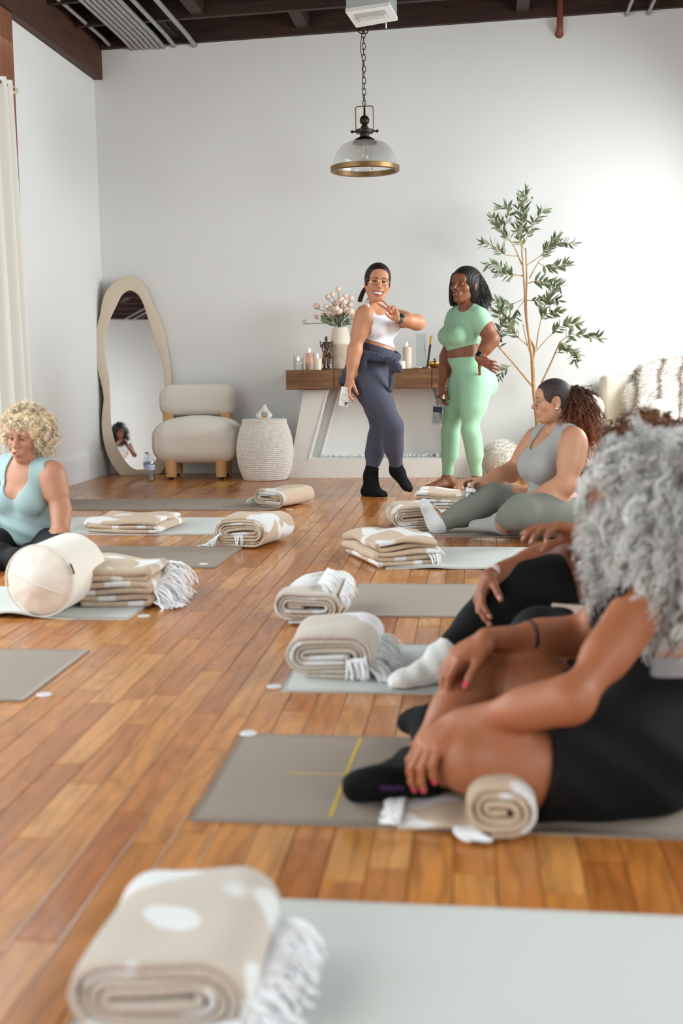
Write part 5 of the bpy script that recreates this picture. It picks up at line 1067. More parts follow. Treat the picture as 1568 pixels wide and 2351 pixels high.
        S_.el(heel+d*L*.55+up*.022*r, np.array([.036, L*.40, .022])*r**.5, np.stack([sd, d, up], 1), k=.025, tag=tag); S_.el(heel+d*L*.76+up*.018*r, np.array([.043*r, L*.20, .017*r]), np.stack([sd, d, up], 1), k=.02, tag=tag)
        S_.rc(heel+d*L*.80+up*.014*r-sd*.02*r, heel+d*L*.91+up*.012*r-sd*.018*r, .016*r, .013*r, k=.012, tag=tag); S_.rc(heel+d*L*.80+up*.014*r+sd*.015*r, heel+d*L*.86+up*.012*r+sd*.02*r, .014*r, .012*r, k=.012, tag=tag)
        return s
    def color(s, V, tg=None):
        col = np.repeat(s.skin[None], len(V), 0)
        for p in s.paint:
            if p[3] <= 0: continue
            e_ = V-p[0]
            if p[4] == 'face':
                yl = e_ @ s.hR[:, 1]; e_ = e_-np.outer(yl*.65, s.hR[:, 1])
            d = np.linalg.norm(e_, axis=1); a = np.clip((p[1]-d)/(p[1]*.35), 0, 1)*p[3]; col = col+(np.array(lin(p[2]))-col)*a[:, None]
        return col
    def body(s, parent, h=.008, clips=()):
        parts = [s.s.mesh(h, clips=clips, skip=[(a, b) for a, b, _ in s.boxes])]
        for a, b, hh in s.boxes: parts.append(s.s.mesh(max(hh, h*.36), bounds=(a, b), clips=clips))
        V, Q = join(parts); o = put('body', V, Q, SKIN, parent, True, cols=s.color(V))
        for kd in s.kids:
            if kd[0] == 'eye':
                _, c, r, g, colr = kd; bm = bmesh.new(); bmesh.ops.create_uvsphere(bm, u_segments=24, v_segments=16, radius=r); Rg = lookrot(g); v = np.array([x.co[:] for x in bm.verts]); f = [[x.index for x in q.verts] for q in bm.faces]; bm.free()
                ct = v[:, 2]/r; cc = np.where(ct[:, None] > .93, np.array(lin((10, 8, 8))), np.where(ct[:, None] > .70, np.array(lin(colr)), np.array(lin((172, 162, 156))))); put('eye', v @ Rg.T+c, f, EYEM, parent, True, cols=cc)
            if kd[0] == 'teeth':
                _, c, w_, Rm, mo, smi = kd; m = MB(); xs_ = np.linspace(-w_, w_, 9); hh = .004+mo*(.30-.10*smi)
                for i in range(8):
                    a, b_ = xs_[i]+.0002, xs_[i+1]-.0002; ya, yb = -(.4+.32*smi)*a*a/w_-.002*smi, -(.4+.32*smi)*b_*b_/w_-.002*smi; zs = smi*.006*((a+b_)/2/w_)**2
                    P8 = [(a, ya-.006, -hh), (b_, yb-.006, -hh), (b_, yb, -hh), (a, ya, -hh), (a, ya-.006, hh), (b_, yb-.006, hh), (b_, yb, hh), (a, ya, hh)]; m.hexa([c+Rm @ (np.array(q)+np.array([0, 0, zs])) for q in P8])
                m.build('teeth', mat('teeth_white', (238, 234, 226), .25), parent)
        return o
    def cloth(s, name, m, parent, tags, off=.005, clips=(), h=.0072, disp=None, bounds=None, extra=None):
        sd = s.s
        if extra is not None:
            sd = Sdf(); sd.P = [p for p in s.s.P if p[5] in tags]+extra.P; tags = None
        V, Q = sd.mesh(h, tags=tags, off=off, clips=clips, disp=disp, bounds=bounds); V, Q = biggest(V, Q); return put(name, V, Q, m, parent, True)
    def haircap(s, name, parent, col, off=.010, face=(.070, .075, .100), fpos=(0, .078, -.040), extra=None, clips=(), h=.0045, vary=.25, ridges=0, m=None):
        c = s.hq(*fpos); r = np.array(face)*s.hs; sd = Sdf(); sd.P = [p for p in s.s.P if p[5] == 'cran']
        if extra is not None: sd.P = sd.P+extra.P
        q = s.hc; Rm = s.hR
        dsp = None
        if ridges:
            def dsp(X, Y, Z):
                x = (X-q[0])*Rm[0, 0]+(Y-q[1])*Rm[1, 0]+(Z-q[2])*Rm[2, 0]; return .0012*np.sin(x*ridges)
        V, Q = sd.mesh(h, off=off*s.hs, clips=[ecut(c, r, s.hR)]+list(clips), disp=dsp); rg = np.random.default_rng(4)
        cc = np.array(lin(col))*(1+vary*np.sin(((V-q) @ Rm[:, 0])*260)[:, None]*.6+rg.normal(0, vary*.3, (len(V), 1))); return put(name, V, Q, m or HAIRM, parent, True, cols=np.clip(cc, 0, 1)), (V, Q)
def strands(V, Q, count, length, hr, turns, rad, colf, droop=.5, seed=1, sides=2, seg=14, spread=.35, inset=.01, clump=1, cj=.006, flow=None, keep=None, nw=1.):
    """curly strands growing off a surface"""
    rg = np.random.default_rng(seed); A = V[Q[:, 0]]; nn = np.cross(V[Q[:, 1]]-A, V[Q[:, 3]]-A); ar = np.linalg.norm(nn, axis=1)+1e-12; nn = nn/ar[:, None]
    pr = ar.copy()
    if keep is not None: pr = pr*keep(A)
    nc = count//clump; count = nc*clump; i = np.repeat(rg.choice(len(Q), nc, p=pr/pr.sum()), clump); rc = lambda a: np.repeat(a, clump, 0); P0 = A[i]-nn[i]*inset; D = nn[i]*nw+rc(rg.normal(0, spread, (nc, 3)))+rg.normal(0, .05 if clump > 1 else 0, (count, 3))
    if flow is not None: D = D+flow(P0)
    D /= np.linalg.norm(D, axis=1)[:, None]
    L = length*rc(rg.uniform(.6, 1.2, nc))*rg.uniform(.85 if clump > 1 else 1, 1, count); U = np.cross(D, rc(rg.normal(0, 1, (nc, 3)))); U /= np.linalg.norm(U, axis=1)[:, None]; W = np.cross(D, U); ph = rc(rg.uniform(0, 6.28, nc))+rg.normal(0, .25 if clump > 1 else 0, count); tn = turns*rc(rg.uniform(.7, 1.3, nc)); hrr = hr*rc(rg.uniform(.6, 1.3, nc)); P0 = P0+(rg.normal(0, cj, (count, 3)) if clump > 1 else 0)
    t = np.linspace(0, 1, seg); C_ = P0[:, None]+D[:, None]*(L[:, None]*t)[..., None]; C_[..., 2] -= droop*(L[:, None]*t**2)
    a = ph[:, None]+tn[:, None]*6.28*t; e_ = np.minimum(1, t*4)*hrr[:, None]
    C_ = C_+(np.cos(a)*e_)[..., None]*U[:, None]+(np.sin(a)*e_)[..., None]*W[:, None]
    T = np.gradient(C_, axis=1); T /= np.linalg.norm(T, axis=2)[..., None]+1e-9; B1 = np.cross(T, rg.normal(0, 1, (count, 1, 3))); B1 /= np.linalg.norm(B1, axis=2)[..., None]+1e-9; B2 = np.cross(T, B1)
    R = rad*(1.35 if sides == 2 else 1)*(1-.6*t)[None, :]*rg.uniform(.7, 1.2, count)[:, None]; th = np.arange(sides)*2*np.pi/sides
    X = C_[:, :, None]+R[..., None, None]*(np.cos(th)[None, None, :, None]*B1[:, :, None]+np.sin(th)[None, None, :, None]*B2[:, :, None]); Vv = X.reshape(-1, 3)
    k, j, q = np.meshgrid(np.arange(count), np.arange(seg-1), np.arange(sides), indexing='ij'); b0 = (k*seg+j)*sides; q2 = (q+1) % sides
    Fq = np.stack([b0+q, b0+q2, b0+sides+q2, b0+sides+q], -1)
    Fq = (Fq[:, :, :1] if sides == 2 else Fq).reshape(-1, 4)
    c = colf(P0)*rc(rg.uniform(.70, 1.22, (nc, 1)))*rg.uniform(.9, 1.1, (count, 1)); c = np.repeat(c, seg*sides, 0); return Vv, Fq, np.clip(c, 0, 1)
def hairobj(name, parent, *a, **k):
    v, f, c = strands(*a, **k); o = put(name, v, f, HAIRM, parent, True, cols=c); o['kind'] = 'stuff'; return o
def person(label, at):
    e = empty('person', (at[0], at[1], 0)); tag(e, label, 'person'); return e
def fabric(name, col, rough=.8, b=.12, sc=35, sheen=.1, vary=.03):
    if max(col) < 40: sheen = 0.; col = tuple(int(c*.55) for c in col)
    return mat(name, col, rough, bump=(sc, b), sheen=sheen, vary=(9, vary), spec=.3)
PHONES = {}
def phone(c, ax_u, ax_n, label, col, screen, w2=.036, h2=.074, th=.008, lens=False, ring=False):
    """ax_u: long axis, ax_n: direction its back faces"""
    u = nrm(ax_u); n = nrm(np.array(ax_n)-np.dot(ax_n, u)*u); r = np.cross(u, n); Rm = np.stack([r, u, n], 1); c = np.array(c, float)
    e = empty('phone', c); tag(e, label, 'phone'); s = Sdf(); s.rb((0, 0, 0), (w2, h2, th/2), .0039); V, Q = s.mesh(.0022); V = V @ Rm.T+c; put('case', V, Q, col, e, True)
    MB().box((-w2+.004, -h2+.004, -th/2-.0004), (w2-.004, h2-.004, -th/2), M=M4x(Rm, c)).build('screen', screen, e, False)
    if lens:
        cb = MB().box((-w2+.004, h2-.034, th/2-.0005), (-w2+.032, h2-.005, th/2+.0015), M=M4x(Rm, c)).build('camera_bump', mat('bump_gold', (206, 190, 160), .35, .3), e, False)
        for (x, y) in ((-.026, .012), (-.026, .026), (-.012, .019)): MB().lathe([(0, 0), (.0058, 0), (.0058, .002), (.004, .0025), (0, .0022)], n=14, M=M4x(Rm, c+Rm @ np.array([x+(0 if w2 > .03 else .004), h2-.040+y, th/2+.001]))).build('lens', mat('lens_black', (30, 26, 26), .15), cb)
    if ring: MB().lathe([(.019, 0), (.0215, 0), (.0215, .0006), (.019, .0006), (.019, 0)], n=32, M=M4x(Rm, c+Rm @ np.array([0, -.008, th/2]))).build('ring_mark', mat('ring_grey', (150, 152, 156), .5), e)
    return e
# ------------------------------------------------------------------ woman in navy leggings, white top, holding up two fingers
YW = 8.55
P1 = person('woman in white crop top and navy leggings holding up two fingers, smiling', J(868, 1135, YW)); f = Fig((194, 136, 102)); S_ = f.s
hipR, hipL = J(838, 872, 8.47), J(860, 870, 8.62); knR, knL = J(902, 978, 8.40), J(874, 990, 8.62); anR, anL = J(910, 1080, 8.52), J(850, 1092, 8.55)
pel, wst, chs, nek = J(848, 856, 8.55), J(866, 797, 8.55), J(862, 748, 8.55), J(856, 703, 8.55)
shR, shL = J(836, 722, 8.42), J(888, 724, 8.68); elR, wrR = J(815, 802, 8.38), J(803, 868, 8.34); elL, wrL = J(960, 741, 8.50), J(912, 731, 8.36)
tf = nrm([.80, -.60, 0]); tr_ = np.cross(tf, [0, 0, 1.]); TR = np.stack([tr_, tf, np.array([0, 0, 1.])], 1)
S_.el(pel-tf*.015, (.150, .112, .115), TR, k=.04, tag='torso'); S_.rc(pel, wst, .112, .098, k=.05, tag='torso', flat=(tf, .86)); S_.rc(wst, chs, .098, .112, k=.05, tag='torso', flat=(tf, .84)); S_.el(chs+np.array([0, 0, .02]), (.135, .098, .12), TR, k=.04, tag='torso'); S_.el((shR+shL)/2+np.array([0, 0, -.01]), (.15, .07, .06), TR, k=.05, tag='torso')
for q in (-1, 1): S_.el(chs+tf*.085+tr_*q*.065+np.array([0, 0, -.015]), (.062, .058, .062), TR, k=.04, tag='torso'); S_.el(pel-tf*.075+tr_*q*.07+np.array([0, 0, -.035]), (.085, .085, .095), TR, k=.05, tag='torso')
S_.el(wst+tf*.04+np.array([0, 0, -.05]), (.09, .07, .09), TR, k=.06, tag='torso')
S_.rc(nek-np.array([0, 0, .03]), J(862, 672, 8.53), .050, .043, k=.02, tag='neck'); S_.rc(nek+np.array([0, 0, .0]), shR+np.array([0, 0, .02]), .048, .04, k=.04, tag='torso'); S_.rc(nek, shL+np.array([0, 0, .02]), .048, .04, k=.04, tag='torso')
f.limb(shR, elR, .056, .042, 'armR', mid=(.35, .054)); f.limb(elR, wrR, .042, .027, 'armR', mid=(.28, .042)); f.limb(shL, elL, .053, .043, 'armL', mid=(.4, .050)); f.limb(elL, wrL, .043, .027, 'armL', mid=(.3, .043))
f.limb(hipR, knR, .108, .068, 'legR', k=.05, mid=(.32, .100)); f.limb(knR, anR, .062, .040, 'legR', mid=(.33, .061), off=-tf*.015); f.limb(hipL, knL, .104, .066, 'legL', k=.05, mid=(.32, .098)); f.limb(knL, anL, .060, .040, 'legL', mid=(.33, .060), off=-tf*.018)
tR = J(938, 1130, 8.45); f.foot(anR+np.array([0, 0, .0]), J(906, 1092, 8.56), tR, 'footR', up=nrm(tf*.8+np.array([0, 0, .5])), r=.98)
f.foot(anL, J(838, 1139, 8.53), J(884, 1141, 8.42), 'footL', r=1.)
f.head(J(867, 649, 8.50), (.20, -.97, -.03), up=(.10, -.02, 1), sc=1.10, jaw=1., mouth=.014, smile=1.0, lip=(176, 84, 82), lid=.35, gaze=(.02, -1, .02))
f.hand(wrR, J(797, 898, 8.32)-wrR, (.62, .5, -.1), True, [(.25, .5, .3), (.5, .8, .5), (.6, .9, .5), (.7, .9, .5)], 'handR', sc=.98, thumb=(.3, .8, .5), nail=(200, 24, 40))
f.hand(wrL, nrm([-.50, -.1, .82]), (-.35, -.85, -.1), False, [(.02, .06, .04), (.04, .08, .04), (1.35, 1.5, .8), (1.4, 1.5, .8)], 'handL', sc=.95, spread=.34, thumb=(.1, .6, .9), tcurl=.7, nail=(200, 24, 40))
f.body(P1)
NAVY = fabric('navy_leggings', (72, 74, 89), .75, .06); NAVJ = fabric('navy_jacket', (62, 65, 81), .8, .2, 12); WHT = fabric('white_knit', (240, 240, 246), .8, .15, 60); BLK = fabric('black_sock', (22, 22, 24), .9, .2, 120)
cutR, cutL = nrm(anR-knR), nrm(anL-knL)
f.cloth('leggings', NAVY, P1, {'torso', 'legR', 'legL'}, .005, [eplane(J(866, 794, 8.5), nrm([.30, .05, 1])), both(eplane(knR+(anR-knR)*.96, cutR), eplane(J(880, 900, YW), (0, 0, -1)), ecut(anL, (.12, .12, .12)) if 0 else eplane(J(884, 1000, YW), (-1, 0, 0))), both(eplane(knL+(anL-knL)*.97, cutL), eplane(J(880, 900, YW), (0, 0, -1)), eplane(J(882, 1000, YW), (1, 0, 0)))], h=.0072)
for sd_, kn, an, nm in ((1, knR, anR, 'R'), (-1, knL, anL, 'L')): f.cloth('sock', BLK, P1, {'foot'+nm, 'leg'+nm}, .006, [eplane(kn+(an-kn)*(.86 if nm == 'R' else .80), kn-an), ekeep(an, (.26, .26, .26))], h=.006)
S_t = [eplane(J(866, 787, 8.52), nrm([-.32, -.05, -1])), ecut(J(872, 697, 8.46), (.075, .10, .082)), ccut(shR+np.array([-.035, -.045, .06]), shR+np.array([-.045, -.13, -.10]), .066), ccut(shL+np.array([.05, .0, .05]), shL+np.array([.13, .02, -.08]), .062)]
f.cloth('crop_top', WHT, P1, {'torso'}, .006, S_t, h=.006)
# jacket tied round the hips
kx_ = Sdf(); wb = J(868, 812, 8.52); 
ring_ = [wb+TR @ np.array([.155*math.cos(a), .135*math.sin(a), 0])+np.array([-.02*math.sin(a)*0, 0, -.10*(-math.sin(a))*-.35]) for a in np.linspace(0, 2*math.pi, 33)]
for a, b_ in zip(ring_[:-1], ring_[1:]): kx_.rc(a, b_, .015, .015, k=.015, flat=((0, 0, 1), 1.9))
kn_ = J(898, 830, 8.38); kx_.el(kn_, (.035, .03, .035), k=.02)
kx_.rc(kn_, J(912, 845, 8.36), .028, .034, k=.02); kx_.rc(J(908, 832, 8.36), J(916, 850, 8.36), .024, .018, k=.015); kx_.rc(kn_, J(899, 868, 8.38), .026, .024, k=.015, flat=(tf, .6)); kx_.rc(J(899, 868, 8.38), J(896, 893, 8.40), .022, .022, k=.015, flat=(tf, .6))
sk = [(806, 815, 8.42), (790, 858, 8.44), (784, 890, 8.5)]

kx_.rb(J(829, 845, 8.385), (.042, .016, .078), .012, rotm((0, 1, 0), .12) @ rotm((0, 0, 1), -.35), k=.012); kx_.rb(J(812, 850, 8.42), (.03, .016, .075), .012, rotm((0, 1, 0), .3) @ rotm((0, 0, 1), -.8), k=.02)
kx_.rb(J(797, 852, 8.50), (.045, .016, .09), .012, rotm((0, 1, 0), .42) @ rotm((0, 0, 1), -1.0), k=.02); kx_.rb(J(788, 868, 8.56), (.03, .016, .06), .012, rotm((0, 1, 0), .4) @ rotm((0, 0, 1), -1.0), k=.02)
v, q = kx_.mesh(.006, disp=lambda X, Y, Z: .0018*np.sin((X*.6+Z)*90)+.0012*np.sin((X-Z*.5)*170)); put('tied_jacket', v, q, NAVJ, P1)
f.haircap('hair', P1, (34, 27, 25), off=.009, face=(.068, .075, .098), fpos=(0, .080, -.040), ridges=700)
br = MB(); q0 = f.hq
pts = spline([q0(.03, -.10, .0), q0(.07, -.075, -.045), q0(.09, -.05, -.085), q0(.10, -.04, -.125)], 40)
for st in range(3):
    br.tube(np.array([p+np.array([.010*math.cos(i*.55+st*2.09), .010*math.sin(i*.55+st*2.09), 0]) for i, p in enumerate(pts)]), .008, 6)
o = br.build('braid', HAIRM, P1); a_ = o.data.color_attributes.new('col', 'FLOAT_COLOR', 'POINT'); a_.data.foreach_set('color', np.tile(np.array([*lin((44, 32, 28)), 1]), len(o.data.vertices)).astype(np.float32))
# glasses
g_ = MB(); gc_ = []
for x in (-1, 1):
    rim = [q0(x*.033+.026*math.cos(a), .101-.10*abs(x*.033+.026*math.cos(a))**1.6, .002+.023*math.sin(a)) for a in np.linspace(0, 2*math.pi, 25)]; g_.tube(rim, .0013, 5, caps=False); g_.tube([q0(x*.058, .088, .010), q0(x*.078, .03, .012), q0(x*.08, -.01, .005)], .0013, 5)
g_.tube([q0(-.009, .101, .008), q0(0, .105, .011), q0(.009, .101, .008)], .0013, 5); g_.build('glasses', mat('gold_wire', (210, 164, 100), .3, .9), P1)
# necklace, watch
MB().tube([nek+TR @ np.array([.062*math.cos(a), .062*math.sin(a)+.012, .012-.028*math.sin(a)]) for a in np.linspace(.0, math.pi, 15)], .0022, 5).build('necklace', GOLD, P1)
def band(parent, c, d, r, w_, m, name='watch', face=None):
    Rm = lookrot(d); M = M4x(Rm, c); o = MB().lathe([(r, -w_/2), (r+.003, -w_/2), (r+.003, w_/2), (r, w_/2), (r, -w_/2)], n=28, M=M).build(name, m, parent)
    if face is not None:
        n = nrm(np.array(face)-np.dot(face, nrm(d))*nrm(d)); F_ = np.stack([np.cross(n, nrm(d)), nrm(d), n], 1); MB().box((-.017, -.019, r-.002), (.017, .019, r+.009), M=M4x(F_, c), bev=.004).build('watch_case', mat('watch_black', (26, 26, 28), .25), o)
    return o
band(P1, wrL+(elL-wrL)*.10, elL-wrL, .029, .022, mat('strap_grey', (66, 70, 74), .6), face=(.2, -.7, .6))
phone(J(791, 911, 8.30), J(795, 892, 8.30)-J(788, 931, 8.30), (.15, -1, .1), 'white phone held low in a hand with red nails', mat('phone_white', (232, 230, 226), .3), mat('screen_black', (12, 12, 14), .1), w2=.034, h2=.068, lens=False, ring=True)
ph1 = [o for o in bpy.data.objects if o.name.startswith('phone')][-1]
c_ = J(795, 927, 8.295)
for (dx, dy) in ((-.006, .006), (.007, .004), (-.004, -.008)): MB().lathe([(0, 0), (.0062, 0), (.0062, .003), (0, .0032)], n=14, M=M4x(lookrot((.15, -1, .1)), c_+np.array([dx, -.004, dy]))).build('lens', mat('lens_black', (30, 26, 26), .15), ph1)
# ------------------------------------------------------------------ woman in mint green, hand on hip
P2 = person('woman in mint green crop tee and leggings with hand on hip', J(1070, 1112, 9.0)); f = Fig((138, 84, 58)); S_ = f.s
hipL, hipR = J(1092, 880, 8.92), J(1062, 880, 9.08); knL, knR = J(1079, 988, 8.86), J(1033, 990, 9.05); anL, anR = J(1096, 1102, 8.92), J(1027, 1102, 9.06)
pel, wst, chs, nek = J(1082, 868, 9.0), J(1064, 812, 9.0), J(1062, 762, 9.0), J(1075, 708, 9.0)
shL, shR = J(1100, 728, 8.88), J(1044, 728, 9.12); elL, wrL = J(1130, 778, 8.84), J(1099, 822, 8.79); elR, wrR = J(1026, 815, 9.12), J(1013, 884, 9.02)
tf = nrm([-.80, -.60, 0]); tr_ = np.cross(tf, [0, 0, 1.]); TR = np.stack([tr_, tf, np.array([0, 0, 1.])], 1)
S_.el(pel-tf*.01, (.145, .112, .118), TR, k=.05, tag='torso'); S_.rc(pel, wst, .118, .112, k=.05, tag='torso', flat=(tf, .92)); S_.rc(wst, chs, .112, .115, k=.05, tag='torso', flat=(tf, .88)); S_.el(chs+np.array([0, 0, .02])-tf*.005, (.138, .102, .13), TR, k=.04, tag='torso'); S_.el((shR+shL)/2+np.array([0, 0, -.015]), (.155, .07, .065), TR, k=.05, tag='torso')
for q in (-1, 1): S_.el(chs+tf*.092+tr_*q*.066+np.array([0, 0, -.03]), (.068, .064, .068), TR, k=.035, tag='torso'); S_.el(pel-tf*.085+tr_*q*.062+np.array([0, 0, -.05]), (.088, .088, .10), TR, k=.05, tag='torso')
S_.rc(nek-np.array([0, 0, .03]), J(1072, 672, 8.98), .056, .050, k=.03, tag='neck'); S_.rc(nek, shR+np.array([0, 0, .02]), .05, .04, k=.05, tag='torso'); S_.rc(nek, shL+np.array([0, 0, .02]), .05, .042, k=.05, tag='torso')
f.limb(shR, elR, .054, .041, 'armR', mid=(.35, .05)); f.limb(elR, wrR, .040, .026, 'armR', mid=(.28, .041)); f.limb(shL, elL, .058, .045, 'armL', mid=(.4, .056)); f.limb(elL, wrL, .046, .029, 'armL', mid=(.3, .046))
f.limb(hipR, knR, .100, .056, 'legR', k=.05, mid=(.32, .088)); f.limb(knR, anR, .052, .035, 'legR', mid=(.32, .053), off=-tf*.018); f.limb(hipL, knL, .106, .056, 'legL', k=.05, mid=(.30, .098)); f.limb(knL, anL, .053, .035, 'legL', mid=(.32, .054), off=-tf*.02)
hR_ = G(1040, 1117)*1.; hR_[2] = .001; tR = G(962, 1130); tR[2] = .001; f.foot(anR, J(1040, 1121, 9.06)*np.array([1, 1, 0])+np.array([0, 0, .002]), np.array([anR[0]-.165, anR[1]-.20, .002]), 'footR', r=1.02)
f.foot(anL, np.array([anL[0]+.035, anL[1]+.02, .002]), np.array([anL[0]-.12, anL[1]-.19, .002]), 'footL', r=1.02)
f.head(J(1067, 655, 8.97), (-.60, -.80, .06), up=(.05, 0, 1), sc=1.10, jaw=.98, mouth=.0055, smile=.1, lip=(120, 66, 62), brow=(36, 24, 20), lid=.5, nose=1.05, gaze=(-.5, -.85, -.02))
S_.el(f.hq(-.086, -.008, -.008), np.array([.008, .020, .032])*1.1, f.hR @ rotm((0, 0, 1), .4), k=.006, tag='face')
f.hand(wrL, nrm([.62, -.35, -.38]), (.45, .85, .1), False, [(.15, .25, .15), (.2, .3, .2), (.25, .35, .2), (.3, .4, .2)], 'handL', sc=.95, thumb=(.9, .2, .1), nail=(176, 40, 58))
f.hand(wrR, nrm([-.05, -.08, -1]), (.95, .1, 0), True, [(.35, .7, .4), (.45, .8, .5), (.5, .9, .5), (.5, .9, .5)], 'handR', sc=1.0, thumb=(.4, .8, .4), nail=(170, 22, 44))
f.body(P2)
MINT = fabric('mint_knit', (160, 206, 172), .8, .05)
f.cloth('leggings', MINT, P2, {'torso', 'legR', 'legL'}, .005, [eplane(J(1064, 820, 9.0), nrm([-.06, 0, 1])), eplane(J(1060, 1093, 9.0), (0, 0, -1))], h=.0072)
f.cloth('crop_tee', MINT, P2, {'torso', 'armL', 'armR'}, .006, [eplane(J(1064, 797, 9.0), nrm([.22, 0, -1])), ecut(J(1068, 702, 8.95), (.062, .075, .05)), eplane(shL+(elL-shL)*.40, elL-shL) if 0 else both(eplane(shL+(elL-shL)*.30, elL-shL), ccut(shL+(elL-shL)*.2, wrL, .11)) if 0 else ecut(shL+(elL-shL)*1.02+np.array([.02, 0, .0]), (.115, .16, .135)), ecut(wrL, (.1, .1, .1)), ecut(shR+(elR-shR)*1.12, (.12, .09, .20)), ecut(wrR, (.15, .15, .2))], h=.006)
hx = Sdf(); q0 = f.hq
hx.el(q0(0, -.045, .005), np.array([.088, .085, .10])*1.1, f.hR, k=.03); hx.el(q0(-.035, -.10, -.035), np.array([.06, .05, .085])*1.1, f.hR, k=.03); hx.el(q0(-.06, -.05, -.06), np.array([.032, .045, .075])*1.1, f.hR, k=.03); hx.el(q0(.06, -.055, -.05), np.array([.03, .045, .06])*1.1, f.hR, k=.03); hx.el(q0(.076, .02, -.03), np.array([.012, .025, .085])*1.1, f.hR, k=.02)
ho, (hv, hq_) = f.haircap('hair', P2, (34, 27, 25), off=.012, face=(.070, .085, .105), fpos=(.002, .085, -.034), extra=hx, ridges=500)
fl_ = lambda P: np.tile(np.array([[.12, .1, -2.2]]), (len(P), 1)); hairobj('loose_strands', P2, hv, hq_, 1500, .075, .003, .5, .0014, lambda P: np.repeat(np.array(lin((32, 25, 23)))[None], len(P), 0), droop=.4, seed=3, spread=.12, flow=fl_, seg=10, inset=.004, keep=lambda A: ((A-f.hc) @ f.hR[:, 1] < -.02).astype(float)+1e-9)
MB().lathe([(0, -.005), (.0045, -.003), (.0045, .003), (0, .005)], q0(-.079, -.002, -.04), 10).build('earring', mat('silver', (220, 220, 222), .2, 1.), P2)
band(P2, wrL+(elL-wrL)*.10, elL-wrL, .031, .024, mat('strap_green', (58, 84, 72), .6), face=(-.5, -.8, .2))
b0 = J(1001, 974, 9.0); bu = nrm([.10, 0, .96]); bottle(b0, bu, .215, .034, 'clear bottle with dark label dangling from her lowered hand', mat('cap_navy', (38, 44, 78), .45), mat('label_navy', (46, 58, 92), .5))
# ------------------------------------------------------------------ seated woman in grey tank top
P3 = person('seated woman in grey tank top and sage leggings with curly ponytail', J(1270, 1200, 6.6)); f = Fig((188, 136, 106)); S_ = f.s
pel, wst, chs, nek = J(1288, 1178, 6.66), J(1276, 1125, 6.66), J(1266, 1058, 6.64), J(1284, 990, 6.66)
shL, shR = J(1318, 1014, 6.47), J(1232, 1010, 6.86); elL, wrL = J(1300, 1112, 6.38), J(1222, 1146, 6.36); elR, wrR = J(1180, 1082, 6.88), J(1106, 1109, 6.76)
hipL, hipR = J(1300, 1185, 6.52), J(1275, 1180, 6.82); knL, knR = J(1200, 1172, 6.20), J(1128, 1142, 6.74); anL, anR = J(1150, 1198, 6.50), J(1006, 1206, 6.60)
tf = nrm([-.93, -.36, 0]); tr_ = np.cross(tf, [0, 0, 1.]); TR = np.stack([tr_, tf, np.array([0, 0, 1.])], 1); zz_ = np.array([0, 0, 1.])
S_.el(pel, (.175, .135, .115), TR, k=.05, tag='torso'); S_.rc(pel+zz_*.03, wst, .128, .125, k=.06, tag='torso', flat=(tf, .92)); S_.rc(wst, chs, .122, .120, k=.06, tag='torso', flat=(tf, .9)); S_.el(chs+zz_*.02, (.148, .11, .135), TR, k=.04, tag='torso'); S_.el((shR+shL)/2-zz_*.02, (.165, .075, .07), TR, k=.05, tag='torso')
for q in (-1, 1): S_.el(chs+tf*.085+tr_*q*.072-zz_*.03, (.075, .070, .078), TR, k=.05, tag='torso')
S_.el(wst+tf*.05-zz_*.05, (.11, .085, .08), TR, k=.06, tag='torso')
S_.rc(nek-zz_*.03, J(1276, 950, 6.62), .058, .052, k=.03, tag='neck'); S_.rc(nek, shR+zz_*.03, .052, .045, k=.05, tag='torso'); S_.rc(nek, shL+zz_*.03, .052, .048, k=.05, tag='torso')
f.limb(shL, elL, .068, .048, 'armL', mid=(.35, .066)); f.limb(elL, wrL, .047, .031, 'armL', mid=(.3, .047)); f.limb(shR, elR, .062, .046, 'armR', mid=(.35, .06)); f.limb(elR, wrR, .046, .030, 'armR', mid=(.3, .046))
f.limb(hipL, knL, .112, .078, 'legL', k=.06, mid=(.4, .108)); f.limb(knL, anL, .070, .042, 'legL', mid=(.35, .066)); f.limb(hipR, knR, .112, .076, 'legR', k=.06, mid=(.4, .10)); f.limb(knR, anR, .068, .043, 'legR', mid=(.35, .068), off=-zz_*.015)
hl = G(986, 1226); f.foot(anR, np.array([hl[0], hl[1]+.02, .035]), J(962, 1150, 6.62), 'footR', up=nrm([.9, .1, .35]), r=1.05)
f.foot(anL, J(1166, 1207, 6.44)*np.array([1, 1, 0])+zz_*.03, J(1082, 1204, 6.60)*np.array([1, 1, 0])+zz_*.04, 'footL', up=(0, -.3, 1))
f.head(J(1267, 921, 6.60), (-.97, -.20, -.06), up=(-.02, 0, 1), sc=.96, jaw=1.06, lip=(166, 96, 96), brow=(70, 48, 38), lid=.62, gaze=(-1, -.35, -.1), nose=1.04)
f.hand(wrL, nrm([-.55, .25, -.55]), (.0, .55, -.8), False, (.2, .3, .2), 'handL', nail=(236, 214, 208)); f.hand(wrR, nrm([-.92, -.12, .02]), (.25, -.65, -.6), True, [(.7, .9, .5), (.8, 1., .5), (.85, 1., .5), (.9, 1., .6)], 'handR', thumb=(.5, .6, .6), tcurl=.5, nail=(236, 214, 208))
clipF = [lambda X, Y, Z: .008-Z+0*X]
f.body(P3, clips=clipF)
SAGE = fabric('sage_leggings', (116, 118, 108), .8, .07); GREY = fabric('grey_jersey', (161, 160, 158), .85, .25, 22); SOCKW = fabric('pale_grey_sock', (206, 206, 206), .95, .3, 130); SOCKG = fabric('grey_sock', (160, 160, 158), .95, .3, 130)
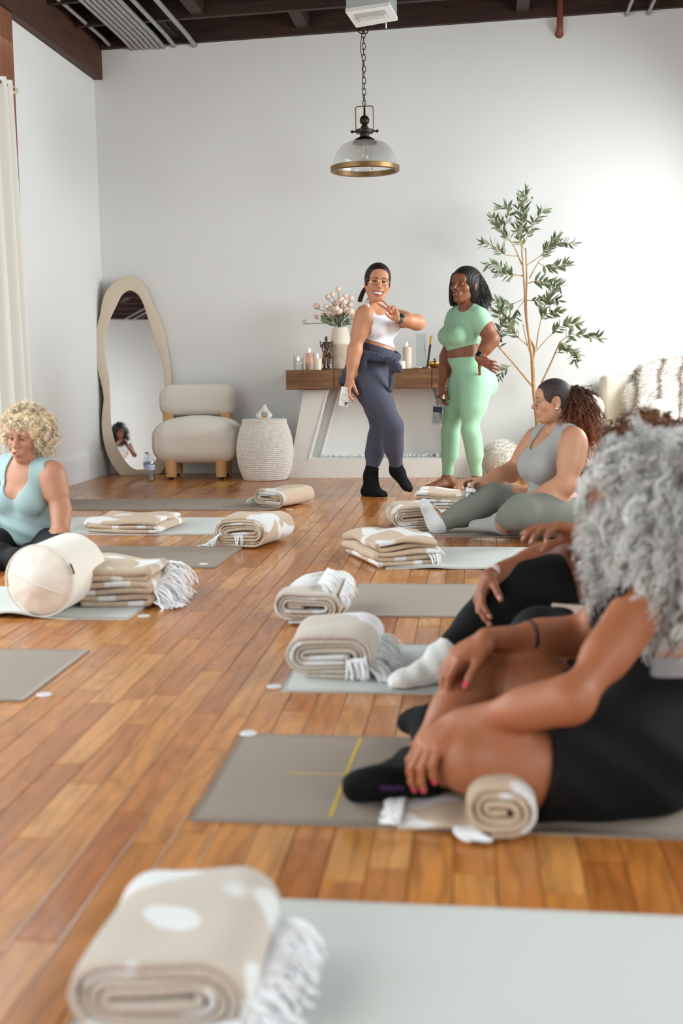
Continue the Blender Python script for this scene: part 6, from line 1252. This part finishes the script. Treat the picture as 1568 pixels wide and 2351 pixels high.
f.cloth('leggings', SAGE, P3, {'torso', 'legR', 'legL'}, .006, clipF+[waist(wst-zz_*.02, (0, 0, 1), nek), both(eplane(knR+(anR-knR)*.86, anR-knR), eplane(J(1060, 1190, 6.6), (1, 0, 0))), ecut(anL+(anL-knL)*.18, (.058, .058, .058))])
for nm, kn, an, m in (('R', knR, anR, SOCKW), ('L', knL, anL, SOCKG)): f.cloth('sock', m, P3, {'foot'+nm, 'leg'+nm}, .006, clipF+[eplane(kn+(an-kn)*(.94 if nm == 'R' else .84), kn-an), ekeep(an, (.26, .26, .26))], h=.006)
dsp = lambda X, Y, Z: .0035*np.sin(Z*95+X*18+2*np.sin(Y*14))*np.clip((wst[2]+.06-Z)*12, 0, 1)
f.cloth('tank_top', GREY, P3, {'torso'}, .009, [both(eplane(pel+zz_*.02, nrm([-.30, .1, -1]))), ecut(J(1340, 1030, 6.66), (.04, .1, .06))]+tankcuts(nek, tf, TR, shL, shR, w=.075, deep=.095, arm=.085, out=.030), disp=dsp, h=.0054)
q0 = f.hq
def trimline(parent, pts, r, m, name): MB().tube(spline(pts, 24), r, 6).build(name, m, parent)
f.haircap('hair', P3, (58, 48, 46), off=.010, face=(.072, .085, .105), fpos=(0, .082, -.032), ridges=600, clips=[ecut(q0(-.085, -.004, -.014), (.03, .03, .046)), ecut(q0(.085, -.004, -.014), (.03, .03, .046))])
px_ = Sdf(); a = q0(-.0, -.105, .02); px_.rc(a, J(1322, 925, 6.66), .04, .075, k=.04); px_.rc(J(1322, 925, 6.66), J(1328, 985, 6.66), .078, .062, k=.05); v, q = px_.mesh(.008)
def ponyc(P): t = np.clip((J(1300, 900, 6.66)[2]-P[:, 2])/.22, 0, 1)[:, None]; return np.array(lin((84, 52, 38)))*(1-t)+np.array(lin((168, 100, 62)))*t
put('ponytail', v, q, HAIRM, P3, cols=ponyc(v)*.6); hairobj('ponytail_curls', P3, v, q, 3600, .085, .006, 3.6, .0015, ponyc, droop=.9, seed=5, seg=18, inset=.012, spread=.5, clump=6, cj=.003)
MB().lathe([(0, -.006), (.006, -.003), (.006, .003), (0, .006)], q0(-.080, -.004, -.038), 10).build('earring', mat('pearl', (238, 232, 226), .2), P3)
MB().lathe([(0, -.004), (.004, -.002), (.004, .002), (0, .004)], q0(-.081, -.012, -.026), 10).build('earring', mat('pearl', (0, 0, 0)), P3)
bb = J(1075, 1150, 6.68); bottle(bb, nrm(J(1084, 1104, 6.70)-bb), .118, .030, 'small clear water bottle with black cap held on her knee', CAPB, mat('label_white', (222, 222, 218), .5))
# ------------------------------------------------------------------ woman with pale blonde curls, teal tank
P6 = person('seated woman with pale blonde curls in light teal tank top', J(80, 1270, 5.75)); f = Fig((180, 126, 98)); S_ = f.s
pel, wst, chs, nek = J(88, 1240, 5.80), J(78, 1190, 5.78), J(72, 1135, 5.74), J(66, 1075, 5.74)
shL, shR = J(122, 1090, 5.64), J(6, 1072, 5.82); elL, wrL = J(140, 1168, 5.62), J(140, 1228, 5.50); elR, wrR = J(-30, 1150, 5.8), J(-40, 1220, 5.6)
hipL, hipR = J(114, 1258, 5.72), J(58, 1254, 5.86); knL, knR = J(150, 1262, 5.38), J(-60, 1266, 5.45); anL, anR = J(40, 1290, 5.36), J(60, 1292, 5.42)
tf = nrm([-.35, -.93, 0]); tr_ = np.cross(tf, zz_); TR = np.stack([tr_, tf, zz_], 1)
S_.el(pel, (.165, .13, .11), TR, k=.05, tag='torso'); S_.rc(pel+zz_*.02, wst, .12, .115, k=.06, tag='torso', flat=(tf, .9)); S_.rc(wst, chs, .115, .115, k=.06, tag='torso', flat=(tf, .9)); S_.el(chs+zz_*.02, (.145, .10, .125), TR, k=.04, tag='torso'); S_.el((shR+shL)/2-zz_*.02, (.155, .07, .065), TR, k=.05, tag='torso')
for q in (-1, 1): S_.el(chs+tf*.078+tr_*q*.068-zz_*.025, (.074, .066, .074), TR, k=.03, tag='torso')
S_.rc(nek-zz_*.03, J(60, 1035, 5.70), .056, .05, k=.03, tag='neck'); S_.rc(nek, shR+zz_*.025, .05, .042, k=.05, tag='torso'); S_.rc(nek, shL+zz_*.025, .05, .045, k=.05, tag='torso')
f.limb(shL, elL, .052, .040, 'armL', mid=(.35, .051)); f.limb(elL, wrL, .039, .028, 'armL', mid=(.3, .039)); f.limb(shR, elR, .052, .040, 'armR', mid=(.35, .051)); f.limb(elR, wrR, .043, .029, 'armR')
f.limb(hipL, knL, .088, .066, 'legL', k=.06, mid=(.4, .084)); f.limb(knL, anL, .06, .04, 'legL', mid=(.35, .056)); f.limb(hipR, knR, .088, .066, 'legR', k=.06, mid=(.4, .084)); f.limb(knR, anR, .06, .04, 'legR', mid=(.35, .06))
f.foot(anL, J(52, 1300, 5.4)*np.array([1, 1, 0])+zz_*.02, J(-20, 1305, 5.36)*np.array([1, 1, 0])+zz_*.02, 'footL', up=(0, 0, 1)); f.foot(anR, J(55, 1298, 5.55)*np.array([1, 1, 0])+zz_*.02, J(110, 1296, 5.52)*np.array([1, 1, 0])+zz_*.02, 'footR')
f.head(J(60, 1000, 5.68), (-.20, -.96, -.20), up=(.07, -.1, 1), sc=1.0, jaw=1.05, mouth=.006, lip=(160, 88, 80), brow=(96, 62, 44), lid=.4, gaze=(-.45, -.9, -.25), eyes=(70, 48, 34))
f.hand(wrL, nrm([.05, -.2, -1]), (-.2, -1, 0), False, (.2, .3, .2), 'handL'); f.hand(wrR, nrm([.1, -.4, -.8]), (.3, .6, -.5), True, (.3, .4, .2), 'handR', fine=False)
f.body(P6, clips=clipF)
TEAL = fabric('teal_jersey', (152, 175, 174), .8, .2, 18); BLKL = fabric('black_leggings', (24, 24, 27), .75, .06)
f.cloth('leggings', BLKL, P6, {'torso', 'legR', 'legL', 'footL', 'footR'}, .006, clipF+[waist(wst-zz_*.03, (0, 0, 1), nek)])
dsp = lambda X, Y, Z: .0045*np.sin(Z*80+X*20+2*np.sin(X*9))*np.clip((wst[2]+.05-Z)*14, 0, 1)
bx6 = Sdf(); bx6.el(pel+tf*.055+zz_*.055, (.165, .125, .085), TR, k=.05); bx6.el(wst+tf*.03, (.14, .11, .09), TR, k=.05)
f.cloth('tank_top', TEAL, P6, {'torso'}, .008, [eplane(pel-zz_*.0, nrm([.1, 0, -1]))]+tankcuts(nek, tf, TR, shL, shR, w=.078, deep=.125, out=.036), disp=dsp, h=.0054, extra=bx6)
q0 = f.hq; hx = Sdf(); 
for (x, y, z, r) in ((0, -.05, .07, .085), (-.05, -.03, .06, .075), (.05, -.03, .06, .075), (-.075, -.04, 0, .06), (.075, -.04, 0, .06), (0, -.1, .02, .08), (-.07, -.05, -.05, .05), (.07, -.06, -.045, .05), (-.03, .04, .085, .045), (.03, .045, .085, .045), (-.062, .02, .05, .035), (.06, .02, .05, .035)): hx.el(q0(x*.85, y*.85, z*.85), r*.82, k=.03)
ho, (v, q) = f.haircap('hair', P6, (220, 198, 164), off=.008, face=(.066, .10, .112), fpos=(0, .09, -.048), extra=hx, h=.006, vary=.2)
bl = lambda P: np.repeat(np.array(lin((236, 218, 190)))[None], len(P), 0); hairobj('curls', P6, v, q, 5600, .046, .006, 2.0, .0013, bl, droop=.25, seed=8, seg=11, inset=.006, spread=.5, clump=7, cj=.0035, keep=lambda A: ((((A-f.hc) @ f.hR[:, 1] < .05) | ((A-f.hc) @ f.hR[:, 2] > .062)) & ((A-f.hc) @ f.hR[:, 2] > -.10)).astype(float)+1e-9)
for (x, z, c) in ((.028, .098, (92, 58, 92)), (-.02, .105, (60, 58, 60))): MB().tube([q0(-x-.008, .083, z+.004), q0(-x+.010, .085, z-.002)], .004, 6).build('hair_clip', mat('clip_%d' % c[0], c, .4), P6)
pc_ = G(22, 1296); e = phone((pc_[0], pc_[1], .0125), (1, .25, 0), (0, 0, 1), 'black phone lying flat on the floor by the bolster', mat('phone_black', (26, 26, 28), .3), mat('screen_black', (12, 12, 14), .1), w2=.038, h2=.078, lens=True)
# ------------------------------------------------------------------ woman with brown curls, black leggings, behind the grey haired woman
P4 = person('seated woman with brown curls, black leggings and white socks, hugging a knee', J(1470, 1500, 3.75)); f = Fig((150, 92, 66)); S_ = f.s
pel, wst, chs, nek = J(1490, 1462, 3.78), J(1495, 1370, 3.80), J(1490, 1275, 3.80), J(1488, 1165, 3.78)
shL, shR = J(1530, 1205, 3.60), J(1430, 1195, 3.95); elR, wrR = J(1300, 1268, 3.92), J(1122, 1326, 3.66); elL, wrL = J(1450, 1310, 3.45), J(1345, 1222, 3.42)
hipR, hipL = J(1470, 1455, 3.90), J(1480, 1480, 3.66); knR, knL = J(1180, 1352, 3.72), J(1240, 1462, 3.36); anR, anL = J(1018, 1510, 3.52), J(1180, 1500, 3.78)
tf = nrm([-.95, -.15, 0]); tr_ = np.cross(tf, zz_); TR = np.stack([tr_, tf, zz_], 1)
S_.el(pel, (.165, .13, .11), TR, k=.05, tag='torso'); S_.rc(pel, wst, .12, .11, k=.06, tag='torso', flat=(tf, .9)); S_.rc(wst, chs, .11, .115, k=.06, tag='torso', flat=(tf, .88)); S_.el(chs+zz_*.03, (.145, .10, .14), TR, k=.04, tag='torso'); S_.el((shR+shL)/2-zz_*.02, (.16, .07, .065), TR, k=.05, tag='torso')
for q in (-1, 1): S_.el(chs+tf*.08+tr_*q*.065-zz_*.02, (.068, .06, .068), TR, k=.04, tag='torso')
S_.rc(nek-zz_*.03, J(1482, 1100, 3.76), .055, .05, k=.03, tag='neck'); S_.rc(nek, shR+zz_*.02, .048, .042, k=.05, tag='torso'); S_.rc(nek, shL+zz_*.02, .048, .042, k=.05, tag='torso')
f.limb(shR, elR, .054, .043, 'armR', mid=(.35, .052)); f.limb(elR, wrR, .042, .027, 'armR', mid=(.3, .041), k=.015); f.limb(shL, elL, .054, .043, 'armL', mid=(.35, .052)); f.limb(elL, wrL, .042, .028, 'armL', mid=(.3, .041))
f.limb(hipR, knR, .108, .074, 'legR', k=.06, mid=(.45, .102)); f.limb(knR, anR, .068, .041, 'legR', mid=(.35, .064), off=nrm([1, 0, -1])*.015); f.limb(hipL, knL, .11, .078, 'legL', k=.06, mid=(.4, .105)); f.limb(knL, anL, .068, .042, 'legL', mid=(.35, .064))
S_.el(J(1268, 1352, 3.76), (.11, .10, .098), k=.08, tag='legR')
f.foot(anR, J(1034, 1553, 3.50)*np.array([1, 1, 0])+zz_*.012, J(893, 1551, 3.42)*np.array([1, 1, 0])+zz_*.012, 'footR', r=.8); f.foot(anL, J(1165, 1530, 3.80)*np.array([1, 1, 0])+zz_*.02, J(1040, 1545, 3.72)*np.array([1, 1, 0])+zz_*.02, 'footL')
f.head(J(1478, 1068, 3.74), (-.98, .15, -.05), sc=1.0, brow=(40, 28, 24))
f.hand(wrR, nrm(J(1090, 1400, 3.56)-wrR), (.85, .2, -.25), True, [(.30, .45, .25), (.35, .5, .3), (.35, .5, .3), (.4, .5, .3)], 'handR', sc=1.02, spread=.1, thumb=(.5, .8, .35), nail=(196, 150, 134)); f.hand(wrL, nrm(J(1245, 1205, 3.40)-wrL), (-.1, -.25, -.95), False, [(.15, .35, .2), (.25, .5, .3), (.35, .6, .3), (.5, .7, .4)], 'handL', sc=1.02, thumb=(.4, .8, .5), nail=(210, 160, 146))
f.body(P4, clips=clipF)
f.cloth('leggings', BLKL, P4, {'torso', 'legR', 'legL'}, .006, clipF+[waist(wst-zz_*.05, (0, 0, 1), nek), both(eplane(knR+(anR-knR)*.96, anR-knR), ccut(anR, anR+(anR-knR)*.4, .1)), both(eplane(knL+(anL-knL)*.93, anL-knL), ccut(anL, anL+(anL-knL)*.4, .09))])
f.cloth('top', fabric('black_jersey', (26, 26, 28), .85, .2, 18), P4, {'torso'}, .008, [eplane(pel+zz_*.05, (0, 0, -1))]+tankcuts(nek, tf, TR, shL, shR))
SOCKI = fabric('white_sock', (226, 226, 222), .95, .35, 60)
for nm, kn, an in (('R', knR, anR), ('L', knL, anL)): f.cloth('sock', SOCKI, P4, {'foot'+nm, 'leg'+nm}, .007, clipF+[eplane(kn+(an-kn)*.90, kn-an), ekeep(an, (.26, .26, .26))], h=.006, disp=lambda X, Y, Z: .0018*np.sin(X*110+Z*60))
q0 = f.hq; hx = Sdf()
for (x, y, z, r) in ((0, -.03, .07, .095), (-.05, -.03, .05, .08), (.05, -.03, .05, .08), (0, .05, .075, .06), (0, -.10, .03, .085), (-.075, -.05, -.02, .07), (.075, -.05, -.02, .07), (-.06, .02, .06, .06), (.06, .02, .06, .06), (-.07, -.07, -.09, .06), (.07, -.07, -.09, .06)): hx.el(q0(x*.9, y*.9, z*.85), r*.85, k=.03)
ho, (v, q) = f.haircap('hair', P4, (70, 42, 30), off=.01, face=(.066, .085, .10), fpos=(0, .09, -.045), extra=hx, h=.007)
bc_ = lambda P: np.array(lin((86, 52, 36)))+(np.array(lin((142, 92, 62)))-np.array(lin((86, 52, 36))))*np.clip((P[:, 2]-f.hc[2])/.18, 0, 1)[:, None]
hairobj('curls', P4, v, q, 4200, .055, .008, 2., .0018, bc_, droop=.3, seed=9, seg=10, clump=7, cj=.004, inset=.006, spread=.5)
MB().tube([q0(.06, .02, .125), q0(.05, -.0, .15), q0(.035, .0, .155)], .012, 8).build('hair_clip', mat('clip_slate', (62, 66, 76), .4), P4)
band(P4, wrR+(elR-wrR)*.07, elR-wrR, .030, .020, mat('strap_pink', (222, 200, 196), .6))
ph = J(1322, 1406, 3.40); e = phone(ph, nrm([-1, .12, .05]), nrm([.02, -.35, .9]), 'pale phone in tan case lying on black leggings', mat('case_tan', (206, 186, 170), .35), mat('screen_black', (12, 12, 14), .1), w2=.036, h2=.070, lens=True)
# ------------------------------------------------------------------ woman with grey curls in black dress, nearest
P5 = person('seated woman with thick silver grey curls in black dress, nearest the camera', J(1430, 1850, 2.65)); f = Fig((166, 102, 68)); S_ = f.s
pel, wst, chs, nek = J(1470, 1740, 2.68), J(1520, 1640, 2.70), J(1530, 1510, 2.72), J(1500, 1340, 2.72)
shL, shR = J(1466, 1404, 2.56), J(1435, 1375, 2.92); elL, wrL = J(1318, 1606, 2.36), J(1058, 1655, 2.46); elR, wrR = J(1345, 1462, 2.98), J(1118, 1466, 2.86)
hipL, hipR = J(1430, 1790, 2.54), J(1420, 1720, 2.80); knL, knR = J(1082, 1742, 2.44), J(1118, 1520, 2.96); anL, anR = J(1000, 1712, 2.82), J(960, 1760, 2.66)
tf = nrm([-.93, .36, 0]); tr_ = np.cross(tf, zz_); TR = np.stack([tr_, tf, zz_], 1)
S_.el(pel, (.165, .135, .12), TR, k=.05, tag='torso'); S_.rc(pel, wst, .125, .115, k=.06, tag='torso', flat=(tf, .9)); S_.rc(wst, chs, .115, .118, k=.06, tag='torso', flat=(tf, .88)); S_.el(chs+zz_*.03, (.145, .105, .13), TR, k=.05, tag='torso'); S_.el((shR+shL)/2-zz_*.015, (.165, .075, .065), TR, k=.05, tag='torso')
for q in (-1, 1): S_.el(chs+tf*.08+tr_*q*.068-zz_*.02, (.07, .062, .07), TR, k=.04, tag='torso')
S_.rc(nek-zz_*.03, J(1470, 1250, 2.72), .055, .05, k=.03, tag='neck'); S_.rc(nek, shR+zz_*.02, .048, .042, k=.05, tag='torso'); S_.rc(nek, shL+zz_*.02, .05, .045, k=.05, tag='torso')
f.limb(shL, elL, .044, .036, 'armL', mid=(.35, .042)); f.limb(elL, wrL, .037, .026, 'armL', mid=(.25, .038), k=.02); f.limb(shR, elR, .052, .041, 'armR', mid=(.35, .05)); f.limb(elR, wrR, .041, .027, 'armR', mid=(.3, .040), k=.02)
f.limb(hipL, knL, .105, .072, 'legL', k=.05, mid=(.5, .092)); f.limb(knL, anL, .066, .040, 'legL', mid=(.35, .060), k=.02); f.limb(hipR, knR, .105, .066, 'legR', k=.05, mid=(.45, .090)); f.limb(knR, anR, .060, .040, 'legR', mid=(.35, .060), off=nrm([1, -.3, -.5])*.012, k=.02)
f.foot(anR, J(1002, 1818, 2.52), J(790, 1822, 2.46), 'footR', up=nrm([.1, .75, .55]), r=1.05); f.foot(anL, J(1010, 1730, 2.86)*np.array([1, 1, 0])+zz_*.03, J(935, 1706, 2.96)*np.array([1, 1, 0])+zz_*.04, 'footL', r=1.)
f.head(J(1448, 1165, 2.72), (-.80, .60, -.05), sc=1.05)
f.hand(wrL, nrm(J(990, 1712, 2.42)-wrL), (.35, .35, -.75), False, [(.55, .6, .3), (.5, .6, .3), (.5, .6, .3), (.5, .6, .3)], 'handL', sc=1.05, thumb=(.4, .85, .3), nail=(226, 40, 96)); f.hand(wrR, nrm(J(1062, 1500, 2.84)-wrR), (.5, .25, -.8), True, [(.45, .5, .3), (.5, .55, .3), (.5, .6, .3), (.5, .6, .3)], 'handR', sc=1.05, thumb=(.5, .85, .3), nail=(226, 40, 96))
f.body(P5, h=.008, clips=clipF)
DRS = fabric('black_dress', (20, 20, 22), .85, .35, 7)
hx = Sdf(); zr = lambda p, z: np.array([p[0], p[1], z])
hx.rc(zr(hipL, .11), zr(hipL+(knL-hipL)*.52, .115), .115, .105, k=.05); hx.rc(zr(hipR, .12), hipR+(knR-hipR)*.34, .115, .098, k=.05); hx.el(zr(pel, .12), (.21, .19, .13), TR, k=.06); hx.el(pel+tf*.10, (.12, .14, .10), TR, k=.06)
f.cloth('dress', DRS, P5, {'torso', 'legL', 'legR'}, .010, clipF+[both(eplane(hipL+(knL-hipL)*.60, knL-hipL), eplane((0, 2.70, 0), (0, -1, 0))), both(eplane(hipR+(knR-hipR)*.50, knR-hipR), eplane((0, 2.66, 0), (0, 1, 0))), eplane(J(1200, 1700, 2.6), (-1, 0, 0)), both(eplane(J(1530, 1548, 2.6), (0, 0, 1)), eplane(chs, -tf)), ecut(nek+zz_*.02, (.10, .12, .10), TR), ecut(nek-tf*.10-zz_*.04, (.085, .10, .14), TR), ccut(shL+np.array([.03, -.09, .08]), shL+np.array([.05, -.10, -.12]), .085), ccut(shR+np.array([-.03, .08, .08]), shR+np.array([-.05, .10, -.12]), .09)], extra=hx, disp=lambda X, Y, Z: .004*np.sin(X*34+Z*52+2*np.sin(Y*21))*np.clip((.36-Z)*5, 0, 1))
f.cloth('sports_bra', fabric('bra_grey', (158, 156, 158), .85, .15, 60), P5, {'torso'}, .005, [eplane(J(1520, 1500, 2.6), nrm([.05, -.1, 1])), eplane(J(1520, 1580, 2.6), (0, 0, -1))])
for nm, kn, an, t_ in (('R', knR, anR, .985), ('L', knL, anL, .93)): f.cloth('sock', BLK, P5, {'foot'+nm, 'leg'+nm}, .006, clipF+[eplane(kn+(an-kn)*t_, kn-an), ekeep(an, (.26, .26, .26))], h=.006)
pp = J(880, 1808, 2.44)
for k in range(6): MB().box((-.0035, -.001, -.004), (.0025, .001, .004), M=M4x(np.eye(3), J(878+k*9, 1808+(k % 2)*2, 2.44))).build('sole_print', mat('purple_print', (62, 28, 84), .8), P5, False)
band(P5, wrR+(elR-wrR)*.42, elR-wrR, .0405, .008, mat('hair_tie_navy', (40, 36, 52), .7), name='hair_tie')
hx = Sdf()
for (u, v_, y, r) in ((1470, 1105, 2.72, .098), (1462, 1118, 2.74, .080), (1530, 1110, 2.72, .088), (1452, 1188, 2.72, .078), (1560, 1180, 2.74, .085), (1480, 1210, 2.64, .095), (1456, 1245, 2.68, .068), (1490, 1275, 2.63, .085), (1570, 1215, 2.70, .085), (1520, 1270, 2.66, .052), (1485, 1290, 2.64, .055), (1490, 1180, 2.80, .09)): hx.el(J(u+26, v_, y), r, k=.04)
gcr = J(1516, 1050, 2.72)
def gflow(P):
    d = P-gcr; d[:, 2] = 0; l = np.linalg.norm(d, axis=1)[:, None]; return d/np.maximum(l, .03)*.75*np.clip(1.3-l/.16, .15, 1)+np.array([[0, 0, -1.]])*np.clip(l/.12, .15, 1.1)
v, q = hx.mesh(.009); gcol = lambda P: np.repeat(np.array(lin((216, 214, 210)))[None], len(P), 0)
put('hair', v, q, HAIRM, P5, cols=np.repeat(np.array(lin((168, 165, 160)))[None], len(v), 0)); hairobj('curls', P5, v, q, 9600, .10, .0105, 2.3, .0019, gcol, droop=.35, seed=10, seg=12, inset=.006, spread=.28, clump=12, cj=.0055, nw=.42, flow=gflow)
# ------------------------------------------------------------------ the photographer, kneeling behind the lens (she shows in the mirror)
P7 = person('photographer with long dark curls in white top reflected in the mirror', (.0, -.32, 0)); f = Fig((128, 80, 58)); S_ = f.s
A = lambda x, y, z: np.array([x, y, z]); tf = A(0, 1., 0); TR = np.eye(3)
pel, wst, chs, nek = A(.03, -.42, .46), A(.03, -.42, .62), A(.03, -.40, .80), A(.03, -.38, .98)
S_.el(pel, (.165, .125, .12), TR, k=.05, tag='torso'); S_.rc(pel, wst, .115, .10, k=.06, tag='torso'); S_.rc(wst, chs, .10, .11, k=.06, tag='torso'); S_.el(chs, (.145, .1, .13), TR, k=.04, tag='torso'); S_.el(A(.03, -.39, .92), (.165, .07, .065), TR, k=.05, tag='torso')
for q in (-1, 1): S_.el(chs+A(q*.065, .08, -.02), (.068, .06, .068), TR, k=.04, tag='torso')
S_.rc(nek-zz_*.03, A(.03, -.37, 1.06), .055, .05, k=.03, tag='neck')
for q, nm in ((1, 'R'), (-1, 'L')):
    sh, el, wr = A(.03+q*.17, -.38, .93), A(.03+q*.24, -.28, .74), A(.0+q*.085, -.10, .90); S_.rc(nek, sh, .048, .045, k=.05, tag='torso'); f.limb(sh, el, .05, .041, 'arm'+nm); f.limb(el, wr, .04, .027, 'arm'+nm)
    f.hand(wr, nrm(A(-q*.15, .6, .45)), A(-q, .1, 0), q > 0, (.5, .8, .5), 'hand'+nm, fine=False)
    hp, kn, an = A(.03+q*.09, -.42, .42), A(.03+q*.11, -.22, .07), A(.03+q*.10, -.62, .06); f.limb(hp, kn, .10, .068, 'leg'+nm, k=.05); f.limb(kn, an, .062, .04, 'leg'+nm); f.foot(an, an+A(0, -.02, -.04), an+A(0, -.2, -.045), 'foot'+nm)
f.head(A(.03, -.34, 1.145), (0, .98, -.12), sc=1.0)
f.body(P7, h=.014, clips=[lambda X, Y, Z: .001-Z+0*X])
f.cloth('white_top', WHT, P7, {'torso'}, .008, [eplane(pel, (0, 0, -1)), ecut(nek+A(0, .06, .0), (.09, .1, .10))], h=.009); f.cloth('black_trousers', BLKL, P7, {'torso', 'legR', 'legL'}, .006, [eplane(pel+zz_*.02, (0, 0, 1)), lambda X, Y, Z: .001-Z+0*X], h=.009)
q0 = f.hq; hx = Sdf()
for (x, y, z, r) in ((0, -.03, .06, .10), (-.08, -.04, -.02, .07), (.08, -.04, -.02, .07), (-.10, -.03, -.12, .065), (.10, -.03, -.12, .065), (-.10, -.02, -.2, .05), (.10, -.02, -.2, .05), (0, -.09, -.1, .10)): hx.el(q0(x, y, z), r, k=.03)
ho, (v, q) = f.haircap('hair', P7, (30, 24, 22), off=.01, face=(.066, .085, .11), fpos=(0, .09, -.05), extra=hx, h=.009)
hairobj('curls', P7, v, q, 900, .06, .008, 2., .003, lambda P: np.repeat(np.array(lin((30, 24, 22)))[None], len(P), 0), droop=.5, seed=12, seg=9)
e = empty('photo_camera', (0, -.09, .90)); tag(e, 'black camera held by the photographer reflected in the mirror', 'camera'); BKC = mat('camera_black', (24, 24, 26), .45)
MB().box((-.068, -.125, .905), (.068, -.085, .995), bev=.008).build('camera_body', BKC, e); MB().lathe([(0, 0), (.036, 0), (.038, .04), (.034, .05), (.030, .05), (.028, .035), (0, .035)], n=28, M=M4x(lookrot((0, 1, 0)), (0, -.085, .952))).build('lens_barrel', BKC, e); MB().box((-.025, -.12, .99), (.025, -.085, 1.015), bev=.006).build('viewfinder_hump', BKC, e)
